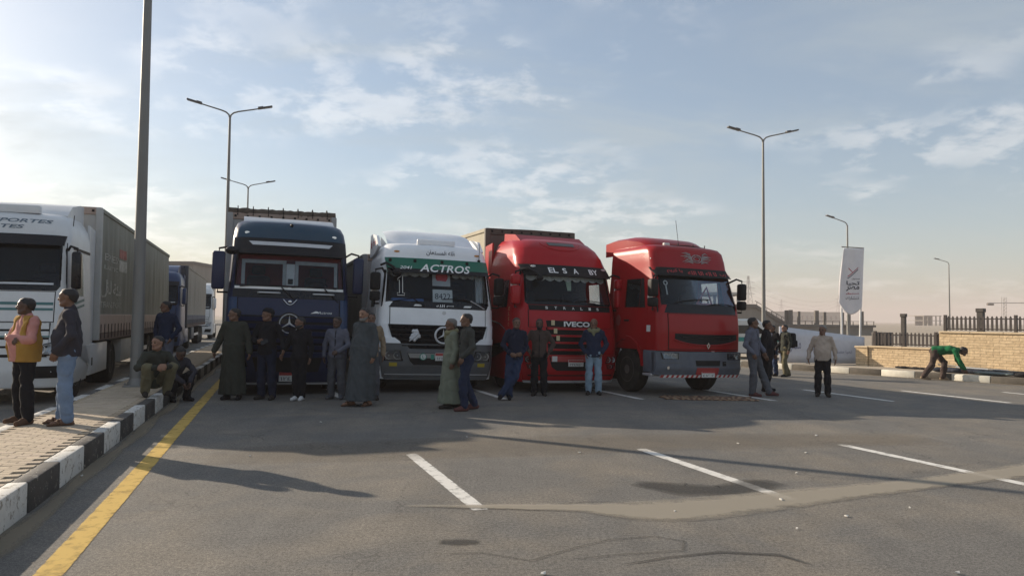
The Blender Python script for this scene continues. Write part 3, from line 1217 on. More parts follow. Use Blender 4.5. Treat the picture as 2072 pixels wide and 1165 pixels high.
def disc_on(cab, name, cx, cz, rad, off, material, parent=None, seg=28, rz=None, thick=0.015):
    y = cab.fy(cx, cz) - off
    mb = MB()
    rz = rz or rad
    mb.prism([(cx + rad * math.cos(2 * math.pi * k / seg), cz + rz * math.sin(2 * math.pi * k / seg)) for k in range(seg)], y, y + thick)
    return mb.build(name, material, parent or cab.root, smooth=False)

def headlight(cab, poly, off, parent=None, depth=0.06, bulbs=2, name='headlight'):
    """recessed lamp: reflector bowl(s) behind a clear lens"""
    cx = sum(p[0] for p in poly) / len(poly)
    cz = sum(p[1] for p in poly) / len(poly)
    ring = MB()
    n = len(poly)
    def scl(f):
        return [(cx + (x - cx) * f, cz + (z - cz) * f) for x, z in poly]
    pts0, pts1 = scl(1.0), scl(0.86)
    for pp, d in ((pts0, 0), (pts1, 0.0), (pts1, -depth)):
        for x, z in pp:
            ring.v.append((x, cab.fy(x, z) - off - d, z))
    for q in range(2):
        for k in range(n):
            k2 = (k + 1) % n
            ring.f.append((q * n + k, q * n + k2, (q + 1) * n + k2, (q + 1) * n + k)); ring.mi.append(0)
    ring.f.append(tuple(2 * n + k for k in range(n))); ring.mi.append(0)
    h = ring.build(name, M_BLACKG, parent or cab.root, smooth=False)
    xs = [p[0] for p in pts1]
    zs = [p[1] for p in pts1]
    bw = (max(xs) - min(xs)) / bulbs
    for b in range(bulbs):
        bx = min(xs) + bw * (b + 0.5)
        rr = min(bw, max(zs) - min(zs)) * 0.46
        mb = MB()
        y0 = cab.fy(bx, cz) - off + depth * 0.4
        mb.lathe([(rr * 0.15, y0 + 0.03), (rr * 0.6, y0 + 0.015), (rr, y0 - 0.02), (rr * 1.05, y0 - 0.02), (rr * 0.9, y0 + 0.03)], 16, 'y', (bx, 0, cz))
        mb.ball((bx, y0 - 0.0, cz), rr * 0.3, 8, 6)
        mb.build('reflector', M_REFL, h)
    l = MB()
    for x, z in pts1:
        l.v.append((x, cab.fy(x, z) - off - 0.008, z))
    l.f.append(tuple(range(n))); l.mi.append(0)
    l.build('lens', M_LENS, h, smooth=False)
    return h

def plate(cab, cx, cz, w, h, off, txt, parent=None):
    y = cab.fy(cx, cz) - off
    p = MB()
    p.rbox(cx - w / 2, cx + w / 2, y - 0.012, y, cz - h / 2, cz + h / 2, 0.005, 1)
    o = p.build('number_plate', M_PLATE, parent or cab.root, smooth=False)
    r = MB()
    r.box(cx - w / 2 + 0.004, cx + w / 2 - 0.004, y - 0.015, y - 0.0125, cz + h * 0.14, cz + h / 2 - 0.004)
    r.build('plate_band', M_PLATE_R, o, smooth=False)
    text_on('plate_lettering', txt, lambda x, z: (x, y - 0.0145, z), cx, cz - h * 0.2, w * 0.8, M_DARK_T, o, height=h * 0.36)
    return o

def wiper(cab, x0, z0, x1, z1, off=0.035, parent=None):
    mb = MB()
    n = 10
    pts = []
    for k in range(n + 1):
        t = k / n
        x, z = x0 + (x1 - x0) * t, z0 + (z1 - z0) * t + 0.03 * math.sin(math.pi * t)
        pts.append((x, cab.fy(x, z) - off, z))
    mb.tube(pts, 0.011, 6)
    return mb.build('wiper', M_BLACK, parent or cab.root)

def scallop(cab, name, x0, x1, ztop, drop, n, back, material, parent=None):
    """hanging valance with scalloped hem, just behind the glass"""
    mb = MB()
    N = n * 8
    for k in range(N + 1):
        x = x0 + (x1 - x0) * k / N
        zb = ztop - drop * (0.6 + 0.4 * abs(math.sin(math.pi * k / 8)))
        ww = 0.012 * math.sin(2 * math.pi * k / 4)
        for z in (ztop, zb):
            mb.v.append((x, cab.fy(x, z) + back + ww, z))
    for k in range(N):
        mb.f.append((2 * k, 2 * k + 2, 2 * k + 3, 2 * k + 1)); mb.mi.append(0)
    return mb.build(name, material, parent or cab.root)

def curtain(cab, name, x0, x1, z0, z1, back, material, parent=None, folds=6):
    mb = MB()
    N = folds * 6
    for k in range(N + 1):
        x = x0 + (x1 - x0) * k / N
        ww = 0.022 * math.sin(2 * math.pi * k / 6)
        for q in range(6):
            z = z0 + (z1 - z0) * q / 5
            mb.v.append((x, cab.fy(x, z) + back + ww, z))
    for k in range(N):
        for q in range(5):
            a = k * 6 + q
            mb.f.append((a, a + 6, a + 7, a + 1)); mb.mi.append(0)
    return mb.build(name, material, parent or cab.root)

def interior(cab, wz, dash_mat=None, back=1.55, seat_mat=None, wheel_x=0.62):
    """dashboard, seats, steering wheel and rear wall inside the cab"""
    hw = cab.par(wz[0])[1] - 0.10
    r = cab.root
    y0 = cab.fy(0, wz[0]) + 0.22
    d = MB()
    d.rbox(-hw, hw, y0 + 0.1, y0 + 0.50, wz[0] - 0.55, wz[0] - 0.04, 0.06, 3)
    d.rbox(wheel_x - 0.3, wheel_x + 0.3, y0 + 0.25, y0 + 0.55, wz[0] - 0.2, wz[0] + 0.05, 0.05, 3)
    d.build('dashboard', dash_mat or M_INT, r)
    b = MB()
    b.box(-hw, hw, back, back + 0.03, wz[0] - 0.9, wz[1] + 0.25)
    b.build('cabin_rear_wall', dash_mat if dash_mat and dash_mat is not M_INT else M_INT, r, smooth=False)
    c = MB()
    c.box(-hw, hw, y0 + 0.15, back - 0.001, wz[1] + 0.03, wz[1] + 0.06)
    c.build('headliner', M_INT, r, smooth=False)
    f = MB()
    f.box(-hw, hw, y0 + 0.1, back - 0.001, wz[0] - 0.95, wz[0] - 0.9)
    f.build('cabin_floor', M_INT, r, smooth=False)
    for sx in (-0.62, 0.62):
        s = MB()
        s.rbox(sx - 0.25, sx + 0.25, back - 0.55, back - 0.15, wz[0] - 0.5, wz[0] - 0.32, 0.05, 3)
        s.rbox(sx - 0.24, sx + 0.24, back - 0.24, back - 0.08, wz[0] - 0.4, wz[0] + 0.28, 0.06, 3)
        s.rbox(sx - 0.14, sx + 0.14, back - 0.22, back - 0.11, wz[0] + 0.30, wz[0] + 0.50, 0.05, 3)
        s.build('seat', seat_mat or M_SEAT, r)
    w = MB()
    cx, cy, cz, rr = wheel_x, y0 + 0.58, wz[0] + 0.03, 0.22
    pts = []
    for k in range(25):
        a = 2 * math.pi * k / 24
        pts.append((cx + rr * math.cos(a), cy - rr * math.sin(a) * 0.8, cz + rr * math.sin(a) * 0.6))
    w.tube(pts, 0.016, 6, caps=False)
    w.tube([(cx - rr, cy, cz), (cx + rr, cy, cz)], 0.014, 6)
    w.build('steering_wheel', M_BLACK, r)

def chassis(root, y0, y1, axles, tank=True, hw=0.42, single=False):
    m = MB()
    for s in (-1, 1):
        m.box(s * hw - 0.05, s * hw + 0.05, y0 + 0.5, y1, 0.72, 0.98)
    for y in np.arange(y0 + 0.9, y1, 0.9):
        m.box(-hw + 0.05, hw - 0.05, y, y + 0.1, 0.76, 0.94)
    m.box(-0.5, 0.5, y0 + 0.45, y0 + 1.9, 0.45, 1.05)        # engine and sump
    m.build('chassis_frame', M_CHASSIS, root, smooth=False)
    for i, y in enumerate(axles):
        ax = MB()
        ax.tube([(-1.0, y, 0.5), (1.0, y, 0.5)], 0.09, 10)
        ax.build('axle', M_CHASSIS, root)
        for s in (-1, 1):
            if i == 0:
                wheel_parts(root, s * 1.03, y, 0.51, 0.32, s)
            else:
                wheel_parts(root, s * 0.93, y, 0.51, 0.58, s, dual=True)
    if tank:
        for s in (-1, 1):
            t = MB()
            t.rbox(s * 0.62 if s > 0 else -1.15, 1.15 if s > 0 else -0.62, axles[0] + 0.95, axles[1] - 0.75, 0.40, 0.98, 0.12, 3)
            t.build('fuel_tank', M_SILVER, root)
# ================================================================ BLUE TRUCK
def paint(name, col, dust=0.12, rough=0.34):
    return mat(name, col, rough, var=0.06, vscale=2.0, coat=0.12, dust=dust, spec=0.25, bump=0.02, bscale=3)

M_NAVY = paint('navy_paint', (0.011, 0.019, 0.060), 0.02)
M_BLUE = paint('blue_side_paint', (0.016, 0.045, 0.12), 0.05)
M_TEAL_R = paint('teal_roof_paint', (0.020, 0.055, 0.095), 0.06)

def blue_truck(loc, rz):
    root = empty('truck', loc, rz, 'navy blue truck cab with big star badge and red-curtained windscreen', 'truck')
    c = Cab([(0.24, 0.12, 1.20, 0.16, 0.10), (0.5, 0.03, 1.235, 0.18, 0.10), (1.0, 0.0, 1.245, 0.18, 0.11), (1.7, 0.03, 1.24, 0.18, 0.11),
             (2.05, 0.07, 1.235, 0.18, 0.12), (2.25, 0.11, 1.22, 0.16, 0.12), (2.95, 0.27, 1.19, 0.16, 0.13), (3.05, 0.30, 1.19, 0.18, 0.13),
             (3.28, 0.36, 1.18, 0.22, 0.14), (3.50, 0.45, 1.15, 0.26, 0.16), (3.64, 0.58, 1.10, 0.3, 0.18), (3.71, 0.80, 1.02, 0.3, 0.2), (3.745, 1.2, 0.94, 0.3, 0.2)], 2.25, root)
    wz = (2.26, 2.97)
    c.shell(M_NAVY, 0.90, wz, (0.95, 1.50), (2.05, 2.75))
    # roof panel in lighter teal, visor, light strip
    c.patch('roof_panel', [(3.295, -1.10, 1.10), (3.50, -1.06, 1.06), (3.63, -0.98, 0.98), (3.70, -0.88, 0.88)], 0.012, M_TEAL_R)
    vis = c.patch('sun_visor', [(2.94, -1.13, 1.13), (3.10, -1.15, 1.15), (3.285, -1.15, 1.15)], lambda x, z: 0.05 + 0.13 * (3.285 - z) / 0.345, M_BLACKG, thick=0.03)
    c.patch('light_strip', [(3.13, -0.78, 0.78), (3.21, -0.86, 0.86)], lambda x, z: 0.058 + 0.13 * (3.285 - z) / 0.345, M_SILVER, vis, thick=0.01)
    for s in (-1, 1):
        disc_on(c, 'marker_lamp', s * 0.90, 3.40, 0.05, 0.02, M_CHROME, rz=0.028)
    h = MB(); h.ball((0.0, c.fy(0, 3.6) - 0.02, 3.61), (0.035, 0.05, 0.04), 10, 8); h.build('roof_horn', M_BLACK, root)
    # glass
    c.frame('windscreen_frame', (2.20, 3.01, 1.20, 1.15), (2.285, 2.96, 1.085, 1.05), 0.010, M_BLACKG)
    c.patch('windscreen', [(2.27, -1.10, 1.10), (2.96, -1.06, 1.06)], 0.001, M_GLASS, thick=0.006)
    interior(c, wz, M_INT_RED, 1.55, wheel_x=0.62)
    c.patch('curtain_pelmet', [(2.83, -1.05, 1.05), (2.93, -1.05, 1.05)], -0.05, M_INT_RED, thick=0.01)
    for (a, b) in ((-0.98, -0.09), (0.09, 0.98)):
        # lace frame round each half
        for nm, rws in (('lace_edge', [(2.75, a, b), (2.83, a, b)]), ('lace_edge', [(2.30, a, a + 0.07), (2.749, a, a + 0.07)]),
                        ('lace_edge', [(2.30, b - 0.07, b), (2.749, b - 0.07, b)])):
            c.patch(nm, rws, -0.07, mat('lace_grey', (0.30, 0.30, 0.30), 0.9, var=0.15), thick=0.006, nx=4)
    c.patch('centre_panel', [(2.30, -0.085, 0.085), (2.76, -0.085, 0.085)], -0.08, M_CURTAIN, thick=0.006, nx=2)
    for s in (-1, 1):
        x0, x1 = sorted((s * 1.0, s * 1.09))
        curtain(c, 'side_curtain', x0, x1, 2.28, 2.92, 0.06, M_INT_RED, folds=3)
    ph = MB(); y = c.fy(0, 2.4) + 0.05; ph.rbox(-0.05, 0.05, y - 0.01, y + 0.02, 2.33, 2.44, 0.008, 1); ph.build('dash_camera', M_BLACK, root)
    # cowl and front flap
    c.patch('cowl', [(2.03, -1.13, 1.13), (2.195, -1.13, 1.13)], 0.012, M_BLACKG)
    c.patch('sill_strip', [(2.205, -1.10, 1.10), (2.255, -1.10, 1.10)], 0.022, M_WHITE_T, thick=0.02)
    for x in (-0.42, 0.68):
        g = MB(); y = c.fy(x, 2.13) - 0.05
        g.tube([(x - 0.22, y + 0.04, 2.13), (x - 0.2, y, 2.13), (x + 0.2, y, 2.13), (x + 0.22, y + 0.04, 2.13)], 0.018, 8)
        g.build('grab_handle', M_SILVER, root)
    wiper(c, -1.0, 2.245, -0.05, 2.26); wiper(c, 0.02, 2.255, 0.95, 2.255)
    for x in (0.12, 1.0):
        a = MB(); a.tube([(x, c.fy(x, 2.0) - 0.02, 1.97), (x - 0.30, c.fy(x - .3, 2.25) - 0.045, 2.25)], 0.014, 6); a.build('wiper_arm', M_BLACK, root)
    c.patch('panel_gap', [(1.645, -1.036, 1.036), (2.028, -1.036, 1.036)], 0.006, M_BLACK)
    c.patch('front_flap', [(1.66, -1.02, 1.02), (2.02, -1.02, 1.02)], 0.016, M_NAVY)
    for s in (-1, 1):
        x0, x1 = sorted((s * 1.04, s * 1.20))
        c.patch('corner_panel', [(0.95, x0, x1), (2.02, x0, x1)], 0.03, M_BLUE, nx=8)
    # chevron badge, star, word mark
    ch = MB(); y = c.fy(0, 1.95) - 0.03
    ch.tube([(-0.14, y, 2.0), (-0.06, y, 1.91), (0, y, 1.885), (0.06, y, 1.91), (0.14, y, 2.0)], 0.014, 6)
    ch.ball((0, y, 1.955), (0.04, 0.015, 0.035), 10, 6)
    ch.build('chevron_badge', M_CHROME, root)
    disc_on(c, 'badge_plate', 0, 1.50, 0.235, 0.045, M_BLACKG, thick=0.07)
    star_badge(c, 0, 1.50, 0.205, 0.052, M_STAR, ringw=0.11)
    text_on('model_lettering', 'Actros', c.P(0.022), 0.72, 1.745, 0.30, M_WHITE_T, root, shear=0.25, height=0.055)
    sw = MB(); P = c.P(0.022)
    sw.add([P(0.42, 1.72), P(0.60, 1.735), P(0.58, 1.765), P(0.53, 1.775)], [(0, 1, 2, 3)]); sw.build('model_swoosh', M_WHITE_T, root, smooth=False)
    # grille slats
    c.patch('grille_backing', [(0.92, -0.98, 0.98), (1.655, -1.0, 1.0)], 0.004, M_BLACK)
    for i in range(5):
        z = 1.585 - 0.145 * i
        w = 1.0 - 0.02 * i
        c.patch('grille_slat', [(z - 0.045, -w, w), (z + 0.045, -w, w)], lambda x, zz, z=z: 0.032 + 0.025 * (zz - z + 0.045) / 0.09, M_NAVY, thick=0.03, nz=2)
    # bumper
    c.patch('bumper', [(0.30, -1.16, 1.16), (0.55, -1.19, 1.19), (0.90, -1.19, 1.19)], 0.045, M_NAVY, thick=0.045)
    c.patch('bumper_opening', [(0.50, -0.62, 0.62), (0.80, -0.70, 0.70)], 0.055, M_BLACK, thick=0.02)
    c.patch('chrome_lip', [(0.235, -1.12, 1.12), (0.272, -1.14, 1.14)], 0.05, M_SILVER, thick=0.05)
    for s in (-1, 1):
        headlight(c, [(s * 0.78, 0.60), (s * 1.12, 0.60), (s * 1.15, 0.86), (s * 0.85, 0.82)], 0.055)
    plate(c, 0.02, 0.40, 0.36, 0.20, 0.06, '١٢٤٥')
    for s, nm in ((-1, 'L'), (1, 'R')):
        c.side_patch('door', s, [(0.52, 1.05), (1.55, 1.05), (1.55, 2.80), (0.60, 2.80), (0.50, 2.1)] if False else [(0.56, 0.98), (1.52, 0.98), (1.52, 2.02), (0.56, 2.02)], 0.008, M_NAVY)
        c.side_patch('side_window', s, [(0.93, 2.04), (1.52, 2.04), (1.52, 2.76), (0.93, 2.76)], 0.004, M_GLASS_S, thick=0.004)
        c.side_patch('wheel_arch', s, [(0.55, 0.6), (0.75, 0.95), (1.2, 1.12), (1.75, 1.05), (2.05, 0.6), (2.2, 0.6), (2.2, 0.96), (0.5, 0.96), (0.42, 0.6)], 0.02, M_BLACK, thick=0.03)
    mirror_parts(c, -1, 0.22, 2.17, 2.95, 1.30, 0.25, M_NAVY)
    mirror_parts(c, 1, 0.22, 2.17, 2.95, 1.30, 0.22, M_NAVY)
    # kerb mirror high on the left corner
    k = MB(); k.ball((-1.18, c.fy(-1.1, 3.0) - 0.22, 2.98), (0.13, 0.10, 0.09), 12, 8); k.tube([(-1.12, c.fy(-1.1, 3.05), 3.08), (-1.18, c.fy(-1.1, 3.) - 0.2, 3.03)], 0.02)
    k.build('kerb_mirror', M_BLACKG, root)
    # roof deflector behind
    d = MB()
    d.prism([(1.25, 3.70), (1.6, 3.86), (2.2, 3.95), (2.25, 3.0), (1.25, 3.0)], -0.98, 0.98, 'x')
    d.build('roof_deflector', mat('pale_deflector', (0.45, 0.47, 0.50), 0.35, var=0.08, coat=0.3, dust=0.1), root, angle=20)
    chassis(root, 0.1, 6.1, [1.42, 5.1])
    return root

# ================================================================ WHITE TRUCK
M_WHITE = paint('white_paint', (0.82, 0.83, 0.85), 0.05)
M_GREEN = paint('green_visor_paint', (0.010, 0.13, 0.085), 0.05)

def white_truck(loc, rz):
    root = empty('truck', loc, rz, 'white truck cab with green sun visor lettered ACTROS and number card 8422', 'truck')
    c = Cab([(0.30, 0.10, 1.22, 0.16, 0.08), (0.6, 0.02, 1.24, 0.16, 0.09), (1.0, 0.0, 1.245, 0.18, 0.10), (1.5, 0.02, 1.24, 0.18, 0.11),
             (1.86, 0.05, 1.235, 0.18, 0.12), (2.0, 0.08, 1.22, 0.16, 0.12), (2.66, 0.24, 1.17, 0.16, 0.13), (2.78, 0.27, 1.17, 0.18, 0.13),
             (2.95, 0.31, 1.16, 0.22, 0.13), (3.15, 0.37, 1.12, 0.26, 0.14), (3.26, 0.47, 1.06, 0.28, 0.15), (3.31, 0.62, 1.0, 0.3, 0.16), (3.34, 1.0, 0.92, 0.3, 0.18)], 2.2, root)
    wz = (1.99, 2.64)
    c.shell(M_WHITE, 0.90, wz, (0.92, 1.48), (1.86, 2.52))
    vis = c.patch('sun_visor', [(2.62, -1.10, 1.10), (2.96, -1.12, 1.12)], lambda x, z: 0.03 + 0.15 * (2.96 - z) / 0.34, M_GREEN, thick=0.03)
    c.patch('visor_lower', [(2.62, -1.095, 1.095), (2.715, -1.10, 1.10)], lambda x, z: 0.036 + 0.15 * (2.96 - z) / 0.34, M_BLACKG, vis, thick=0.005)
    VP = lambda x, z: (x, c.fy(x, z) - (0.041 + 0.15 * (2.96 - z) / 0.34), z)
    text_on('visor_lettering', 'ACTROS', VP, 0.12, 2.745, 1.12, M_WHITE_T, vis, height=0.175, shear=0.32, bold=0.018, spacing=1.02)
    # serifs of the word
    text_on('visor_code', '2041', VP, -0.72, 2.735, 0.26, M_WHITE_T, vis, height=0.07, shear=0.3, bold=0.01)
    for x in (-1.03, -0.52, 0.06, 0.62):
        b = MB(); y = VP(x, 2.90)[1]; b.rbox(x - 0.03, x + 0.03, y - 0.025, y + 0.01, 2.86, 2.93, 0.008, 1); b.build('visor_bracket', M_BLACK, vis)
    text_on('roof_lettering', arabic('الله المستعان'), c.P(0.006), 0.05, 3.10, 0.62, M_DARK_T, root, height=0.13, bold=0.012)
    for s in (-1, 1):
        disc_on(c, 'marker_lamp', s * 0.88, 3.10, 0.06, 0.015, M_ORANGE, rz=0.022)
    hb = MB(); y = c.fy(0, 3.29)
    hb.rbox(-0.42, 0.42, y + 0.02, y + 0.10, 3.30, 3.42, 0.02, 2); hb.build('roof_hatch', M_WHITE, root)
    an = MB(); y = c.fy(0.9, 3.0); an.ball((0.92, y - 0.02, 2.98), 0.035, 8, 6); an.tube([(0.92, y - 0.02, 2.98), (0.92, y - 0.05, 3.38)], 0.007, 5); an.build('antenna', M_BLACK, root)
    c.frame('windscreen_frame', (1.86, 2.68, 1.20, 1.13), (2.0, 2.63, 1.08, 1.03), 0.012, M_BLACKG)
    c.patch('windscreen', [(1.99, -1.10, 1.10), (2.64, -1.05, 1.05)], 0.001, M_GLASS, thick=0.006)
    interior(c, wz, M_INT, 1.5)
    scallop(c, 'curtain_valance', -1.02, -0.20, 2.64, 0.10, 4, 0.05, M_CURTAIN)
    scallop(c, 'curtain_valance', 0.30, 1.02, 2.64, 0.10, 4, 0.05, M_CURTAIN)
    curtain(c, 'side_curtain', 0.84, 1.0, 2.02, 2.60, 0.07, M_CURTAIN, folds=3)
    # papers behind the glass
    c.patch('number_card', [(2.0, -0.13, 0.30), (2.28, -0.13, 0.30)], -0.045, M_PLATE, thick=0.006, nx=2)
    text_on('card_number', '8422', c.P(-0.038), 0.085, 2.13, 0.34, M_DARK_T, root, height=0.13)
    c.patch('hanging_card', [(2.36, -0.13, 0.26), (2.62, -0.13, 0.26)], -0.055, M_CURTAIN, thick=0.006, nx=2)
    disc_on(c, 'red_ornament', 0.07, 2.56, 0.13, -0.035, mat('red_ornament', (0.55, 0.03, 0.04), 0.5), thick=0.01)
    one = MB(); P = c.P(0.010)
    oc = [(-0.83, 2.52), (-0.77, 2.56), (-0.77, 2.17), (-0.73, 2.17), (-0.73, 2.12), (-0.88, 2.12), (-0.88, 2.17), (-0.835, 2.17), (-0.835, 2.46), (-0.87, 2.44), (-0.87, 2.48)]
    one.tube([P(*q) for q in oc] + [P(*oc[0])], 0.008, 5, caps=False); one.build('number_outline', M_WHITE_T, root)
    bl = MB(); y = c.fy(-0.65, 2.0) + 0.12; bl.rbox(-0.98, -0.30, y, y + 0.18, 1.98, 2.06, 0.02, 2); bl.build('blue_dash_cloth', mat('blue_cloth', (0.08, 0.16, 0.38), 0.8), root)
    wiper(c, -0.95, 1.99, -0.18, 2.06); wiper(c, 0.05, 2.06, 0.75, 2.03)
    for x, xx in ((-0.3, -0.55), (1.0, 0.68)):
        a = MB(); a.tube([(x, c.fy(x, 1.9) - 0.03, 1.88), (xx, c.fy(xx, 2.04) - 0.045, 2.05)], 0.014, 6); a.build('wiper_arm', M_SILVER if x > 0 else M_BLACK, root)
    for x in (-0.45, 0.62):
        c.patch('sill_sticker', [(1.895, x - 0.10, x + 0.06), (1.935, x - 0.06, x + 0.10)], 0.016, M_WHITE_T, thick=0.003, nx=3)
    text_on('sill_lettering', arabic('بسم'), c.P(0.018), 0.23, 1.91, 0.15, M_WHITE_T, root, height=0.05, bold=0.01)
    text_on('sill_lettering', arabic('الله'), c.P(0.018), 0.02, 1.915, 0.18, M_WHITE_T, root, height=0.06, bold=0.01)
    # front flap, seams, badge
    c.patch('panel_gap', [(1.475, -1.036, 1.036), (1.858, -1.036, 1.036)], 0.006, M_BLACK)
    c.patch('front_flap', [(1.49, -1.02, 1.02), (1.85, -1.02, 1.02)], 0.014, M_WHITE)
    disc_on(c, 'round_badge', 0.10, 1.76, 0.042, 0.02, M_SILVER)
    # grille
    c.patch('grille_backing', [(0.90, -0.72, 0.72), (1.0, -0.80, 0.80), (1.22, -0.98, 0.98), (1.485, -1.06, 1.06)], 0.016, M_BLACK, thick=0.03)
    for i in range(5):
        z = 1.43 - 0.105 * i
        w = float(np.interp(z, [0.9, 1.0, 1.22, 1.485], [0.68, 0.77, 0.95, 1.02]))
        c.patch('grille_slat', [(z - 0.035, -w, w), (z + 0.035, -w, w)], lambda x, zz, z=z: 0.035 + 0.03 * (zz - z + 0.035) / 0.07, M_BLACKG, thick=0.03, nz=2)
    star_badge(c, 0.08, 1.27, 0.195, 0.085, M_STAR, ringw=0.22)
    # flame ornament
    fl = MB(); P = c.P(0.078)
    rr = random.Random(5)
    for k in range(16):
        a = rr.uniform(0, 6.28); q = rr.uniform(0.02, 0.10)
        bx, bz = -0.52 + q * math.cos(a) * 1.1, 1.25 + q * math.sin(a)
        fl.ball((bx, P(bx, bz)[1], bz), (rr.uniform(.03, .055), 0.018, rr.uniform(.03, .055)), 8, 5)
    fl.tube([P(-0.63, 1.13), P(-0.55, 1.2), P(-0.45, 1.3), P(-0.47, 1.40)], [0.01, .03, .03, .005], 6)
    fl.build('grille_ornament', M_SILVER, root)
    # white corner steps (stepped hooks beside the grille)
    for s in (-1, 1):
        def S(a, b):
            return tuple(sorted((s * a, s * b)))
        c.patch('corner_panel', [(1.19, *S(1.04, 1.20)), (1.50, *S(1.08, 1.205))], 0.05, M_WHITE, nx=8, thick=0.05)
        x0, x1 = S(0.80, 1.205)
        c.patch('corner_step', [(1.08, *S(0.80, 1.205)), (1.12, *S(0.82, 1.205)), (1.20, *S(0.93, 1.205))], 0.075, M_WHITE, nx=8, thick=0.075)
    # bumper
    bump = c.patch('bumper', [(0.36, -1.14, 1.14), (0.62, -1.19, 1.19), (0.95, -1.19, 1.19), (1.08, -1.19, 1.19)], lambda x, z: 0.055 if abs(x) > 0.62 or z < 0.93 else 0.02, M_GREYP, thick=0.05, nx=40)
    c.patch('bumper_opening', [(0.62, -0.52, 0.52), (0.70, -0.60, 0.60), (0.88, -0.66, 0.66)], 0.062, M_BLACK, thick=0.02)
    c.patch('bumper_rail', [(0.77, -0.60, 0.60), (0.87, -0.65, 0.65)], 0.072, mat('pale_rail', (0.28, 0.27, 0.25), 0.6), thick=0.01)
    for zz, w in ((0.585, 0.56), (0.40, 1.1)):
        c.patch('bumper_moulding', [(zz, -w, w), (zz + 0.02, -w, w)], 0.068, M_SILVER if zz < 0.5 else M_GREYP, thick=0.02)
    c.patch('lower_spoiler', [(0.29, -1.08, 1.08), (0.355, -1.14, 1.14)], 0.04, M_GREYP, thick=0.05)
    for s in (-1, 1):
        headlight(c, [(s * 0.74, 0.70), (s * 1.12, 0.70), (s * 1.14, 0.93), (s * 0.80, 0.93)], 0.062)
        fx0, fx1 = sorted((s * 0.86, s * 1.02))
        c.patch('fog_lamp', [(0.585, fx0, fx1), (0.665, fx0, fx1)], 0.066, M_AMBER, thick=0.02, nx=4)
    plate(c, 0.12, 0.80, 0.40, 0.17, 0.078, '١٢٣٢٤٤')
    M_STG = mat('green_sticker', (0.03, 0.22, 0.16), 0.6)
    disc_on(c, 'round_sticker', -0.33, 0.80, 0.075, 0.076, M_STG, thick=0.004)
    disc_on(c, 'round_sticker', -0.33, 0.80, 0.058, 0.079, M_PLATE, thick=0.002)
    text_on('sticker_letter', 'L', c.P(0.0815), -0.33, 0.80, 0.04, M_STG, root, height=0.07, bold=0.02)
    c.patch('square_sticker', [(0.745, -0.17, -0.10), (0.85, -0.17, -0.10)], 0.076, M_STG, thick=0.003, nx=2)
    for s in (-1, 1):
        c.side_patch('door', s, [(0.56, 0.98), (1.50, 0.98), (1.50, 1.84), (0.56, 1.84)], 0.008, M_WHITE)
        c.side_patch('side_window', s, [(0.90, 1.85), (1.50, 1.85), (1.50, 2.53), (0.90, 2.53)], 0.004, M_GLASS_S, thick=0.004)
        c.side_patch('wheel_arch', s, [(0.62, 0.5), (0.8, 0.9), (1.2, 1.08), (1.7, 1.02), (2.0, 0.6), (2.15, 0.6), (2.15, 0.96), (0.55, 0.96), (0.5, 0.5)], 0.02, M_GREYP, thick=0.03)
    mirror_parts(c, -1, 0.20, 1.98, 2.60, 1.24, 0.20, M_BLACK, low=2.2)
    mirror_parts(c, 1, 0.20, 1.98, 2.60, 1.24, 0.20, M_BLACK, low=2.2)
    k = MB(); y = c.fy(-1.05, 2.75)
    k.tube([(-1.2, y + 0.05, 2.78), (-1.12, y - 0.12, 2.82), (-0.98, y - 0.26, 2.72), (-0.93, y - 0.30, 2.64)], 0.028, 8)
    k.ball((-0.92, y - 0.31, 2.60), (0.10, 0.06, 0.07), 10, 8)
    k.build('kerb_mirror', M_BLACK, root)
    # roof spoiler with side fins
    d = MB()
    for i in range(13):
        t = i / 12
        yy, zz = 0.95 + 1.2 * t, 3.30 + 0.46 * math.sin(t * math.pi / 2)
        for k2 in range(17):
            x = -0.98 + 1.96 * k2 / 16
            d.v.append((x, yy, zz - 0.06 * abs(x / 0.98) ** 6))
    for i in range(12):
        for k2 in range(16):
            a = i * 17 + k2
            d.f.append((a, a + 1, a + 18, a + 17)); d.mi.append(0)
    d.add([(-.98, 0.95, 3.24), (-.98, 2.15, 3.60), (-.98, 2.15, 3.2), (-.98, .95, 3.2)], [(0, 1, 2, 3)])
    d.add([(.98, 0.95, 3.24), (.98, 2.15, 3.60), (.98, 2.15, 3.2), (.98, .95, 3.2)], [(0, 1, 2, 3)])
    d.build('roof_deflector', M_WHITE, root)
    for s in (-1, 1):
        f = MB(); x = s * 1.16
        f.prism([(1.0, 3.25), (1.35, 3.52), (2.0, 3.62), (2.3, 3.60), (2.3, 3.05), (1.6, 3.1)], x - 0.03, x + 0.03, 'x')
        fin = f.build('side_fin', M_WHITE, root, angle=20)
        if s < 0:
            st = MB()
            for cx, cz, r0 in ((2.05, 3.36, 0.12), (1.72, 3.38, 0.09), (1.46, 3.36, 0.06)):
                pts = []
                for k in range(10):
                    r_ = r0 if k % 2 == 0 else r0 * 0.4
                    a = math.pi / 2 + k * math.pi / 5
                    pts.append((cx + r_ * math.cos(a), cz + r_ * math.sin(a)))
                st.prism(pts, x - 0.036, x - 0.031, 'x')
            st.build('star_decals', M_RED_T, fin, smooth=False)
    chassis(root, 0.1, 6.0, [1.42, 5.0])
    return root

# ================================================================ RED LONG-HAUL TRUCK
M_RED = paint('red_paint', (0.36, 0.004, 0.010), 0.012)

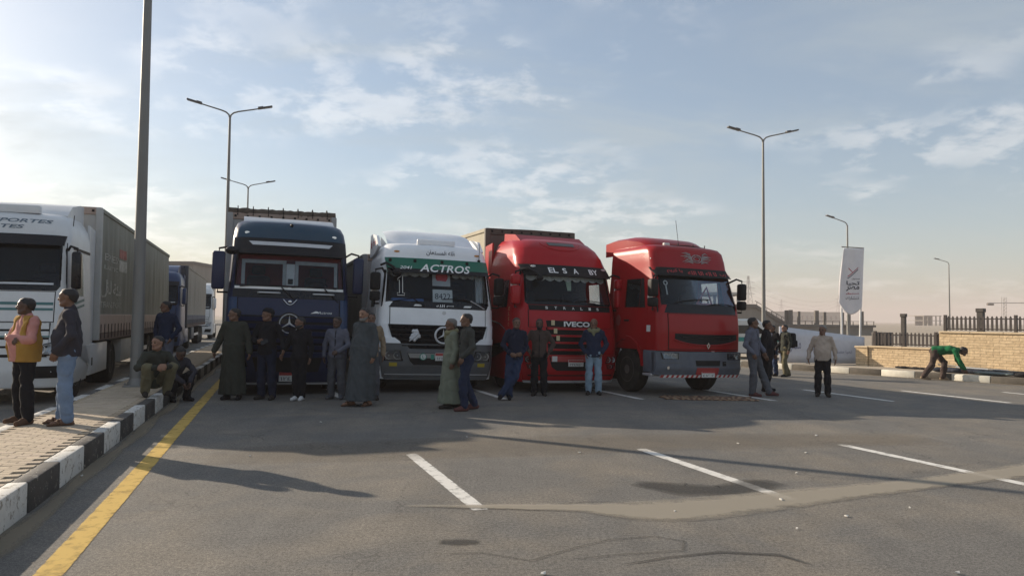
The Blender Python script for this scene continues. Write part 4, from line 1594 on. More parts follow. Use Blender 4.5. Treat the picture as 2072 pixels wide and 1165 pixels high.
def red_truck(loc, rz):
    root = empty('truck', loc, rz, 'red truck cab with black visor reading ELS A BY and horizontal grille bars', 'truck')
    c = Cab([(0.24, 0.08, 1.20, 0.22, 0.12), (0.5, 0.0, 1.24, 0.22, 0.13), (1.0, 0.0, 1.245, 0.22, 0.13), (1.6, 0.04, 1.24, 0.22, 0.14),
             (1.85, 0.08, 1.235, 0.22, 0.14), (2.0, 0.12, 1.22, 0.22, 0.15), (2.64, 0.31, 1.17, 0.22, 0.15), (2.9, 0.38, 1.16, 0.25, 0.16),
             (3.1, 0.47, 1.13, 0.3, 0.17), (3.3, 0.62, 1.07, 0.34, 0.18), (3.45, 0.82, 0.99, 0.36, 0.2), (3.53, 1.05, 0.92, 0.36, 0.2), (3.57, 1.4, 0.85, 0.36, 0.2)], 2.25, root)
    wz = (2.01, 2.63)
    c.shell(M_RED, 0.88, wz, (1.0, 1.52), (1.9, 2.52))
    vis = c.patch('sun_visor', [(2.62, -1.10, 1.10), (2.88, -1.13, 1.13)], lambda x, z: 0.03 + 0.16 * (2.88 - z) / 0.26, M_BLACK, thick=0.03)
    VP = lambda x, z: (x, c.fy(x, z) - (0.038 + 0.16 * (2.88 - z) / 0.26), z)
    for ch, x, w in (('EL', -0.42, 0.22), ('S', -0.14, 0.10), ('A', 0.14, 0.13), ('BY', 0.62, 0.24)):
        text_on('visor_letters', ch, VP, x, 2.75, w, M_WHITE_T, vis, height=0.125, bold=0.02)
    for x in (-0.86, 0.95):
        disc_on(c, 'marker_lamp', x, 2.83, 0.06, 0.08, M_SILVER, vis, rz=0.025)
    c.frame('windscreen_frame', (1.96, 2.67, 1.19, 1.13), (2.02, 2.62, 1.06, 1.02), 0.010, M_BLACKG)
    c.patch('windscreen', [(2.01, -1.08, 1.08), (2.63, -1.04, 1.04)], 0.001, M_GLASS, thick=0.006)
    interior(c, wz, M_INT, 1.55)
    scallop(c, 'curtain_valance', -1.0, 1.0, 2.63, 0.13, 9, 0.05, M_LACE)
    c.patch('hanging_pennant', [(2.30, -0.03, 0.06), (2.55, -0.06, 0.09)], -0.06, mat('pale_green_cloth', (0.35, 0.42, 0.30), 0.9), thick=0.006, nx=2)
    wiper(c, -0.85, 2.06, 0.0, 2.05); wiper(c, 0.1, 2.05, 0.85, 2.04)
    # roof lid with curved moulding
    lid = c.patch('roof_lid', [(3.36, -0.33, 0.33), (3.44, -0.35, 0.35)], 0.02, mat('grey_lid', (0.10, 0.095, 0.09), 0.4), thick=0.03)
    mo = MB(); P = c.P(0.004)
    mo.tube([P(0.52 * math.sin(t), 3.44 - 0.20 * math.cos(t)) for t in np.linspace(-1.45, 1.45, 20)], 0.012, 6); mo.build('roof_moulding', M_RED, root)
    # name band
    c.patch('name_band', [(1.84, -1.02, 1.02), (1.95, -1.03, 1.03)], 0.016, M_BLACK)
    for k, ch in enumerate('STRALIS'):
        text_on('band_letter', ch, c.P(0.022), -0.62 + k * 0.215, 1.895, 0.06, M_WHITE_T, root, height=0.06, bold=0.02)
    c.patch('panel_gap', [(1.445, -1.046, 1.046), (1.838, -1.046, 1.046)], 0.006, M_BLACK)
    c.patch('front_flap', [(1.46, -1.03, 1.03), (1.83, -1.03, 1.03)], 0.014, M_RED)
    c.patch('badge_band', [(1.47, -0.62, 0.62), (1.61, -0.65, 0.65)], 0.022, M_BLACK)
    text_on('badge_lettering', 'IVECO', c.P(0.032), 0.10, 1.54, 0.66, M_WHITE_T, root, height=0.115, bold=0.035)
    # grille: black voids with red bars
    c.patch('grille_backing', [(0.84, -0.58, 0.58), (1.45, -0.64, 0.64)], 0.010, M_BLACK)
    for i in range(4):
        z = 1.43 - 0.155 * i
        c.patch('grille_bar', [(z - 0.022, -0.62 + 0.01 * i, 0.62 - 0.01 * i), (z + 0.022, -0.62 + 0.01 * i, 0.62 - 0.01 * i)], 0.05, M_RED, thick=0.05, nz=1)
    for s in (-1, 1):
        def S(a, b):
            return tuple(sorted((s * a, s * b)))
        c.patch('cheek_panel', [(0.86, *S(0.60, 1.17)), (1.45, *S(0.66, 1.19))], 0.035, M_RED, nx=10, thick=0.03)
    M_CREAM = mat('cream_reflector', (0.5, 0.42, 0.25), 0.5)
    for x, z in ((-0.50, 1.56), (-0.44, 1.38), (-0.38, 1.22)):
        c.patch('reflector_sticker', [(z - 0.055, x - 0.04, x + 0.04), (z + 0.055, x - 0.04, x + 0.04)], 0.056, M_CREAM, thick=0.006, nx=2)
    # bumper
    c.patch('bumper', [(0.30, -1.14, 1.14), (0.52, -1.19, 1.19), (0.85, -1.19, 1.19)], 0.045, M_RED, thick=0.045)
    c.patch('bumper_opening', [(0.50, -0.40, 0.40), (0.58, -0.52, 0.52), (0.80, -0.58, 0.58)], 0.052, M_BLACK, thick=0.02)
    c.patch('bumper_step', [(0.38, -1.05, 1.05), (0.405, -1.05, 1.05)], 0.056, M_BLACK, thick=0.02)
    c.patch('chrome_lip', [(0.225, -1.10, 1.10), (0.275, -1.12, 1.12)], 0.05, M_SILVER, thick=0.04)
    for s in (-1, 1):
        headlight(c, [(s * 0.84, 0.66), (s * 1.12, 0.68), (s * 1.14, 0.82), (s * 0.90, 0.82)], 0.055)
        headlight(c, [(s * 0.90, 0.54), (s * 1.06, 0.54), (s * 1.10, 0.64), (s * 0.88, 0.64)], 0.055, bulbs=1, name='fog_lamp')
    c.patch('plate_panel', [(0.70, -0.54, 0.54), (0.82, -0.54, 0.54)], 0.062, M_PLATE_R, thick=0.02)
    c.patch('plate_sticker', [(0.70, -0.52, -0.40), (0.82, -0.52, -0.40)], 0.067, M_PLATE, thick=0.005, nx=2)
    plate(c, 0.05, 0.67, 0.38, 0.15, 0.078, '٢٣٤٧٥٦')
    for s in (-1, 1):
        c.side_patch('door', s, [(0.62, 0.98), (1.54, 0.98), (1.54, 1.88), (0.62, 1.88)], 0.008, M_RED)
        c.side_patch('side_window', s, [(0.98, 1.89), (1.54, 1.89), (1.54, 2.53), (0.98, 2.53)], 0.004, M_GLASS_S, thick=0.004)
        c.side_patch('wheel_arch', s, [(0.66, 0.5), (0.8, 0.9), (1.2, 1.08), (1.7, 1.02), (2.05, 0.6), (2.2, 0.6), (2.2, 0.97), (0.6, 0.97), (0.55, 0.5)], 0.02, M_BLACK, thick=0.03)
        t = MB(); xs = s * (c.par(1.45)[1] + 0.012)
        t.tube([(xs, 0.8, 1.30), (xs, 1.3, 1.50), (xs, 1.9, 1.58), (xs, 2.2, 1.58)], 0.018, 6); t.build('flank_moulding', M_CHROME, root)
    mirror_parts(c, -1, 0.28, 1.95, 2.62, 1.22, 0.20, M_RED, low=2.38)
    mirror_parts(c, 1, 0.28, 1.95, 2.62, 1.22, 0.20, M_RED, low=2.38)
    k = MB(); y = c.fy(-1.0, 2.7)
    k.tube([(-1.14, y + 0.02, 2.74), (-1.02, y - 0.16, 2.76), (-0.86, y - 0.30, 2.66), (-0.80, y - 0.33, 2.58)], 0.032, 8)
    k.ball((-0.80, y - 0.33, 2.55), (0.09, 0.05, 0.07), 10, 8)
    k.build('kerb_mirror', M_BLACK, root)
    d = MB()
    d.prism([(1.2, 3.5), (1.5, 3.66), (2.2, 3.74), (2.25, 3.0), (1.2, 3.0)], -0.86, 0.86, 'x')
    d.build('roof_deflector', M_RED, root, angle=20)
    for s in (-1, 1):
        f = MB(); x = s * 1.14
        f.prism([(2.26, 1.0), (2.75, 1.0), (2.75, 3.45), (2.26, 3.5)], x - 0.02, x + 0.02, 'x'); f.build('side_deflector', M_RED, root, smooth=False)
    sl = [('E', 1.86), ('L', 1.74), ('S', 1.62), ('O', 1.50)]
    for ch, z in sl:
        text_on('side_letters', ch, lambda x, zz: (-(c.par(zz)[1] + 0.012), 0.75 - x, zz), -0.05, z, 0.07, M_CREAM, root, height=0.08)
    chassis(root, 0.1, 6.0, [1.42, 5.0])
    return root

# ================================================================ RED TRACTOR AT THE RIGHT
M_RED2 = paint('red_tractor_paint', (0.30, 0.004, 0.007), 0.015)
M_BUMP2 = mat('blue_grey_bumper', (0.085, 0.10, 0.13), 0.55, var=0.15, dust=0.12)

def red_tractor(loc, rz):
    root = empty('truck', loc, rz, 'red tractor unit with smile-shaped grille slot and striped grey bumper, rightmost of the front row', 'truck')
    c = Cab([(0.98, 0.02, 1.20, 0.14, 0.06), (1.4, 0.0, 1.20, 0.14, 0.07), (1.79, 0.03, 1.195, 0.14, 0.07), (1.98, 0.07, 1.18, 0.14, 0.08),
             (2.64, 0.28, 1.12, 0.15, 0.08), (2.80, 0.33, 1.11, 0.18, 0.09), (3.0, 0.375, 1.10, 0.18, 0.09), (3.20, 0.43, 1.08, 0.19, 0.1), (3.29, 0.50, 1.04, 0.22, 0.11), (3.335, 0.64, 0.98, 0.25, 0.12), (3.345, 0.9, 0.94, 0.28, 0.12)], 2.15, root)
    wz = (1.99, 2.63)
    c.shell(M_RED2, 0.92, wz, (0.85, 1.42), (1.92, 2.56))
    # visor with red lettering
    vis = c.patch('sun_visor', [(2.62, -1.10, 1.10), (2.81, -1.12, 1.12)], lambda x, z: 0.03 + 0.08 * (2.81 - z) / 0.19, M_BLACK, thick=0.03)
    VP = lambda x, z: (x, c.fy(x, z) - (0.036 + 0.08 * (2.81 - z) / 0.19), z)
    text_on('visor_lettering', arabic('يا كريم'), VP, -0.62, 2.73, 0.42, M_RED_T, vis, height=0.10, bold=0.02)
    text_on('visor_lettering', arabic('لا اله الا الله'), VP, 0.15, 2.71, 0.86, M_RED_T, vis, height=0.09, bold=0.02)
    text_on('visor_lettering', arabic('يا رب'), VP, 0.86, 2.71, 0.34, M_RED_T, vis, height=0.09, bold=0.02)
    # emblem on the roof front: winged swirl
    em = MB(); P = c.P(0.008)
    rr = random.Random(3)
    em.tube([P(0.10 + 0.15 * math.cos(t), 3.04 + 0.085 * math.sin(t)) for t in np.linspace(0, 6.283, 26)], 0.012, 5, caps=False)
    em.tube([P(0.10 + 0.09 * math.cos(t), 3.04 + 0.045 * math.sin(t)) for t in np.linspace(0, 6.283, 20)], 0.010, 5, caps=False)
    for s in (-1, 1):
        for k in range(7):
            z = 2.94 + k * 0.033
            x0 = 0.10 + s * (0.12 + 0.01 * k); x1 = 0.10 + s * (0.40 + rr.uniform(-0.06, 0.08))
            em.tube([P(x0, z), P((x0 + x1) / 2, z + 0.02 + rr.uniform(-.02, .02)), P(x1, z + rr.uniform(-0.02, 0.03))], [0.014, 0.012, 0.003], 5)
    em.build('roof_emblem', mat('emblem_silver', (0.34, 0.30, 0.30), 0.5, metal=0.3), root)
    c.frame('windscreen_frame', (1.80, 2.67, 1.17, 1.11), (2.0, 2.62, 1.05, 1.01), 0.010, M_BLACKG)
    c.patch('windscreen', [(1.99, -1.07, 1.07), (2.63, -1.03, 1.03)], 0.001, M_GLASS, thick=0.006)
    interior(c, wz, M_INT, 1.5, wheel_x=0.62)
    tri = MB(); y = c.fy(0.3, 2.1) + 0.14
    tri.tube([(0.10, y + 0.1, 2.02), (0.30, y, 2.40), (0.55, y + 0.1, 2.02)], 0.024, 6)
    tri.tube([(0.10, y + 0.1, 2.03), (0.55, y + 0.1, 2.03)], 0.022, 6)
    tri.build('warning_triangle', mat('faded_red_plastic', (0.42, 0.10, 0.10), 0.5), root)
    f = MB(); P2 = c.P(-0.04)
    f.tube([P2(-0.85 + 0.045 * math.cos(t), 2.46 + 0.045 * math.sin(t)) for t in np.linspace(0, 6.283, 16)], 0.014, 5, caps=False)
    f.tube([P2(-0.85, 2.40), P2(-0.85, 2.20)], 0.016, 5); f.build('hanging_charm', M_LACE, root)
    wiper(c, -0.75, 2.02, 0.25, 2.12); wiper(c, 0.2, 2.0, 0.95, 2.0)
    c.patch('panel_gap', [(1.006, -0.935, 1.095), (1.788, -0.955, 1.095)], 0.007, M_BLACK)
    c.patch('front_panel', [(1.02, -0.92, 1.08), (1.40, -0.93, 1.08), (1.78, -0.94, 1.08)], 0.016, M_RED2)
    # smile grille: curved lower edge
    sm = MB(); Pf = c.P(0.024)
    N = 30
    for layer, off in ((0, 0.022), (1, -0.02)):
        for k in range(N + 1):
            t = -1 + 2 * k / N
            x = 0.12 + 0.90 * t
            zt = 1.36 - 0.015 * (1 - t * t)
            zb = 1.24 - 0.115 * (1 - abs(t) ** 2.4)
            for z in (zt, zb):
                sm.v.append((x, c.fy(x, z) - off, z))
    M2 = 2 * (N + 1)
    for k in range(N):
        sm.f += [(2 * k, 2 * k + 2, 2 * k + 3, 2 * k + 1), (2 * k, M2 + 2 * k, M2 + 2 * k + 2, 2 * k + 2), (2 * k + 1, 2 * k + 3, M2 + 2 * k + 3, M2 + 2 * k + 1)]
        sm.mi += [0, 0, 0]
    sm.build('grille_slot', M_BLACK, root)
    lip = MB()
    lip.tube([c.P(0.03)(0.12 + 0.92 * t, 1.225 - 0.115 * (1 - abs(t) ** 2.4)) for t in np.linspace(-1, 1, 26)], 0.016, 6); lip.build('grille_lip', M_RED2, root)
    for k in range(3):
        z = 1.325 - 0.04 * k
        c.patch('grille_slat', [(z - 0.008, -0.68 + 0.06 * k, 0.92 - 0.06 * k), (z + 0.008, -0.68 + 0.06 * k, 0.92 - 0.06 * k)], 0.028, M_BLACKG, thick=0.02, nz=1)
    lz = MB(); Pl = c.P(0.05)
    def dia(a, b):
        return [Pl(0.14, 1.10 + b), Pl(0.14 + a, 1.10), Pl(0.14, 1.10 - b), Pl(0.14 - a, 1.10)]
    A, B = dia(0.052, 0.075), dia(0.022, 0.036)
    for k in range(4):
        lz.add([A[k], A[(k + 1) % 4], B[(k + 1) % 4], B[k]], [(0, 1, 2, 3)])
    lz.build('diamond_badge', M_CHROME, root, smooth=False)
    # bumper: separate, below the cab
    b = Cab([(0.42, 0.05, 1.22, 0.16, 0.05), (0.6, -0.02, 1.23, 0.16, 0.06), (0.97, 0.0, 1.23, 0.16, 0.06)], 1.2, root)
    b.patch('bumper', [(0.46, -1.22, 1.22), (0.6, -1.22, 1.22), (0.965, -1.22, 1.22)], 0.04, M_BUMP2, thick=0.16, nx=30)
    b.patch('bumper_slot', [(0.66, -0.22, 0.46), (0.78, -0.24, 0.48)], 0.046, M_BLACK, thick=0.02)
    b.patch('towing_flap', [(0.66, 0.55, 0.66), (0.76, 0.55, 0.66)], 0.045, M_BLACK, thick=0.02, nx=3)
    for zz in (0.58, 0.72, 0.86):
        for s in (-1, 1):
            x0, x1 = sorted((s * 0.60, s * 1.15))
            b.patch('bumper_rib', [(zz, x0, x1), (zz + 0.012, x0, x1)], 0.046, M_GREYP, thick=0.02, nz=1)
    for s in (-1, 1):
        headlight(b, [(s * 0.70, 0.80), (s * 1.13, 0.80), (s * 1.16, 0.94), (s * 0.70, 0.94)], 0.048, bulbs=2)
    disc_on(b, 'step_lamp', -0.98, 0.62, 0.035, 0.05, M_CHROME)
    # red and white slanted warning stripes along the lower edge
    n = 34
    for k in range(n):
        x0 = -1.14 + 2.28 * k / n
        w = 2.28 / n
        mb = MB(); P = b.P(0.048)
        q = [P(x0, 0.405), P(x0 + w, 0.405), P(x0 + w + 0.03, 0.462), P(x0 + 0.03, 0.462)]
        mb.add(q + [(p[0], p[1] + 0.015, p[2]) for p in q], [(0, 1, 2, 3), (7, 6, 5, 4), (0, 1, 5, 4), (2, 3, 7, 6), (1, 2, 6, 5), (3, 0, 4, 7)])
        mb.build('warning_stripe', M_PLATE if k % 2 else M_PLATE_R, root, smooth=False)
    b.patch('plate_panel', [(0.47, -0.20, 0.44), (0.62, -0.20, 0.44)], 0.05, M_PLATE_R, thick=0.02)
    plate(b, 0.14, 0.485, 0.38, 0.15, 0.06, '٤٧٦٢')
    # flanks: door, arches, badge, steps
    for s in (-1, 1):
        c.side_patch('door', s, [(0.50, 1.02), (1.44, 1.02), (1.44, 1.90), (0.50, 1.90)], 0.008, M_RED2)
        c.side_patch('side_window', s, [(0.83, 1.91), (1.44, 1.91), (1.44, 2.57), (0.83, 2.57)], 0.004, M_GLASS_S, thick=0.004)
        fr = c.side_patch('window_pillar', s, [(0.60, 1.91), (0.825, 1.91), (0.825, 2.57), (0.74, 2.57)], 0.012, M_BLACK)
        # flared arch as an arc of boxes
        ar = MB(); xs = sorted((s * 1.02, s * 1.25))
        prev = None
        for k in range(13):
            t = math.pi * (0.02 + 0.96 * k / 12)
            p = (1.30 - 0.66 * math.cos(t), 0.58 + 0.62 * math.sin(t))
            if prev:
                q = [(prev[0], prev[1]), (p[0], p[1]), (1.30 + (p[0] - 1.30) * 1.10, 0.58 + (p[1] - 0.58) * 1.12), (1.30 + (prev[0] - 1.30) * 1.10, 0.58 + (prev[1] - 0.58) * 1.12)]
                ar.prism(q, xs[0], xs[1], 'x')
            prev = p
        ar.build('wheel_arch', M_RED2, root, angle=30)
        st = MB(); st.rbox(*sorted((s * 0.95, s * 1.22)), 0.16, 0.62, 0.50, 0.98, 0.03, 2); st.build('step_box', M_BUMP2, root)
        st = MB(); st.rbox(*sorted((s * 1.0, s * 1.24)), 0.24, 0.60, 0.42, 0.48, 0.015, 1); st.build('step_tread', M_SILVER, root)
        c.side_patch('oval_badge', s, [(1.66 + 0.09 * math.cos(t), 1.62 + 0.13 * math.sin(t)) for t in np.linspace(0, 2 * math.pi, 20)[:-1]], 0.010, mat('dull_badge', (0.22, 0.04, 0.04), 0.5), thick=0.006)
        c.side_patch('side_sticker', s, [(0.36, 1.38), (0.50, 1.38), (0.50, 1.52), (0.36, 1.52)], 0.012, M_PLATE, thick=0.004)
        hd = MB(); xh = s * (c.par(1.65)[1] + 0.03); hd.rbox(*sorted((xh - 0.02, xh + 0.015)), 1.20, 1.38, 1.60, 1.64, 0.008, 1); hd.build('door_handle', M_BLACK, root)
    mirror_parts(c, -1, 0.16, 1.92, 2.52, 1.20, 0.20, M_BLACK, low=2.13)
    mirror_parts(c, 1, 0.16, 1.92, 2.52, 1.20, 0.17, M_BLACK, low=2.13)
    # gutter and roof spoiler
    for s in (-1, 1):
        g = MB()
        g.tube([(s * 1.075, 0.56, 3.00), (s * 1.06, 1.2, 3.14), (s * 1.05, 2.15, 3.20)], 0.016, 6)
        g.build('roof_gutter', M_LACE, root)
    d = MB()
    prof = [(0.75, 3.28), (0.90, 3.42), (1.2, 3.54), (1.7, 3.62), (2.2, 3.62), (2.55, 3.58)]
    xw = [0.72, 0.82, 0.92, 0.98, 1.0, 1.0]
    for (yy, zz), w in zip(prof, xw):
        for k in range(15):
            q = -1 + 2 * k / 14
            d.v.append((w * q, yy + 0.05 * q * q, zz - 0.10 * abs(q) ** 5))
    for i in range(5):
        for k in range(14):
            a = i * 15 + k
            d.f.append((a, a + 1, a + 16, a + 15)); d.mi.append(0)
    for s, kk in ((-1, 0), (1, 14)):
        base = len(d.v)
        for i, ((yy, zz), w) in enumerate(zip(prof, xw)):
            d.v.append((s * w, yy + 0.05, 3.16))
        for i in range(5):
            d.f.append((i * 15 + kk, (i + 1) * 15 + kk, base + i + 1, base + i)); d.mi.append(0)
    d.build('roof_deflector', M_RED2, root, angle=45)
    ml = MB(); ml.tube([(-0.5, 0.80, 3.35), (-0.5, 0.78, 3.38)], 0.03); ml.rbox(-0.58, -0.42, 0.72, 0.80, 3.34, 3.40, 0.012, 1); ml.build('roof_lamp', M_LACE, root)
    rail = MB(); rail.tube([(-0.40, 0.72, 3.345), (0.1, 0.68, 3.36), (0.62, 0.74, 3.34)], 0.012, 6)
    for x in (-0.2, 0.25, 0.6):
        rail.tube([(x, 0.70, 3.30), (x, 0.70, 3.40)], 0.012, 6)
    rail.build('roof_rail', M_BLACK, root)
    an = MB(); an.tube([(-0.1, 0.8, 3.34), (-0.16, 0.85, 3.95)], 0.006, 5); an.build('antenna', M_BLACK, root)
    chassis(root, 0.1, 5.6, [1.30, 4.8])
    # mudguards over the rear wheels
    for s in (-1, 1):
        m = MB(); prev = None
        for k in range(9):
            t = math.pi * k / 8
            p = (4.8 - 0.60 * math.cos(t), 0.50 + 0.60 * math.sin(t))
            if prev:
                m.prism([prev, p, (4.8 + (p[0] - 4.8) * 1.03, 0.5 + (p[1] - 0.5) * 1.03), (4.8 + (prev[0] - 4.8) * 1.03, 0.5 + (prev[1] - 0.5) * 1.03)], *sorted((s * 0.62, s * 1.22)), 'x')
            prev = p
        m.build('mudguard', M_BLACK, root)
    return root

# ================================================================ LEFT WHITE TRUCK
M_WHITE3 = paint('white_haul_paint', (0.66, 0.67, 0.68), 0.10)
M_TEAL = paint('teal_stripe_paint', (0.06, 0.17, 0.18), 0.08)

def haul_truck(loc, rz, body, label, detail=True, name='truck'):
    root = empty(name, loc, rz, label, 'truck')
    c = Cab([(0.30, 0.10, 1.18, 0.22, 0.14), (0.6, 0.0, 1.24, 0.24, 0.15), (1.1, 0.0, 1.245, 0.24, 0.15), (1.6, 0.04, 1.24, 0.22, 0.15),
             (1.95, 0.09, 1.23, 0.20, 0.15), (2.15, 0.13, 1.22, 0.18, 0.14), (2.95, 0.30, 1.19, 0.18, 0.13), (3.10, 0.34, 1.18, 0.22, 0.14),
             (3.30, 0.42, 1.15, 0.28, 0.16), (3.45, 0.55, 1.08, 0.32, 0.18), (3.55, 0.80, 1.0, 0.34, 0.2), (3.60, 1.2, 0.92, 0.34, 0.2)], 2.25, root)
    wz = (2.14, 2.93)
    c.shell(body, 0.90, wz, (0.95, 1.55), (2.0, 2.80))
    c.patch('sun_visor', [(2.90, -1.13, 1.13), (3.10, -1.13, 1.13)], lambda x, z: 0.03 + 0.12 * (3.10 - z) / 0.2, M_BLACKG, thick=0.03)
    c.frame('windscreen_frame', (2.06, 2.97, 1.20, 1.15), (2.16, 2.92, 1.085, 1.05), 0.010, M_BLACKG)
    c.patch('windscreen', [(2.14, -1.10, 1.10), (2.93, -1.06, 1.06)], 0.001, M_GLASS, thick=0.006)
    interior(c, wz, M_INT, 1.55)
    c.patch('sill_strip', [(2.17, -1.0, 1.0), (2.205, -1.0, 1.0)], 0.03, M_SILVER, thick=0.02)
    wiper(c, 0.1, 2.20, 0.95, 2.22)
    c.patch('panel_gap', [(1.486, -1.045, 1.045), (2.05, -1.045, 1.045)], 0.006, M_BLACK)
    c.patch('front_flap', [(1.50, -1.03, 1.03), (2.04, -1.03, 1.03)], 0.016, body)
    c.patch('grille_backing', [(0.86, -0.96, 0.96), (1.48, -1.0, 1.0)], 0.004, M_BLACK)
    for i in range(4):
        z = 1.42 - 0.15 * i
        c.patch('grille_slat', [(z - 0.055, -0.98, 0.98), (z + 0.055, -0.98, 0.98)], 0.035, body, thick=0.03, nz=1)
    c.patch('bumper', [(0.32, -1.12, 1.12), (0.60, -1.19, 1.19), (0.84, -1.19, 1.19)], 0.045, body, thick=0.045)
    for s in (-1, 1):
        headlight(c, [(s * 0.74, 0.86), (s * 1.10, 0.90), (s * 1.16, 1.16), (s * 0.92, 1.10)], 0.05)
        c.patch('fog_pocket', [(0.48, *sorted((s * 0.72, s * 1.12))), (0.70, *sorted((s * 0.78, s * 1.16)))], 0.052, M_BLACK, thick=0.02, nx=6)
        x0, x1 = sorted((s * 1.05, s * 1.215))
        c.patch('corner_panel', [(1.20, x0, x1), (2.04, x0, x1)], 0.03, body, nx=8)
        c.side_patch('door', s, [(0.58, 1.02), (1.60, 1.02), (1.60, 1.98), (0.58, 1.98)], 0.008, body)
        c.side_patch('side_window', s, [(0.93, 1.99), (1.57, 1.99), (1.57, 2.81), (0.93, 2.81)], 0.004, M_GLASS_S, thick=0.004)
        c.side_patch('window_trim', s, [(0.62, 1.99), (0.925, 1.99), (0.925, 2.81), (0.78, 2.81)], 0.014, M_BLACKG)
        c.side_patch('roof_seam', s, [(0.75, 2.87), (2.2, 2.87), (2.2, 2.92), (0.75, 2.92)], 0.012, M_BLACK)
        c.side_patch('wheel_arch', s, [(0.62, 0.5), (0.8, 0.9), (1.2, 1.12), (1.7, 1.06), (2.05, 0.6), (2.2, 0.6), (2.2, 1.0), (0.55, 1.0), (0.5, 0.5)], 0.02, body, thick=0.03)
        sk = MB(); xs = sorted((s * 1.10, s * 1.22))
        sk.rbox(xs[0], xs[1], 2.35, 4.30, 0.35, 1.02, 0.03, 2); skirt = sk.build('side_skirt', body, root)
        for yy in (2.55, 2.62):
            v = MB(); v.rbox(*sorted((s * 1.219, s * 1.226)), yy, yy + 0.05, 0.55, 0.72, 0.003, 1); v.build('vent', M_BLACK, skirt)
        df = MB(); df.prism([(2.26, 1.02), (2.85, 1.02), (2.85, 3.45), (2.26, 3.5)], s * 1.15 - 0.02, s * 1.15 + 0.02, 'x'); df.build('side_deflector', body, root, smooth=False)
    mirror_parts(c, 1, 0.30, 2.10, 2.80, 1.27, 0.16, M_BLACKG if detail else body)
    mirror_parts(c, -1, 0.30, 2.10, 2.80, 1.27, 0.16, M_BLACKG if detail else body)
    d = MB()
    d.prism([(1.1, 3.55), (1.5, 3.78), (2.2, 3.90), (2.5, 3.90), (2.5, 3.0), (1.1, 3.0)], -1.0, 1.0, 'x')
    d.build('roof_deflector', body, root, angle=25)
    if detail:
        M_GT = mat('grey_lettering', (0.10, 0.14, 0.18), 0.6)
        text_on('roof_lettering', 'TRANSPORTES', c.P(0.006), 0.10, 3.36, 1.55, M_GT, root, height=0.075, bold=0.02, shear=0.2)
        text_on('roof_lettering', 'ARTES', c.P(0.006), 0.10, 3.24, 0.70, M_GT, root, height=0.07, bold=0.02, shear=0.2)
        hb = MB(); y = c.fy(0, 3.5); hb.rbox(-0.85, 0.62, y + 0.05, y + 0.20, 3.53, 3.68, 0.02, 2); hb.build('roof_hatch', body, root)
        for zz, w_ in ((1.80, 0.05), (1.70, 0.045)):
            c.patch('teal_stripe', [(zz, -1.02, 1.02), (zz + w_, -1.02, 1.02)], 0.021, M_TEAL, thick=0.005)
            for s in (-1, 1):
                c.side_patch('teal_stripe', s, [(0.60, zz), (1.58, zz + 0.1), (1.58, zz + 0.1 + w_), (0.60, zz + w_)], 0.013, M_TEAL, thick=0.004)
        an = MB(); an.ball((1.10, 0.95, 3.08), 0.035, 8, 6); an.tube([(1.12, 0.95, 3.08), (1.14, 0.98, 3.55)], 0.008, 5); an.build('antenna', M_BLACK, root)
        c.patch('teal_line', [(1.22, -1.0, 1.0), (1.245, -1.0, 1.0)], 0.04, M_TEAL, thick=0.006)
    chassis(root, 0.1, 6.0, [1.42, 5.0], tank=False)
    return root

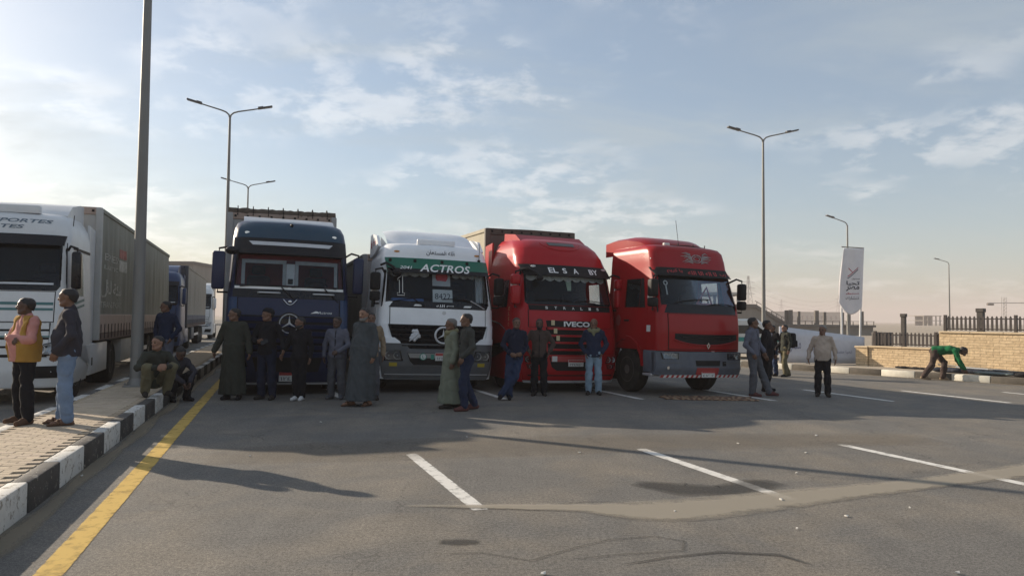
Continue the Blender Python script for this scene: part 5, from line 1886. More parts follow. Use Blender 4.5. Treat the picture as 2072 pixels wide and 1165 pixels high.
# ================================================================ TRAILERS
def trailer(loc, rz, label, L=13.4, H=3.95, tarp=(0.10, 0.10, 0.085), front=(0.40, 0.40, 0.39), board=(0.36, 0.27, 0.23), lettering=False, roll=False, z0=1.12, name='semi_trailer', boards=True, fast=False):
    root = empty(name, loc, rz, label, 'trailer')
    nm = label.split()[0]
    key = '%s_%.3f_%.3f' % (nm, tarp[0], tarp[1])
    MT = mat('tarpaulin_' + key, tarp, 0.62, var=0.16, vscale=1.2, dust=0.22, streak=True, bump=0.15, bscale=8)
    MF = mat('bulkhead_' + key, front, 0.5, var=0.10, vscale=2, dust=0.22)
    MBo = mat('sideboard_' + key, board, 0.6, var=0.12, vscale=3, dust=0.25)
    hw = 1.25
    zb = 1.62 if boards else z0
    rr = random.Random(len(label))
    ph = [rr.uniform(0, 6.28) for _ in range(6)]
    def wav(y, z):
        t = (z - zb) / (H - zb)
        amp = 0.032 * math.sin(math.pi * min(1, max(0, t)) ** 0.8)
        a = math.sin(y * 9.5 + ph[0]) * 0.5 + math.sin(y * 17 + ph[1]) * 0.3 + math.sin(y * 5.1 + ph[2] + z) * 0.5
        return amp * a
    for s in (-1, 1):
        mb = MB()
        ny = 40 if fast else 150
        mb.grid(lambda i, j: (s * (hw + wav(i * L / ny, zb + (H - 0.06 - zb) * j / 8)), i * L / ny, zb + (H - 0.06 - zb) * j / 8), ny, 8)
        mb.build('side_tarpaulin', MT, root, angle=80)
        top = MB(); top.rbox(*sorted((s * (hw - 0.03), s * (hw + 0.03))), 0, L, H - 0.10, H, 0.012, 1); top.build('top_rail', MT, root)
        if boards:
            for k in range(4):
                b = MB(); y0 = k * L / 4
                b.rbox(*sorted((s * (hw - 0.04), s * (hw + 0.012))), y0 + 0.03, y0 + L / 4 - 0.03, z0 + 0.10, zb + 0.02, 0.01, 1); b.build('side_board', MBo, root)
            fr = MB(); fr.box(*sorted((s * (hw - 0.06), s * (hw + 0.02))), 0, L, z0 - 0.06, z0 + 0.09); fr.build('side_rail', mat('rail_red_brown', (0.12, 0.07, 0.06), 0.6, dust=0.3), root, smooth=False)
            if s > 0 and not fast:
                st0 = None
                for k in range(30):
                    y = 0.25 + k * (L - 0.4) / 30
                    if st0 is None:
                        st = MB(); st.box(s * (hw + 0.021), s * (hw + 0.03), -0.02, 0.02, z0 - 0.02, z0 + 0.30)
                        o = st.build('strap', M_BLACK, root, smooth=False); st0 = o.data
                    else:
                        o = bpy.data.objects.new('strap', st0); COL.objects.link(o); o.parent = root
                    o.location = (0, y, 0)
    # front bulkhead with ribs and studs, roof
    mb = MB(); mb.box(-hw + 0.02, hw - 0.02, -0.02, 0.02, z0, H - 0.10); mb.build('front_bulkhead', MF, root, smooth=False)
    for s in (-1, 1):
        cp = MB(); cp.rbox(*sorted((s * (hw - 0.10), s * (hw + 0.035))), -0.06, 0.06, z0 - 0.05, H, 0.015, 1); cp.build('corner_post', MF, root)
    tr = MB(); tr.rbox(-hw, hw, -0.05, 0.03, H - 0.16, H + 0.005, 0.012, 1); tr.build('front_top_rail', mat('worn_rail_' + key, tuple(q * 0.8 for q in board), 0.6, dust=0.3), root)
    for k in range(9):
        x = -1.1 + k * 0.275
        sd_ = MB(); sd_.box(x - 0.025, x + 0.025, -0.065, -0.05, H - 0.10, H - 0.05); sd_.build('lashing_eye', M_BLACK, root, smooth=False)
    rf = MB(); rf.grid(lambda i, j: (-hw + 0.02 + (2 * hw - 0.04) * j / 8, i * L / 30, H - 0.01 + 0.03 * math.sin(math.pi * j / 8) + 0.012 * math.sin(i * 1.9)), 30, 8); rf.build('roof_tarpaulin', MT, root)
    if roll:
        r2 = MB()
        MR = mat('rolled_tarp_brown', (0.085, 0.065, 0.05), 0.9, var=0.25, bump=0.5, bscale=12)
        rq = random.Random(11)
        pts, rad = [], []
        for k in range(31):
            x = -hw - 0.02 + (2 * hw + 0.04) * k / 30
            pts.append((x, 0.10 + rq.uniform(-.02, .02), H + 0.0 + rq.uniform(-.006, .008)))
            rad.append(0.135 + rq.uniform(-0.010, 0.008))
        r2.tube(pts, rad, 10); r2.build('rolled_tarpaulin', MR, root, angle=60)
        for k in range(7):
            x = -1.05 + k * 0.35
            lp = MB(); lp.tube([(x, 0.10 + 0.165 * math.sin(t), H + 0.02 + 0.165 * math.cos(t)) for t in np.linspace(0, 6.283, 14)], 0.012, 5, caps=False); lp.build('lashing_strap', M_BLACK, root)
    # running gear
    fr = MB()
    for s in (-1, 1):
        fr.box(s * 0.48 - 0.06, s * 0.48 + 0.06, 1.0, L - 0.1, 0.88, z0)
    fr.box(-hw + 0.05, hw - 0.05, 0.05, L - 0.02, z0 - 0.05, z0 + 0.02)
    fr.build('trailer_frame', M_CHASSIS, root, smooth=False)
    for y in (L - 4.6, L - 3.3, L - 2.0):
        for s in (-1, 1):
            wheel_parts(root, s * 1.02, y, 0.50, 0.36, s)
        ax = MB(); ax.tube([(-1, y, 0.5), (1, y, 0.5)], 0.08, 8); ax.build('axle', M_CHASSIS, root)
    for s in (-1, 1):
        lg = MB(); lg.box(s * 0.8 - 0.07, s * 0.8 + 0.07, 2.9, 3.05, 0.25, z0 - 0.05); lg.build('landing_leg', M_CHASSIS, root, smooth=False)
        tb = MB(); tb.rbox(*sorted((s * 0.80, s * 1.22)), 3.3, 5.0, 0.42, 1.02, 0.03, 2); tb.build('tool_box', MF, root)
        gu = MB(); gu.box(*sorted((s * 1.19, s * 1.22)), 5.2, L - 5.3, 0.55, 0.67); gu.build('side_guard', M_SILVER, root, smooth=False)
    if lettering:
        MW_ = mat('faded_white_print', (0.45, 0.44, 0.40), 0.7, var=0.3, vscale=9)
        MR_ = mat('faded_red_print', (0.36, 0.13, 0.11), 0.7, var=0.3, vscale=9)
        SP = lambda x, z: (hw + wav(x, z) + 0.006, x, z)
        text_on('tarp_lettering', arabic('شركة'), lambda x, z: SP(3.2 - x, z) if False else SP(x, z), 2.3, 2.20, 1.1, MW_, root, height=0.36, bold=0.02)
        text_on('tarp_lettering', arabic('النقل'), SP, 0.95, 2.22, 1.2, MW_, root, height=0.42, bold=0.02)
        text_on('tarp_lettering', 'TRANSPORT', SP, 1.6, 1.86, 2.7, MW_, root, height=0.14)
        text_on('tarp_lettering', 'EXPRESS', SP, 1.4, 2.95, 1.7, MW_, root, height=0.16)
        text_on('tarp_lettering', 'LOGISTICS', SP, 1.4, 2.72, 1.7, MW_, root, height=0.10)
        for (y0, y1, za, zb2, mm) in ((2.5, 3.3, 3.05, 3.28, MR_), (2.5, 3.4, 2.72, 3.0, MW_)):
            pm = MB(); pm.grid(lambda i, j: SP(y0 + (y1 - y0) * i / 16, za + (zb2 - za) * j / 4), 16, 4); pm.build('tarp_panel_print', mm, root)
    return root

# ================================================================ PLACE THE VEHICLES
def along(p, rz, d):
    return (p[0] - math.sin(rz) * d, p[1] + math.cos(rz) * d, 0)

pB, rB = (-4.66, 15.45), R(20)
pW, rW = (-1.62, 16.30), R(19)
pI, rI = (1.36, 16.70), R(22)
pR, rR = (4.18, 16.30), R(24)
tr_ = blue_truck((*pB, 0), rB)
tr_.rotation_euler.y = R(1.1); tr_.location.z = -0.012
wt_ = white_truck((*pW, 0), rW)
wt_.scale = (1.05, 1, 1); wt_.rotation_euler.y = R(1.3); wt_.location.z = -0.012
tr_ = red_truck((*pI, 0), rI)
tr_.rotation_euler.y = R(1.1); tr_.location.z = -0.012
tr_ = red_tractor((*pR, 0), rR)
tr_.scale = (0.94, 1, 1)
tr_.rotation_euler.y = R(1.1); tr_.location.z = -0.012
trailer(along(pB, rB, 2.9), rB, 'tall grey trailer with a brown rolled tarpaulin on top behind the navy truck', H=4.12, roll=True, front=(0.30, 0.31, 0.32), boards=False, z0=1.1)
trailer(along(pW, rW, 2.9), rW, 'low grey trailer behind the white truck with green visor', H=3.22, front=(0.22, 0.23, 0.25), tarp=(0.20, 0.20, 0.20), boards=False, z0=1.1, fast=True)
trailer(along((pI[0] + 0.22, pI[1] + 0.08), rI, 2.95), rI, 'tan canvas trailer with dark front rail behind the red truck with ELS A BY visor', H=3.96, tarp=(0.30, 0.27, 0.20), front=(0.07, 0.055, 0.045), board=(0.05, 0.04, 0.035), boards=False, z0=1.1)

pL, rL = (-9.28, 13.05), R(19.0)
haul_truck((*pL, 0), rL, M_WHITE3, 'white truck cab with teal stripes cut off by the left edge of the picture')
trailer(along(pL, rL, 2.95), rL, 'grey-green curtain trailer with faded lettering behind the leftmost white truck', H=3.98, tarp=(0.20, 0.205, 0.175), front=(0.46, 0.46, 0.45), board=(0.48, 0.36, 0.31), lettering=True)
pL2 = along(pL, rL, 19.6)
M_BLUE2 = paint('mid_blue_paint', (0.016, 0.040, 0.115), 0.10)
haul_truck((pL2[0] + 0.2, pL2[1], 0), rL, M_BLUE2, 'mid-blue truck cab parked behind the long grey-green trailer', detail=False)
trailer(along((pL2[0] + 0.2, pL2[1]), rL, 2.95), rL, 'brownish grey curtain trailer hitched to the mid-blue truck', H=3.95, tarp=(0.26, 0.235, 0.20), front=(0.05, 0.055, 0.07), board=(0.05, 0.06, 0.10), lettering=False)
pL3 = along(pL2, rL, 19.8)
haul_truck((pL3[0] + 0.5, pL3[1], 0), rL, M_WHITE3, 'small distant white truck cab farthest back in the left queue', detail=False)
# ================================================================ PEOPLE
class Field:
    """signed-distance grid in which smooth-blended shapes are collected and turned into one skin"""
    def __init__(self, lo, hi, h):
        self.h = h
        self.lo = np.array(lo, np.float32)
        self.n = np.ceil((np.array(hi) - self.lo) / h).astype(int) + 1
        self.d = np.full(self.n, 0.3, np.float32)
        self.ax = [self.lo[k] + h * np.arange(self.n[k], dtype=np.float32) for k in range(3)]

    def _sub(self, lo, hi):
        s = []
        for k in range(3):
            a = int(max(0, math.floor((lo[k] - self.lo[k]) / self.h)))
            b = int(min(self.n[k], math.ceil((hi[k] - self.lo[k]) / self.h) + 1))
            if b <= a:
                return None
            s.append(slice(a, b))
        return tuple(s)

    def cone(self, a, b, ra, rb=None, flat=None, k=0.03, sub=False, infl=0.0):
        rb = ra if rb is None else rb
        ra += infl
        rb += infl
        a = np.array(a, np.float32)
        b = np.array(b, np.float32)
        m = max(ra, rb) * (1.0 if flat is None else max(1.0, flat[1])) + k + 2 * self.h
        s = self._sub(np.minimum(a, b) - m, np.maximum(a, b) + m)
        if s is None:
            return
        X = self.ax[0][s[0]][:, None, None]
        Y = self.ax[1][s[1]][None, :, None]
        Z = self.ax[2][s[2]][None, None, :]
        ba = b - a
        L = float(ba @ ba) + 1e-9
        t = np.clip(((X - a[0]) * ba[0] + (Y - a[1]) * ba[1] + (Z - a[2]) * ba[2]) / L, 0, 1)
        qx, qy, qz = X - a[0] - t * ba[0], Y - a[1] - t * ba[1], Z - a[2] - t * ba[2]
        if flat is not None:
            n, f = flat
            g = (qx * n[0] + qy * n[1] + qz * n[2]) * (1 / f - 1)
            qx, qy, qz = qx + g * n[0], qy + g * n[1], qz + g * n[2]
        d = np.sqrt(qx * qx + qy * qy + qz * qz) - (ra + (rb - ra) * t)
        c = self.d[s]
        if sub:
            d = -d
            h = np.maximum(k - np.abs(c - d), 0) / k
            self.d[s] = np.maximum(c, d) + h * h * k * 0.25
        else:
            h = np.maximum(k - np.abs(c - d), 0) / k
            self.d[s] = np.minimum(c, d) - h * h * k * 0.25

    def cut(self, p, n):
        """keep the side n points away from"""
        n = np.array(n, np.float32)
        n = n / np.linalg.norm(n)
        q = (self.ax[0][:, None, None] - p[0]) * n[0] + (self.ax[1][None, :, None] - p[1]) * n[1] + (self.ax[2][None, None, :] - p[2]) * n[2]
        self.d = np.maximum(self.d, q)

    def wrinkle(self, amp, seed=0, f=1.0):
        X, Y, Z = self.ax[0][:, None, None], self.ax[1][None, :, None], self.ax[2][None, None, :]
        s = seed * 1.7
        w = np.sin(26 * f * Z + 7 * np.sin(9 * X + s) + 14 * np.abs(X) + 9 * Y + s) * 0.55 + np.sin(41 * f * X + 11 * Z + 6 * np.sin(13 * Z + s)) * 0.35 + np.sin(34 * Y + 29 * Z * f + 4 * np.sin(15 * X) + s * 2) * 0.4
        self.d = self.d + (amp * w).astype(np.float32)

    def mesh(self):
        d = self.d
        ins = d < 0
        nx, ny, nz = d.shape
        c = np.zeros((nx - 1, ny - 1, nz - 1), np.int8)
        for i in (0, 1):
            for j in (0, 1):
                for k in (0, 1):
                    c += ins[i:nx - 1 + i, j:ny - 1 + j, k:nz - 1 + k]
        act = (c > 0) & (c < 8)
        idx = np.full(c.shape, -1, np.int64)
        I, J, K = np.nonzero(act)
        if len(I) == 0:
            return np.zeros((0, 3)), np.zeros((0, 4), int)
        idx[I, J, K] = np.arange(len(I))
        P = np.zeros((len(I), 3))
        cnt = np.zeros(len(I))
        for ax in range(3):
            for u in (0, 1):
                for v in (0, 1):
                    o0 = [0, 0, 0]
                    oth = [q for q in range(3) if q != ax]
                    o0[oth[0]], o0[oth[1]] = u, v
                    o1 = list(o0)
                    o1[ax] = 1
                    a = d[I + o0[0], J + o0[1], K + o0[2]]
                    b = d[I + o1[0], J + o1[1], K + o1[2]]
                    m = (a < 0) != (b < 0)
                    t = a[m] / (a[m] - b[m])
                    q = np.tile(np.array(o0, float), (m.sum(), 1))
                    q[:, ax] = t
                    P[m] += q
                    cnt[m] += 1
        P /= cnt[:, None]
        P = self.lo + self.h * (P + np.stack([I, J, K], 1))
        F = []
        for ax in range(3):
            sl0 = [slice(1, -1)] * 3
            sl0[ax] = slice(0, -1)
            sl1 = [slice(1, -1)] * 3
            sl1[ax] = slice(1, None)
            a, b = ins[tuple(sl0)], ins[tuple(sl1)]
            E = np.stack(np.nonzero(a != b), 1)
            if len(E) == 0:
                continue
            fl = a[tuple(E.T)]
            base = E.copy()
            for q in range(3):
                if q != ax:
                    base[:, q] += 1
            oth = [q for q in range(3) if q != ax]
            qs = []
            for (u, v) in ((-1, -1), (0, -1), (0, 0), (-1, 0)):
                w = base.copy()
                w[:, oth[0]] += u
                w[:, oth[1]] += v
                qs.append(idx[w[:, 0], w[:, 1], w[:, 2]])
            Q = np.stack(qs, 1)
            flip = fl if ax != 1 else ~fl
            Q[~flip] = Q[~flip][:, ::-1]
            F.append(Q)
        F = np.concatenate(F)
        return P, F[(F >= 0).all(1)]

def mesh_obj(name, P, F, mats_, parent, mi=None):
    me = bpy.data.meshes.new(name)
    me.vertices.add(len(P))
    me.vertices.foreach_set('co', np.asarray(P, np.float32).ravel())
    me.loops.add(len(F) * 4)
    me.loops.foreach_set('vertex_index', np.asarray(F, np.int32).ravel())
    me.polygons.add(len(F))
    me.polygons.foreach_set('loop_start', np.arange(0, len(F) * 4, 4, dtype=np.int32))
    me.polygons.foreach_set('loop_total', np.full(len(F), 4, np.int32))
    for m in (mats_ if isinstance(mats_, list) else [mats_]):
        me.materials.append(m)
    if mi is not None:
        me.polygons.foreach_set('material_index', np.asarray(mi, np.int32))
    me.update(calc_edges=True)
    me.validate()
    me.shade_smooth()
    o = bpy.data.objects.new(name, me)
    COL.objects.link(o)
    o.parent = parent
    return o

def cloth(name, col, rough=0.92, var=0.12):
    m = mat('cloth_' + name, col, rough, var=var, vscale=5, bump=0.25, bscale=90)
    m.node_tree.nodes['Principled BSDF'].inputs['Specular IOR Level'].default_value = 0.2
    return m

SKIN = [mat('skin_tan', (0.26, 0.135, 0.085), 0.55, var=0.08, vscale=12), mat('skin_brown', (0.155, 0.078, 0.048), 0.55, var=0.08, vscale=12),
        mat('skin_dark', (0.085, 0.044, 0.030), 0.5, var=0.08, vscale=12)]
M_HAIR = mat('hair_black', (0.012, 0.010, 0.010), 0.6, var=0.3, vscale=40, bump=0.4, bscale=150)
M_HAIRG = mat('hair_grey', (0.16, 0.15, 0.14), 0.7, var=0.3, vscale=40, bump=0.4, bscale=150)
M_EYE = mat('eye_dark', (0.02, 0.015, 0.012), 0.25)
M_LIP = mat('lip', (0.15, 0.055, 0.045), 0.5)

def person(label, loc, rz, H=1.72, pose=None, top=None, top_mat=None, legs_mat=None, shoes_mat=None, robe_mat=None, skin=1, hair=M_HAIR,
           beard=None, head_yaw=0.0, head_pitch=0.0, belly=0.0, extra=None, seed=0, hem=0.86, vest_mat=None, scarf_mat=None, cap_mat=None,
           bald=False, sandals=False, roll=0.0, collar_mat=None, slim=0.0, jacket_open=None, robe_hem=0.10, zip_mat=None):
    """figure facing -Y; joints in metres for a height of 1.75, scaled to H"""
    root = empty('person', loc, rz, label, 'person')
    root.rotation_euler = (0, roll, rz)
    V = lambda *p: np.array(p, float)
    J = dict(pel=V(0, 0, 0.94), nec=V(0, 0.015, 1.475), hea=V(0, -0.015, 1.632),
             shL=V(0.178, 0.012, 1.425), shR=V(-0.178, 0.012, 1.425),
             elL=V(0.245, 0.035, 1.145), elR=V(-0.245, 0.035, 1.145), wrL=V(0.255, -0.03, 0.905), wrR=V(-0.255, -0.03, 0.905),
             hdL=V(0.0, -0.25, -1), hdR=V(0.0, -0.25, -1), pnL=V(1, 0, 0), pnR=V(-1, 0, 0),
             hiL=V(0.088, 0, 0.92), hiR=V(-0.088, 0, 0.92), knL=V(0.105, -0.015, 0.50), knR=V(-0.105, -0.015, 0.50),
             anL=V(0.115, 0.03, 0.085), anR=V(-0.115, 0.03, 0.085), toL=V(0.145, -0.135, 0.035), toR=V(-0.145, -0.135, 0.035))
    if pose:
        for k_, v_ in pose.items():
            J[k_] = V(*v_)
    up = J['nec'] - J['pel']
    up /= np.linalg.norm(up)
    lf = J['shL'] - J['shR']
    lf = lf - up * (lf @ up)
    lf /= np.linalg.norm(lf)
    fw = np.cross(lf, up)          # forward (-Y when upright)
    che = J['pel'] + (J['nec'] - J['pel']) * 0.66
    wai = J['pel'] + (J['nec'] - J['pel']) * 0.30 + fw * belly * 0.35
    pts = np.array(list(v for k_, v in J.items() if k_[:2] not in ('hd', 'pn')))
    lo, hi = pts.min(0) - 0.20, pts.max(0) + 0.20
    lo[2] = max(lo[2], -0.03) if pts[:, 2].min() > -0.02 else lo[2]
    hM = Matrix.Rotation(head_yaw, 3, 'Z') @ Matrix.Rotation(head_pitch, 3, 'X')
    hM = np.array(hM)
    HC = J['hea']
    hp = lambda *p: HC + hM @ V(*p)
    hv = lambda *p: hM @ V(*p)
    S = H / 1.75

    def torso(f, i, sl=0.0):
        fl = (fw, 0.74)
        f.cone(J['hiL'] * 0.75 + J['hiR'] * 0.25, J['hiR'] * 0.75 + J['hiL'] * 0.25, 0.115, flat=(fw, 0.88), infl=i, k=0.05)
        f.cone(J['pel'], wai, 0.135 - slim, 0.130 + belly - slim, flat=(fw, 0.80 + belly), infl=i, k=0.05)
        f.cone(wai, che, 0.130 + belly - slim, 0.150 - slim * 0.5, flat=(fw, 0.78 + belly * 0.6), infl=i, k=0.05)
        f.cone(che + lf * 0.065, che - lf * 0.065, 0.112, flat=fl, infl=i, k=0.05)
        f.cone(J['shL'] - lf * 0.03 - up * 0.01, J['shR'] + lf * 0.03 - up * 0.01, 0.062, infl=i, k=0.06)
        f.cone(J['nec'] - up * 0.04, J['nec'] + up * 0.005, 0.075, 0.055, infl=i * 0.6, k=0.05)

    def arm(f, s, i, cuff=0.0):
        f.cone(J['sh' + s], J['el' + s], 0.056, 0.044, infl=i, k=0.03)
        f.cone(J['el' + s], J['wr' + s] * (1 - cuff) + J['el' + s] * cuff, 0.044, 0.031, infl=i, k=0.02)

    def leg(f, s, i, j=None):
        j = i if j is None else j
        f.cone(J['hi' + s], J['kn' + s], 0.088, 0.057, infl=i, k=0.035)
        kn, an = J['kn' + s], J['an' + s]
        mid = kn + (an - kn) * 0.35
        f.cone(kn, mid, 0.055, 0.054, infl=j, k=0.02)
        f.cone(mid, an, 0.054, 0.036, infl=j, k=0.02)

    # ---- body, one skin
    f = Field(lo, hi, 0.0115)
    torso(f, -0.012)
    for s in 'LR':
        arm(f, s, -0.008)
        leg(f, s, -0.012)
        an, to = J['an' + s], J['to' + s]
        dr = to - an
        dr[2] = 0
        dr /= np.linalg.norm(dr) + 1e-9
        heel = an - dr * 0.045 + V(0, 0, -0.045)
        f.cone(heel, to, 0.034, 0.028, k=0.02)
        f.cone(an, an + (to - an) * 0.5, 0.034, 0.028, k=0.03)
        # hand
        w, hd, pn = J['wr' + s], J['hd' + s], J['pn' + s]
        hd = hd / np.linalg.norm(hd)
        pn = pn - hd * (pn @ hd)
        pn /= np.linalg.norm(pn)
        la = np.cross(hd, pn)
        if s == 'R':
            la = -la
        pal = w + hd * 0.055
        f.cone(w, pal, 0.028, 0.036, flat=(pn, 0.55), k=0.02)
        f.cone(pal - la * 0.014, pal + la * 0.014, 0.030, flat=(pn, 0.5), k=0.015)
        for q, (o_, l_) in enumerate(((-0.034, 0.060), (-0.0115, 0.072), (0.0115, 0.068), (0.034, 0.052))):
            b0 = pal + hd * 0.024 + la * o_
            b1 = b0 + hd * l_ * 0.55 - pn * 0.010
            b2 = b1 + (hd * 0.75 - pn * 0.65) * l_ * 0.5
            f.cone(b0, b1, 0.0105, 0.0098, k=0.006)
            f.cone(b1, b2, 0.0098, 0.009, k=0.006)
        tb = w + hd * 0.03 - la * 0.022
        t1 = tb - la * 0.028 + hd * 0.028 - pn * 0.012
        f.cone(tb, t1, 0.014, 0.012, k=0.012)
        f.cone(t1, t1 + hd * 0.030 - pn * 0.008, 0.012, 0.010, k=0.006)
    # head
    f.cone(J['nec'] - up * 0.02, hp(0, 0.02, -0.06), 0.058, 0.054, k=0.03)
    xl = hv(1, 0, 0)
    f.cone(hp(0, 0.032, 0.030), hp(0, -0.012, 0.036), 0.086, 0.080, flat=(xl, 0.90), k=0.02)
    f.cone(hp(0, -0.028, 0.015), hp(0, -0.044, -0.062), 0.066, 0.046, flat=(xl, 0.95), k=0.03)
    f.cone(hp(0.016, -0.062, -0.088), hp(-0.016, -0.062, -0.088), 0.026, k=0.03)
    f.cone(hp(0.052, 0.0, -0.05), hp(0.03, -0.05, -0.085), 0.022, k=0.03)
    f.cone(hp(-0.052, 0.0, -0.05), hp(-0.03, -0.05, -0.085), 0.022, k=0.03)
    f.cone(hp(-0.030, -0.080, 0.034), hp(0.030, -0.080, 0.034), 0.014, k=0.02)
    f.cone(hp(0.040, -0.066, -0.016), hp(0.028, -0.074, -0.022), 0.016, k=0.02)
    f.cone(hp(-0.040, -0.066, -0.016), hp(-0.028, -0.074, -0.022), 0.016, k=0.02)
    for sx in (-1, 1):
        f.cone(hp(sx * 0.032, -0.106, 0.012), hp(sx * 0.030, -0.106, 0.010), 0.016, k=0.012, sub=True)
        f.cone(hp(sx * 0.078, 0.012, 0.018), hp(sx * 0.076, 0.012, -0.018), 0.024, 0.017, flat=(xl, 0.45), k=0.01)
    f.cone(hp(0, -0.088, 0.022), hp(0, -0.109, -0.020), 0.011, 0.016, k=0.014)
    f.cone(hp(0.013, -0.098, -0.023), hp(-0.013, -0.098, -0.023), 0.010, k=0.010)
    f.cone(hp(-0.018, -0.090, -0.052), hp(0.018, -0.090, -0.052), 0.009, k=0.008)
    P, F = f.mesh()
    fc = P[F].mean(1)
    loc_h = (fc - HC) @ hM
    mi = np.zeros(len(F), int)
    mi[(np.abs(loc_h[:, 0]) < 0.024) & (np.abs(loc_h[:, 2] + 0.052) < 0.009) & (loc_h[:, 1] < -0.085)] = 1
    mesh_obj('body', P * S, F, [SKIN[skin], M_LIP], root, mi)
    for sx in (-1, 1):
        e = MB()
        c0 = hp(sx * 0.030, -0.0865, 0.012) * S
        e.ball(tuple(c0), 0.0125 * S, 10, 6)
        e.build('eye', M_EYE, root)

    def garment(name, builder, material, amp=0.004, h=0.014, cuts=(), f_=1.0):
        g = Field(lo - 0.06, hi + 0.06, h)
        builder(g)
        g.wrinkle(amp, seed + len(name), f_)
        for p_, n_ in cuts:
            g.cut(p_, n_)
        P_, F_ = g.mesh()
        return mesh_obj(name, P_ * S, F_, material, root)

    # ---- hair, beard, cap
    if not bald:
        g = Field(HC - 0.17, HC + 0.17, 0.009)
        g.cone(hp(0, 0.034, 0.034), hp(0, -0.010, 0.041), 0.091, 0.085, flat=(xl, 0.91), k=0.02)
        g.cone(hp(0, 0.050, -0.02), hp(0, 0.04, 0.03), 0.062, 0.080, flat=(xl, 0.98), k=0.02)
        g.wrinkle(0.0025, seed, 3.0)
        n_ = hv(0, -0.95, -1)
        g.cut(hp(0, -0.060, 0.080), n_)
        g.cone(hp(-0.046, -0.090, 0.034), hp(-0.016, -0.098, 0.036), 0.006, k=0.004)
        g.cone(hp(0.046, -0.090, 0.034), hp(0.016, -0.098, 0.036), 0.006, k=0.004)
        P_, F_ = g.mesh()
        mesh_obj('hair', P_ * S, F_, hair, root)
    if beard is not None:
        g = Field(HC - 0.17, HC + 0.17, 0.009)
        g.cone(hp(0, -0.028, 0.005), hp(0, -0.046, -0.070), 0.072, 0.054, flat=(xl, 0.97), k=0.02)
        g.cone(hp(0.016, -0.066, -0.092), hp(-0.016, -0.066, -0.092), 0.032, k=0.02)
        g.cone(hp(0.056, 0.0, -0.05), hp(0.03, -0.05, -0.088), 0.027, k=0.02)
        g.cone(hp(-0.056, 0.0, -0.05), hp(-0.03, -0.05, -0.088), 0.027, k=0.02)
        g.wrinkle(0.002, seed, 3.0)
        g.cut(hp(0, 0, -0.034), hv(0, -0.25, 1))
        g.cone(hp(-0.02, -0.118, -0.052), hp(0.02, -0.118, -0.052), 0.020, k=0.008, sub=True)
        P_, F_ = g.mesh()
        mesh_obj('beard', P_ * S, F_, beard, root)
    if cap_mat is not None:
        g = Field(HC - 0.18, HC + 0.18, 0.009)
        g.cone(hp(0, 0.032, 0.040), hp(0, -0.012, 0.048), 0.104, 0.098, flat=(xl, 0.93), k=0.02)
        g.wrinkle(0.002, seed, 2.0)
        g.cut(hp(0, -0.02, 0.052), hv(0, -0.25, -1))
        P_, F_ = g.mesh()
        mesh_obj('knit_cap', P_ * S, F_, cap_mat, root)

    # ---- clothes
    if robe_mat is not None:
        bot = (J['anL'] + J['anR']) / 2
        def rb(g):
            torso(g, 0.030)
            for s in 'LR':
                arm(g, s, 0.020, 0.06)
                g.cone(J['el' + s], J['wr' + s] * 0.94 + J['el' + s] * 0.06, 0.058, 0.060, k=0.02)
            hip = J['pel'] + up * 0.02
            X = g.ax[0][:, None, None]
            Y = g.ax[1][None, :, None]
            Z = g.ax[2][None, None, :]
            t = np.clip((hip[2] + 0.12 - Z) / (hip[2] + 0.12 - 0.05), 0, 1)
            cx = hip[0] + (bot[0] - hip[0]) * t
            cy = hip[1] + (bot[1] - hip[1]) * t
            th = np.arctan2(Y - cy, X - cx)
            spread = abs(J['anL'][0] - J['anR'][0]) * 0.5
            depth = abs(J['anL'][1] - J['anR'][1]) * 0.5
            rx = 0.175 + (0.085 + max(0, spread - 0.115)) * t + belly * (1 - t)
            ry = 0.150 + (0.045 + depth) * t + belly * (1 - t)
            r = np.sqrt(((X - cx) / rx) ** 2 + ((Y - cy) / ry) ** 2)
            fold = 0.014 * t * (np.sin(7 * th + seed) + 0.6 * np.sin(12 * th + seed * 2.3 + 3 * Z))
            d = (r - 1) * np.minimum(rx, ry) + fold
            d = np.maximum(d, Z - (hip[2] + 0.10)).astype(np.float32)
            k = 0.06
            h_ = np.maximum(k - np.abs(g.d - d), 0) / k
            g.d = np.minimum(g.d, d) - h_ * h_ * k * 0.25
        garment('robe', rb, robe_mat, 0.0065, cuts=[((0, 0, robe_hem), (0, 0, -1)), (J['nec'] + up * 0.030, up)])
        leg_i = 0.006
    if legs_mat is not None:
        def tr(g):
            g.cone(J['hiL'] * 0.75 + J['hiR'] * 0.25, J['hiR'] * 0.75 + J['hiL'] * 0.25, 0.128, flat=(fw, 0.90), k=0.05)
            g.cone(J['pel'], J['pel'] + up * 0.10, 0.145 - slim, flat=(fw, 0.82 + belly), k=0.05)
            for s in 'LR':
                leg(g, s, 0.018 - slim * 0.3, 0.030 - slim * 0.6)
                g.cone(J['kn' + s] + (J['an' + s] - J['kn' + s]) * 0.4, J['an' + s] + (J['kn' + s] - J['an' + s]) * 0.03, 0.074 - slim * 0.5, 0.070 - slim * 0.5, k=0.02)
        garment('trousers', tr, legs_mat, 0.0085)
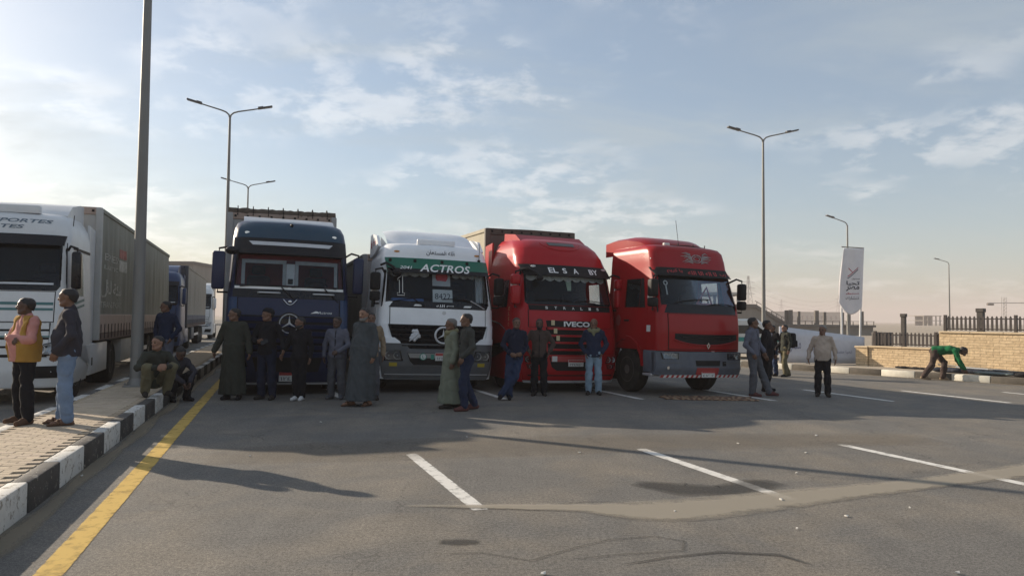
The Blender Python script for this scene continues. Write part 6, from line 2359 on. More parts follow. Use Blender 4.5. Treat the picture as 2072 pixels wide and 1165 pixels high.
    if top_mat is not None:
        def sh(g):
            torso(g, 0.016)
            for s in 'LR':
                arm(g, s, 0.010, 0.04)
                g.cone(J['el' + s], J['wr' + s] * 0.95 + J['el' + s] * 0.05, 0.047, 0.040, k=0.02)
            lowp = J['pel'] - up * 0.05
            g.cone(lowp, wai, 0.158 - slim + belly * 0.6, 0.152 + belly - slim, flat=(fw, 0.82 + belly), k=0.05)
            g.cone(J['nec'] - up * 0.02, J['nec'] + up * 0.03 + fw * 0.005, 0.075, 0.068, k=0.02)
            g.cone(J['nec'] + up * 0.135 + fw * 0.05, J['nec'] + up * 0.36 + fw * 0.10, 0.095, 0.12, k=0.008, sub=True)
        hp_ = J['pel'] + (hem - 0.94) * up
        garment('top', sh, top_mat, 0.0085, cuts=[(hp_, -up)]).name = top or 'shirt'
    if vest_mat is not None:
        def ve(g):
            torso(g, 0.040)
            lowp = J['pel'] - up * 0.03
            g.cone(lowp, wai, 0.178 + belly * 0.6, 0.172 + belly, flat=(fw, 0.86 + belly), k=0.05)
            c0 = wai + fw * 0.3
            g.cone(J['pel'] + fw * 0.26 - lf * 0.0, J['nec'] + fw * 0.22, 0.13, 0.15, k=0.02, sub=True)
            for s in 'LR':
                g.cone(J['sh' + s] + (J['sh' + s] - J['nec']) * 0.25, J['el' + s] * 0.5 + J['sh' + s] * 0.5, 0.085, 0.09, k=0.02, sub=True)
        garment('vest', ve, vest_mat, 0.006, cuts=[(J['pel'] - up * 0.08, -up), (J['nec'] + up * 0.03, up)])
    if jacket_open is not None:      # visible inner shirt panel down the front
        def ip(g):
            torso(g, 0.026)
            g.cut(J['pel'] + lf * 0.055, lf)
            g.cut(J['pel'] - lf * 0.045, -lf)
            g.cut(che, -fw)
            g.cut(J['pel'] + up * 0.06, -up)
            g.cut(J['nec'], up)
        garment('inner_shirt', ip, jacket_open, 0.002)
    if zip_mat is not None:
        def zp(g):
            torso(g, 0.0245)
            lowp = J['pel'] - up * 0.05
            g.cone(lowp, wai, 0.1625 - slim + belly * 0.6, 0.1565 + belly - slim, flat=(fw, 0.82 + belly), k=0.05)
            g.cut(J['pel'] + lf * 0.011, lf)
            g.cut(J['pel'] - lf * 0.011, -lf)
            g.cut(che + fw * 0.02, -fw)
            g.cut(J['pel'] + (hem - 0.94) * up, -up)
            g.cut(J['nec'] - up * 0.01, up)
        garment('zip', zp, zip_mat, 0.0, h=0.011)
    if scarf_mat is not None:
        def sc(g):
            for q in range(14):
                a0, a1 = 2 * math.pi * q / 14, 2 * math.pi * (q + 1) / 14
                A = J['nec'] + lf * 0.105 * math.cos(a0) + fw * (0.095 * math.sin(a0) + 0.01) + up * (0.015 - 0.03 * math.sin(a0))
                B = J['nec'] + lf * 0.105 * math.cos(a1) + fw * (0.095 * math.sin(a1) + 0.01) + up * (0.015 - 0.03 * math.sin(a1))
                g.cone(A, B, 0.040, k=0.02)
            g.cone(J['nec'] + fw * 0.10, J['nec'] + fw * 0.13 - up * 0.10, 0.05, 0.03, k=0.03)
        garment('scarf', sc, scarf_mat, 0.006, h=0.012)
    for s in 'LR':
        an, to = J['an' + s], J['to' + s]
        dr = to - an
        up2 = V(0, 0, 1)
        dh = dr.copy(); dh[2] = 0
        dh /= np.linalg.norm(dh) + 1e-9
        heel = an - dh * 0.045 + V(0, 0, -0.045)
        g = Field(np.minimum(heel, to) - 0.12, np.maximum(an, to) + 0.12, 0.010)
        if sandals:
            g.cone(heel + V(0, 0, -0.022), to + V(0, 0, -0.018) + dh * 0.02, 0.043, 0.045, flat=(up2, 0.42), k=0.02)
            mid = an + (to - an) * 0.62
            sd2 = np.cross(dh, up2)
            for q in range(6):
                a0, a1 = math.pi * q / 6, math.pi * (q + 1) / 6
                c_ = lambda a: mid + sd2 * 0.045 * math.cos(a) + up2 * (0.042 * math.sin(a) - 0.025)
                g.cone(c_(a0), c_(a1), 0.016, flat=None, k=0.01)
        else:
            g.cone(heel, to + dh * 0.012, 0.043, 0.037, k=0.03)
            g.cone(an + V(0, 0, -0.015), an + (to - an) * 0.55 + V(0, 0, 0.006), 0.045, 0.034, k=0.03)
        zf = min(heel[2] - 0.040, to[2] - 0.032)
        n_sole = V(0, 0, -1)
        g.cut((0, 0, max(0.002, zf) if zf > -0.02 else zf), n_sole)
        P_, F_ = g.mesh()
        mesh_obj('sandal' if sandals else 'shoe', P_ * S, F_, shoes_mat or M_BLACK, root)
    return root

C_BLACK = cloth('black', (0.012, 0.012, 0.015))
C_NAVY = cloth('navy', (0.014, 0.018, 0.036))
C_NAVY2 = cloth('navy_blue', (0.018, 0.026, 0.055))
C_GREYJ = cloth('grey_jacket', (0.115, 0.12, 0.155))
C_GREY = cloth('grey', (0.085, 0.088, 0.10))
C_OLIVE = cloth('olive_dark', (0.040, 0.042, 0.034))
C_OLIVE2 = cloth('olive_khaki', (0.13, 0.115, 0.07))
C_ROBEG = cloth('grey_green_robe', (0.062, 0.070, 0.076))
C_PALE = cloth('pale_green_robe', (0.175, 0.19, 0.145))
C_BROWN = cloth('brown', (0.065, 0.046, 0.040))
C_BEIGE = cloth('beige', (0.42, 0.34, 0.28))
C_TAN = cloth('tan', (0.24, 0.18, 0.12))
C_JEANS = cloth('jeans', (0.16, 0.22, 0.32), var=0.2)
C_JEANSL = cloth('light_jeans', (0.22, 0.30, 0.38), var=0.2)
C_JEANSD = cloth('dark_jeans', (0.025, 0.040, 0.085), var=0.2)
C_PINK = cloth('pink', (0.52, 0.24, 0.21))
C_MUST = cloth('mustard', (0.37, 0.21, 0.05))
C_GREEN = cloth('bright_green', (0.010, 0.12, 0.045))
C_CHAR = cloth('charcoal', (0.040, 0.038, 0.048))
C_SWE = cloth('dark_grey_green', (0.050, 0.052, 0.048))
C_SCARF = cloth('khaki_scarf', (0.20, 0.19, 0.11))
C_WHITE = cloth('white_shoe', (0.55, 0.55, 0.55))
C_SHOE = cloth('dark_shoe', (0.03, 0.026, 0.024))
C_LEATH = cloth('brown_leather', (0.10, 0.055, 0.035))
C_REDSH = cloth('maroon_shoe', (0.10, 0.04, 0.038))

pockets = dict(elL=(0.30, 0.06, 1.16), elR=(-0.30, 0.06, 1.16), wrL=(0.185, -0.06, 0.96), wrR=(-0.185, -0.06, 0.96), hdL=(-0.2, -0.2, -1), hdR=(0.2, -0.2, -1))
crossed = dict(elL=(0.27, -0.06, 1.17), elR=(-0.27, -0.06, 1.17), wrL=(-0.02, -0.22, 1.20), wrR=(0.02, -0.19, 1.14), hdL=(-1, 0.1, 0.1), hdR=(1, -0.1, 0.2), pnL=(0, -1, 0), pnR=(0, -1, 0))

def mix(*ds, **kw):
    o = {}
    for d in ds:
        o.update(d)
    o.update(kw)
    return o

ZM = MH
# --- on the median
person('man in mustard vest over a pink top, arms crossed, black trousers', (-6.16, 9.42, ZM), R(-30), 1.58,
       mix(crossed, anL=(0.17, -0.02, 0.085), toL=(0.22, -0.18, 0.035), knL=(0.13, -0.03, 0.5)), top='pink_shirt', top_mat=C_PINK, vest_mat=C_MUST,
       legs_mat=C_BLACK, shoes_mat=C_LEATH, skin=2, head_yaw=R(-35), belly=0.055, seed=1)
person('man in charcoal jumper and blue jeans, hands in pockets, on the median kerb side', (-5.60, 9.38, ZM), R(-62), 1.70,
       mix(pockets, anR=(-0.10, -0.04, 0.085), toR=(-0.13, -0.20, 0.035), wrL=(0.16, -0.13, 0.95), wrR=(-0.16, -0.13, 0.95)), top='jumper', top_mat=C_CHAR, legs_mat=C_JEANS, shoes_mat=C_LEATH, skin=1, head_yaw=R(-15),
       belly=0.045, sandals=True, seed=2, hem=0.88)
person('man in dark navy shirt standing beside the near lamp post', (-7.08, 15.2, ZM), R(-15), 1.66,
       mix(pockets), top='navy_shirt', top_mat=C_NAVY2, legs_mat=C_GREYJ, shoes_mat=C_SHOE, skin=1, head_yaw=R(-40), seed=3)
squat = dict(pel=(0, 0.12, 0.26), nec=(0.0, -0.06, 0.76), hea=(0, -0.11, 0.905), shL=(0.18, -0.05, 0.70), shR=(-0.18, -0.05, 0.70),
             hiL=(0.09, 0.10, 0.25), hiR=(-0.09, 0.10, 0.25), knL=(0.20, -0.30, 0.50), knR=(-0.20, -0.30, 0.50), anL=(0.17, -0.08, 0.085), anR=(-0.17, -0.08, 0.085),
             toL=(0.20, -0.25, 0.035), toR=(-0.20, -0.25, 0.035), elL=(0.30, -0.20, 0.50), elR=(-0.32, -0.16, 0.50), wrL=(0.10, -0.38, 0.52), wrR=(-0.08, -0.38, 0.50),
             hdL=(-1, -0.3, 0.1), hdR=(1, -0.3, 0.0), pnL=(0, -1, 0.2), pnR=(0, -1, 0.2))
person('man squatting on the kerb in dark olive jacket and khaki trousers', (-6.10, 12.75, ZM), R(40), 1.74, squat, top='olive_jacket', top_mat=C_OLIVE, legs_mat=C_OLIVE2,
       shoes_mat=C_SHOE, skin=0, head_yaw=R(-60), beard=None, seed=4, hem=0.86)
sit = dict(pel=(0, 0.10, 0.36), nec=(0.0, -0.14, 0.82), hea=(0, -0.26, 0.92), shL=(0.18, -0.12, 0.76), shR=(-0.18, -0.12, 0.76),
           hiL=(0.09, 0.08, 0.35), hiR=(-0.09, 0.08, 0.35), knL=(0.16, -0.34, 0.50), knR=(-0.16, -0.34, 0.50), anL=(0.15, -0.22, 0.085), anR=(-0.15, -0.25, 0.085),
           toL=(0.18, -0.39, 0.035), toR=(-0.18, -0.42, 0.035), elL=(0.24, -0.34, 0.56), elR=(-0.24, -0.34, 0.56), wrL=(0.06, -0.52, 0.38), wrR=(-0.06, -0.52, 0.38),
           hdL=(-0.2, -0.3, -1), hdR=(0.2, -0.3, -1))
person('man sitting hunched on the kerb in dark jacket, head bowed, hands clasped', (-6.50, 14.35, 0.0), R(50), 1.74, sit, top='dark_jacket', top_mat=C_CHAR, legs_mat=C_BLACK,
       shoes_mat=C_BLACK, skin=2, head_pitch=R(35), seed=5)
# --- in front of the navy truck
person('man in long dark olive robe looking to the left, beside the yellow line', (-5.46, 14.62, 0), R(0), 1.78, mix(elL=(0.28, 0.03, 1.14), wrL=(0.33, -0.05, 0.91), elR=(-0.29, 0.04, 1.15), wrR=(-0.37, -0.02, 0.93)),
       robe_mat=C_OLIVE, shoes_mat=C_BLACK, skin=1, head_yaw=R(-55), seed=6, belly=0.02)
person('man in black jumper and knit cap, one hand raised to his chest', (-4.82, 14.68, 0), R(-8), 1.78, mix(elR=(-0.27, -0.04, 1.16), wrR=(-0.10, -0.24, 1.12), hdR=(1, -0.3, 0.2), pnR=(0, -1, -0.3), elL=(0.30, 0.03, 1.16), wrL=(0.38, -0.10, 0.98)),
       top='black_jumper', top_mat=C_BLACK, legs_mat=C_NAVY, shoes_mat=C_SHOE, skin=1, cap_mat=C_BLACK, head_yaw=R(-40), seed=7)
person('man dressed all in black with white shoes before the navy truck', (-4.15, 14.58, 0), R(-10), 1.62, mix(elR=(-0.30, 0.03, 1.15), wrR=(-0.36, -0.12, 0.98), anL=(0.06, 0.03, 0.085), anR=(-0.06, 0.03, 0.085), toL=(0.085, -0.13, 0.035), toR=(-0.085, -0.13, 0.035), knL=(0.075, -0.015, 0.5), knR=(-0.075, -0.015, 0.5)),
       top='black_shirt', top_mat=C_BLACK, legs_mat=C_BLACK, shoes_mat=C_WHITE, skin=1, beard=M_HAIR, head_yaw=R(-35), seed=8, slim=0.01)
person('man in pale grey zip jacket and grey trousers before the navy truck', (-3.50, 14.90, 0), R(-5), 1.64, mix(elR=(-0.27, 0.03, 1.15), wrR=(-0.27, -0.02, 0.90), elL=(0.27, -0.04, 1.15), wrL=(0.10, -0.20, 1.02), hdL=(-1, -0.2, -0.3), pnL=(0, -1, 0.3)),
       top='grey_jacket', top_mat=C_GREYJ, legs_mat=C_GREY, shoes_mat=C_GREY, skin=2, head_yaw=R(-15), seed=9, hem=0.88, zip_mat=C_BLACK)
person('bearded man in long slate grey robe between the navy and the white truck', (-2.76, 13.90, 0), R(-30), 1.80, mix(anR=(-0.13, -0.15, 0.085), toR=(-0.16, -0.32, 0.035)), robe_mat=C_ROBEG, shoes_mat=C_LEATH, skin=0, beard=M_HAIRG,
       head_yaw=R(10), seed=10, belly=0.05, sandals=True)
person('man in tan jacket half hidden behind the slate grey robe', (-2.80, 14.80, 0), R(10), 1.72, mix(), top='tan_jacket', top_mat=C_TAN, legs_mat=C_GREY, shoes_mat=C_SHOE, skin=1, seed=11)
walk = dict(knL=(0.10, -0.10, 0.50), anL=(0.10, -0.06, 0.085), toL=(0.12, -0.22, 0.035), knR=(-0.10, 0.02, 0.49), anR=(-0.10, 0.20, 0.10), toR=(-0.12, 0.04, 0.035))
person('older man in pale sage robe walking left before the white truck', (-1.10, 13.62, 0), R(-72), 1.63, mix(walk), robe_mat=C_PALE, shoes_mat=C_SHOE, skin=1, hair=M_HAIRG, scarf_mat=C_SCARF, seed=12)
person('man in dark grey-green jumper and navy trousers walking left in front of the white truck', (-0.80, 13.28, 0), R(-68), 1.72, mix(walk, elL=(0.25, 0.04, 1.15), wrL=(0.22, -0.16, 0.98)), top='jumper', top_mat=C_SWE, legs_mat=C_NAVY2,
       shoes_mat=C_REDSH, skin=1, seed=13, slim=0.01)
# --- in front of the red truck
lean1 = dict(pel=(0.02, 0, 0.93), knR=(-0.12, -0.03, 0.50), anR=(-0.06, -0.02, 0.085), toR=(-0.10, -0.18, 0.035), knL=(0.02, -0.10, 0.50), anL=(-0.26, -0.05, 0.10), toL=(-0.32, -0.17, 0.035))
person('man in navy pullover leaning on the red truck with his legs crossed', (0.02, 15.15, 0), R(15), 1.66, mix(lean1, elL=(0.26, 0.02, 1.15), wrL=(0.14, -0.14, 1.0), hdL=(-1, -0.3, -0.3), pnL=(0, -1, 0), elR=(-0.27, 0.02, 1.16), wrR=(-0.14, -0.14, 0.98), hdR=(1, -0.3, -0.3), pnR=(0, -1, 0)), top='navy_pullover', top_mat=C_NAVY, legs_mat=C_JEANSD,
       shoes_mat=C_BLACK, skin=1, seed=14, roll=R(3))
person('man in brown jacket with hands in its pockets before the red truck grille', (0.60, 15.95, 0), R(-3), 1.64, mix(pockets, wrL=(0.22, -0.10, 1.0), wrR=(-0.22, -0.10, 1.0), elL=(0.33, 0.04, 1.18), elR=(-0.33, 0.04, 1.18)), top='brown_jacket', top_mat=C_BROWN, legs_mat=C_BLACK, shoes_mat=C_SHOE,
       skin=2, beard=M_HAIR, seed=15, hem=0.88, zip_mat=C_BLACK)
person('bald man in navy hooded top with khaki scarf and light jeans', (1.80, 16.25, 0), R(-5), 1.66, mix(pockets), top='hooded_top', top_mat=C_NAVY2, legs_mat=C_JEANSL, shoes_mat=C_SHOE, skin=1, bald=True, scarf_mat=C_SCARF, head_yaw=R(-10), seed=16)
# --- right of the trucks
lean2 = dict(knR=(-0.14, -0.05, 0.50), anR=(-0.13, 0.0, 0.085), toR=(-0.13, -0.17, 0.035), knL=(0.10, -0.14, 0.48), anL=(0.08, -0.30, 0.10), toL=(0.10, -0.46, 0.045),
             elL=(0.27, 0.0, 1.16), wrL=(0.16, -0.18, 0.98), elR=(-0.30, 0.05, 1.16), wrR=(-0.26, -0.12, 0.98))
person('man in grey zip jacket leaning back against the red tractor, maroon shoe forward', (5.38, 16.42, 0), R(48), 1.72, lean2, top='grey_jacket', top_mat=C_GREYJ, legs_mat=C_GREY, shoes_mat=C_REDSH, skin=1, head_yaw=R(30), seed=17, hem=0.90, roll=R(-4), zip_mat=C_BLACK)
person('man in long black coat standing just behind the leaning man in grey', (6.0, 17.45, 0), R(60), 1.66, mix(elL=(0.30, -0.02, 1.15), wrL=(0.34, -0.12, 0.92)), top='black_coat', top_mat=C_BLACK, legs_mat=C_BLACK, shoes_mat=C_BLACK, skin=1, seed=18, hem=0.62, belly=0.04)
person('man in black jacket and jeans facing left near the kerb', (7.88, 22.4, 0), R(-60), 1.52, mix(pockets), top='black_jacket', top_mat=C_BLACK, legs_mat=C_JEANSD, shoes_mat=C_BLACK, skin=1, seed=19, jacket_open=C_GREYJ)
person('man in olive trousers and dark jacket wearing a backpack', (8.14, 22.1, 0), R(-75), 1.54, mix(walk), top='dark_jacket', top_mat=C_OLIVE, legs_mat=C_OLIVE2, shoes_mat=C_BLACK, skin=0, seed=20)
person('stout balding man in beige long-sleeved top and black trousers standing alone', (6.86, 16.38, 0), R(-20), 1.56, mix(elR=(-0.29, 0.03, 1.16), wrR=(-0.33, -0.05, 0.93), elL=(0.28, 0.04, 1.15), wrL=(0.29, -0.02, 0.92)), top='beige_top', top_mat=C_BEIGE, legs_mat=C_BLACK, shoes_mat=C_SHOE,
       skin=1, hair=M_HAIRG, head_yaw=R(-25), belly=0.038, seed=21, hem=0.88)
bend = dict(pel=(0, 0.22, 0.86), nec=(0, -0.34, 0.90), hea=(0, -0.50, 0.86), shL=(0.18, -0.29, 0.86), shR=(-0.18, -0.29, 0.86), hiL=(0.09, 0.22, 0.82), hiR=(-0.09, 0.22, 0.82),
            knL=(0.12, -0.02, 0.50), anL=(0.13, 0.03, 0.085), toL=(0.14, -0.14, 0.035), knR=(-0.12, 0.30, 0.44), anR=(-0.13, 0.52, 0.11), toR=(-0.13, 0.37, 0.035),
            elL=(0.21, -0.34, 0.58), wrL=(0.17, -0.46, 0.36), elR=(-0.20, -0.40, 0.58), wrR=(-0.14, -0.52, 0.36), hdL=(0, -0.4, -1), hdR=(0, -0.4, -1))
person('man in bright green top bending down over bundles at the right kerb', (12.42, 21.35, 0), R(60), 1.72, bend, top='green_top', top_mat=C_GREEN, legs_mat=C_BROWN, shoes_mat=C_TAN, skin=2, head_pitch=R(25), seed=22)
# things they carry
bp = empty('backpack', (8.14, 22.1, 0), R(-75), 'black backpack on the back of the man in olive trousers', 'backpack')
mb = MB(); mb.rbox(-0.16, 0.16, 0.115, 0.30, 0.86, 1.30, 0.07, 3); mb.build('bag', C_BLACK, bp)
mb = MB(); mb.rbox(-0.12, 0.12, 0.28, 0.36, 0.88, 1.08, 0.03, 2); mb.build('front_pocket', C_BLACK, bp)
for s in (-1, 1):
    mb = MB(); mb.tube([(s * 0.10, 0.14, 1.24), (s * 0.11, 0.02, 1.31), (s * 0.11, -0.105, 1.20), (s * 0.13, -0.10, 1.02), (s * 0.16, 0.12, 0.94)], 0.018, 6); mb.build('strap', C_BLACK, bp)
ph = MB(); ph.rbox(-0.07, 0.01, -0.02, -0.008, 0, 0.14, 0.003, 1)
o = ph.build('phone', M_BLACKG); o.location = (-4.83, 14.37, 1.08); o.rotation_euler = (R(-20), R(60), 0)
tag(o, 'dark phone in the hand of the man in a black jumper', 'phone')
# ================================================================ LAMP POSTS
M_GALV = mat('galvanised_pole', (0.20, 0.20, 0.195), 0.5, metal=0.45, var=0.12, vscale=3, dust=0.15, streak=True)
M_GALVD = mat('lamp_head_grey', (0.07, 0.07, 0.075), 0.5, metal=0.2)

def lamp_post(loc, rz, label, H=11.3, arms=2, rb=0.115, rt=0.055, reach=1.9, group='tall lamp posts', base=True, armrise=0.55):
    r = empty('lamp_post', loc, rz, label, 'lamp post', group)
    p = MB(); p.tube([(0, 0, 0.0), (0, 0, 1.2), (0, 0, H)], [rb, rb * 0.97, rt], 14); p.build('pole', M_GALV, r)
    b = MB()
    if base:
        b.rbox(-0.20, 0.20, -0.20, 0.20, -0.01, 0.03, 0.008, 1)
        b.lathe([(rb + 0.05, 0.031), (rb + 0.03, 0.06), (rb + 0.004, 0.16)], 14)
        for sx in (-1, 1):
            for sy in (-1, 1):
                b.lathe([(0.022, 0.031), (0.022, 0.075)], 6, 'z', (sx * 0.16, sy * 0.16, 0))
        b.build('base_plate', M_GALV, r)
    dr = MB(); dr.rbox(-0.05, 0.05, -rb - 0.008, -rb + 0.02, 0.55, 0.85, 0.006, 1); dr.build('access_door', M_GALV, r)
    for s in ((-1, 1) if arms == 2 else (-1,)):
        a = MB()
        pts = [(0, 0, H - 0.10), (s * 0.05, 0, H + 0.10), (s * 0.18, 0, H + 0.22), (s * 0.40, 0, H + 0.30), (s * reach * 0.75, 0, H + armrise)]
        a.tube(pts, [0.045, 0.042, 0.04, 0.036, 0.032], 10); a.build('arm', M_GALV, r)
        ang = math.atan2(armrise - 0.30, reach * 0.75 - 0.40)
        h = MB()
        h.rbox(-0.05, 0.66, -0.13, 0.13, -0.035, 0.035, 0.02, 2)
        h.rbox(-0.05, 0.22, -0.10, 0.10, 0.03, 0.075, 0.02, 2)
        o = h.build('lamp_head', M_GALVD, r)
        o.location = (s * reach * 0.72, 0, H + armrise)
        o.rotation_euler = (0, -ang, 0) if s > 0 else (0, -ang, math.pi)
        d = MB(); d.rbox(0.20, 0.62, -0.10, 0.10, -0.046, -0.035, 0.003, 1); d.build('diffuser', M_LENS, o)
    return r

p = (-7.25, 14.40)
lamp_post((*p, ZM), MED, 'nearest lamp post rising from the median past the top of the picture')
for k, (d, lab) in enumerate(((23.4, 'double-armed lamp post on the median behind the navy truck'), (45.2, 'farther double-armed lamp post just above the navy truck roof'))):
    lamp_post((p[0] + MD.x * d, p[1] + MD.y * d, ZM), MED, lab)
lamp_post((13.45, 39.6, 0.0), R(8), 'double-armed lamp post right of the red tractor', H=11.3)
lamp_post((26.3, 58.0, 0), R(15), 'single-armed lamp post behind the white flag', H=9.2, arms=1, reach=1.8)
lamp_post((54.9, 93.0, 0), R(15), 'far single-armed lamp post above the picket fences', H=9.0, arms=1, reach=2.2)

# ================================================================ FLAG, BANNER, BUNDLES
M_FLAG = mat('flag_cloth', (0.76, 0.73, 0.74), 0.85, var=0.05)
fp = empty('banner_flag', (12.02, 25.65, 0.18), R(0), 'tall white feather flag with black and red Arabic logo on the right pavement', 'flag')
mb = MB(); mb.tube([(0, 0, 0), (0.05, 0, 2.0), (0.16, 0, 4.02)], [0.035, 0.032, 0.026], 10); mb.build('flag_pole', mat('white_pole', (0.6, 0.6, 0.6), 0.4, var=0.05), fp)
mb = MB(); mb.tube([(0.18, 0, 4.02), (-0.60, 0, 4.06)], 0.02, 8); mb.build('top_bar', M_GALV, fp)
def flagP(u, z):
    """u: 0 at the pole .. 1 at the free edge; z height above the pavement"""
    t = (4.02 - z) / 2.35
    xp = 0.16 - 0.11 * t
    w = 0.72 + 0.05 * math.sin(t * 5) + 0.12 * max(0, t - 0.35)
    x = xp - u * w
    y = -0.03 - 0.10 * u * math.sin(3.0 * t + 2.2 * u) - 0.03 * math.sin(9 * u + 2 * t) * min(1, t * 4)
    return x, y
mb = MB()
NU, NV = 24, 44
rows = []
for i in range(NV + 1):
    for j in range(NU + 1):
        u = j / NU
        zb_ = 1.72 + 0.42 * (abs(u - 0.45) / 0.55) ** 2.2
        z = 4.00 - (4.00 - zb_) * i / NV
        x, y = flagP(u, z)
        mb.v.append((x, y, z))
for i in range(NV):
    for j in range(NU):
        a = i * (NU + 1) + j
        mb.f.append((a, a + 1, a + NU + 2, a + NU + 1)); mb.mi.append(0)
fl = mb.build('flag_cloth', M_FLAG, fp)
sm_ = fl.modifiers.new('solid', 'SOLIDIFY'); sm_.thickness = 0.006; sm_.offset = 0
def FP(x, z):
    # x measured from the cloth centre, + to the right
    u = 0.45 - x / 0.78
    X, Y = flagP(u, z)
    return (X, Y - 0.010, z)
M_INK = mat('black_print', (0.03, 0.03, 0.05), 0.8)
M_INKR = mat('red_print', (0.42, 0.03, 0.06), 0.8)
for c_, off in ((M_INKR, 0.0), (M_FLAG, -0.035), (M_INK, -0.07)):
    s_ = MB()
    n = 12
    for k in range(n + 1):
        t = k / n
        x = -0.20 + 0.36 * t; z = 3.02 + off + 0.30 * t ** 1.3
        s_.v += [FP(x, z), FP(x, z + 0.03)]
    for k in range(n):
        s_.f.append((2 * k, 2 * k + 2, 2 * k + 3, 2 * k + 1)); s_.mi.append(0)
    if c_ is not M_FLAG:
        s_.build('logo_stroke', c_, fp)
s_ = MB()
for (a, b) in (((-0.19, 3.30), (-0.02, 3.17)),):
    s_.v += [FP(*a), FP(a[0], a[1] + 0.03), FP(b[0], b[1] + 0.03), FP(*b)]; s_.f.append((0, 1, 2, 3)); s_.mi.append(0)
s_.build('logo_stroke', M_INKR, fp)
text_on('logo_lettering', arabic('صندوق'), FP, 0.10, 2.95, 0.27, M_INK, fp, height=0.07)
text_on('logo_lettering', arabic('تحيا'), FP, 0.0, 2.79, 0.46, M_INK, fp, height=0.17, bold=0.02)
text_on('logo_lettering', arabic('مصر'), FP, 0.0, 2.61, 0.46, M_INK, fp, height=0.17, bold=0.02)
text_on('logo_lettering', arabic('صندوق'), FP, 0.0, 2.44, 0.46, M_INKR, fp, height=0.07, bold=0.02)
text_on('logo_lettering', arabic('نتشارك'), FP, 0.0, 2.28, 0.46, M_INK, fp, height=0.14)
wp = MB(); wp.tube([(0, 0, 0), (0, 0, 2.1)], [0.04, 0.036], 10); o = wp.build('bare_flag_pole', MATS['white_pole']); o.location = (12.1, 27.2, 0.18)
tag(o, 'bare white pole just left of the flag pole', 'pole')

M_BANN = mat('banner_white', (0.60, 0.61, 0.66), 0.7, var=0.06)
bn = empty('hoarding', (9.35, 25.95, 0.185), 0, 'low white printed hoarding behind the kerb, sloping down to the right', 'hoarding')
ex, ey = 12.15 - 9.35, 25.55 - 25.95
def BP(u, z):
    return (ex * u, ey * u + 0.008 * math.sin(u * 14), z)
mb = MB()
for j in range(41):
    u = j / 40
    h_ = 1.26 - 0.34 * u
    for i in range(5):
        mb.v.append(BP(u, 0.02 + h_ * i / 4))
for j in range(40):
    for i in range(4):
        a = j * 5 + i
        mb.f.append((a, a + 5, a + 6, a + 1)); mb.mi.append(0)
o = mb.build('printed_sheet', M_BANN, bn)
sm_ = o.modifiers.new('solid', 'SOLIDIFY'); sm_.thickness = 0.01
for u in (0.02, 0.33, 0.66, 0.98):
    x, y, _ = BP(u, 0)
    mb = MB(); mb.box(x - 0.025, x + 0.025, y + 0.02, y + 0.07, -0.02, 1.22 - 0.34 * u); mb.build('post', M_GALV, bn, smooth=False)
BT = lambda x, z: (ex * x / 2.83, ey * x / 2.83 + 0.008 * math.sin(x / 2.83 * 14) - 0.014, z)
M_BT = mat('banner_grey_print', (0.20, 0.20, 0.28), 0.7)
text_on('banner_lettering', arabic('تحيا مصر'), BT, 1.20, 0.52, 0.62, M_BT, bn, height=0.17)
text_on('banner_lettering', arabic('تحيا مصر'), BT, 2.15, 0.42, 0.50, M_BT, bn, height=0.14)
text_on('banner_lettering', arabic('مصر'), BT, 0.55, 0.55, 0.35, M_BT, bn, height=0.35)

# bundles of cloth and poles on the right pavement
C_BUN = [cloth('bundle_navy', (0.03, 0.035, 0.05)), cloth('bundle_teal', (0.06, 0.11, 0.11)), cloth('bundle_grey', (0.16, 0.19, 0.19)), cloth('bundle_black', (0.02, 0.02, 0.022))]
def bundle(label, p, q, r, m, seed, flat=0.5, z0=0.188):
    p, q = np.array(p, float), np.array(q, float)
    lo, hi = np.minimum(p, q) - r * 1.8, np.maximum(p, q) + r * 1.8
    g = Field((*lo, z0 - 0.02), (*hi, z0 + r * 2.2), 0.03)
    rq = random.Random(seed)
    n = 7
    for k in range(n):
        t0, t1 = k / n, (k + 1) / n
        a = p + (q - p) * t0 + np.array([rq.uniform(-r, r), rq.uniform(-r, r)]) * 0.4
        b = p + (q - p) * t1 + np.array([rq.uniform(-r, r), rq.uniform(-r, r)]) * 0.4
        g.cone((*a, z0 + r * 0.35), (*b, z0 + r * 0.35), r * rq.uniform(0.6, 1.0), r * rq.uniform(0.6, 1.0), flat=((0, 0, 1), flat), k=0.05)
    g.wrinkle(0.012, seed, 0.6)
    g.cut((0, 0, z0 + 0.001), (0, 0, -1))
    P_, F_ = g.mesh()
    tag(mesh_obj('cloth_bundle', P_, F_, m, None), label, 'bundle')
def KP(s_, t_):
    q = KB - KDIR * s_ + KN * t_
    return (q.x, q.y)
bundle('long dark bundle of cloth under the bending man', KP(2.2, 0.55), KP(3.6, 0.70), 0.20, C_BUN[0], 1)
bundle('dark heap of folded cloth right of the bending man', KP(4.2, 0.45), KP(4.9, 0.40), 0.20, C_BUN[3], 2, 0.4)
bundle('flat grey-green cloth spread on the pavement edge', KP(3.3, 0.38), KP(4.0, 0.36), 0.18, C_BUN[2], 3, 0.25)
bundle('long dark bundle at the far right end of the kerb', KP(5.2, 0.50), KP(7.0, 0.55), 0.26, C_BUN[0], 4, 0.4)
bundle('thin black cloth strip lying by the low wall', KP(0.6, 1.25), KP(1.9, 1.15), 0.10, C_BUN[3], 5, 0.4)
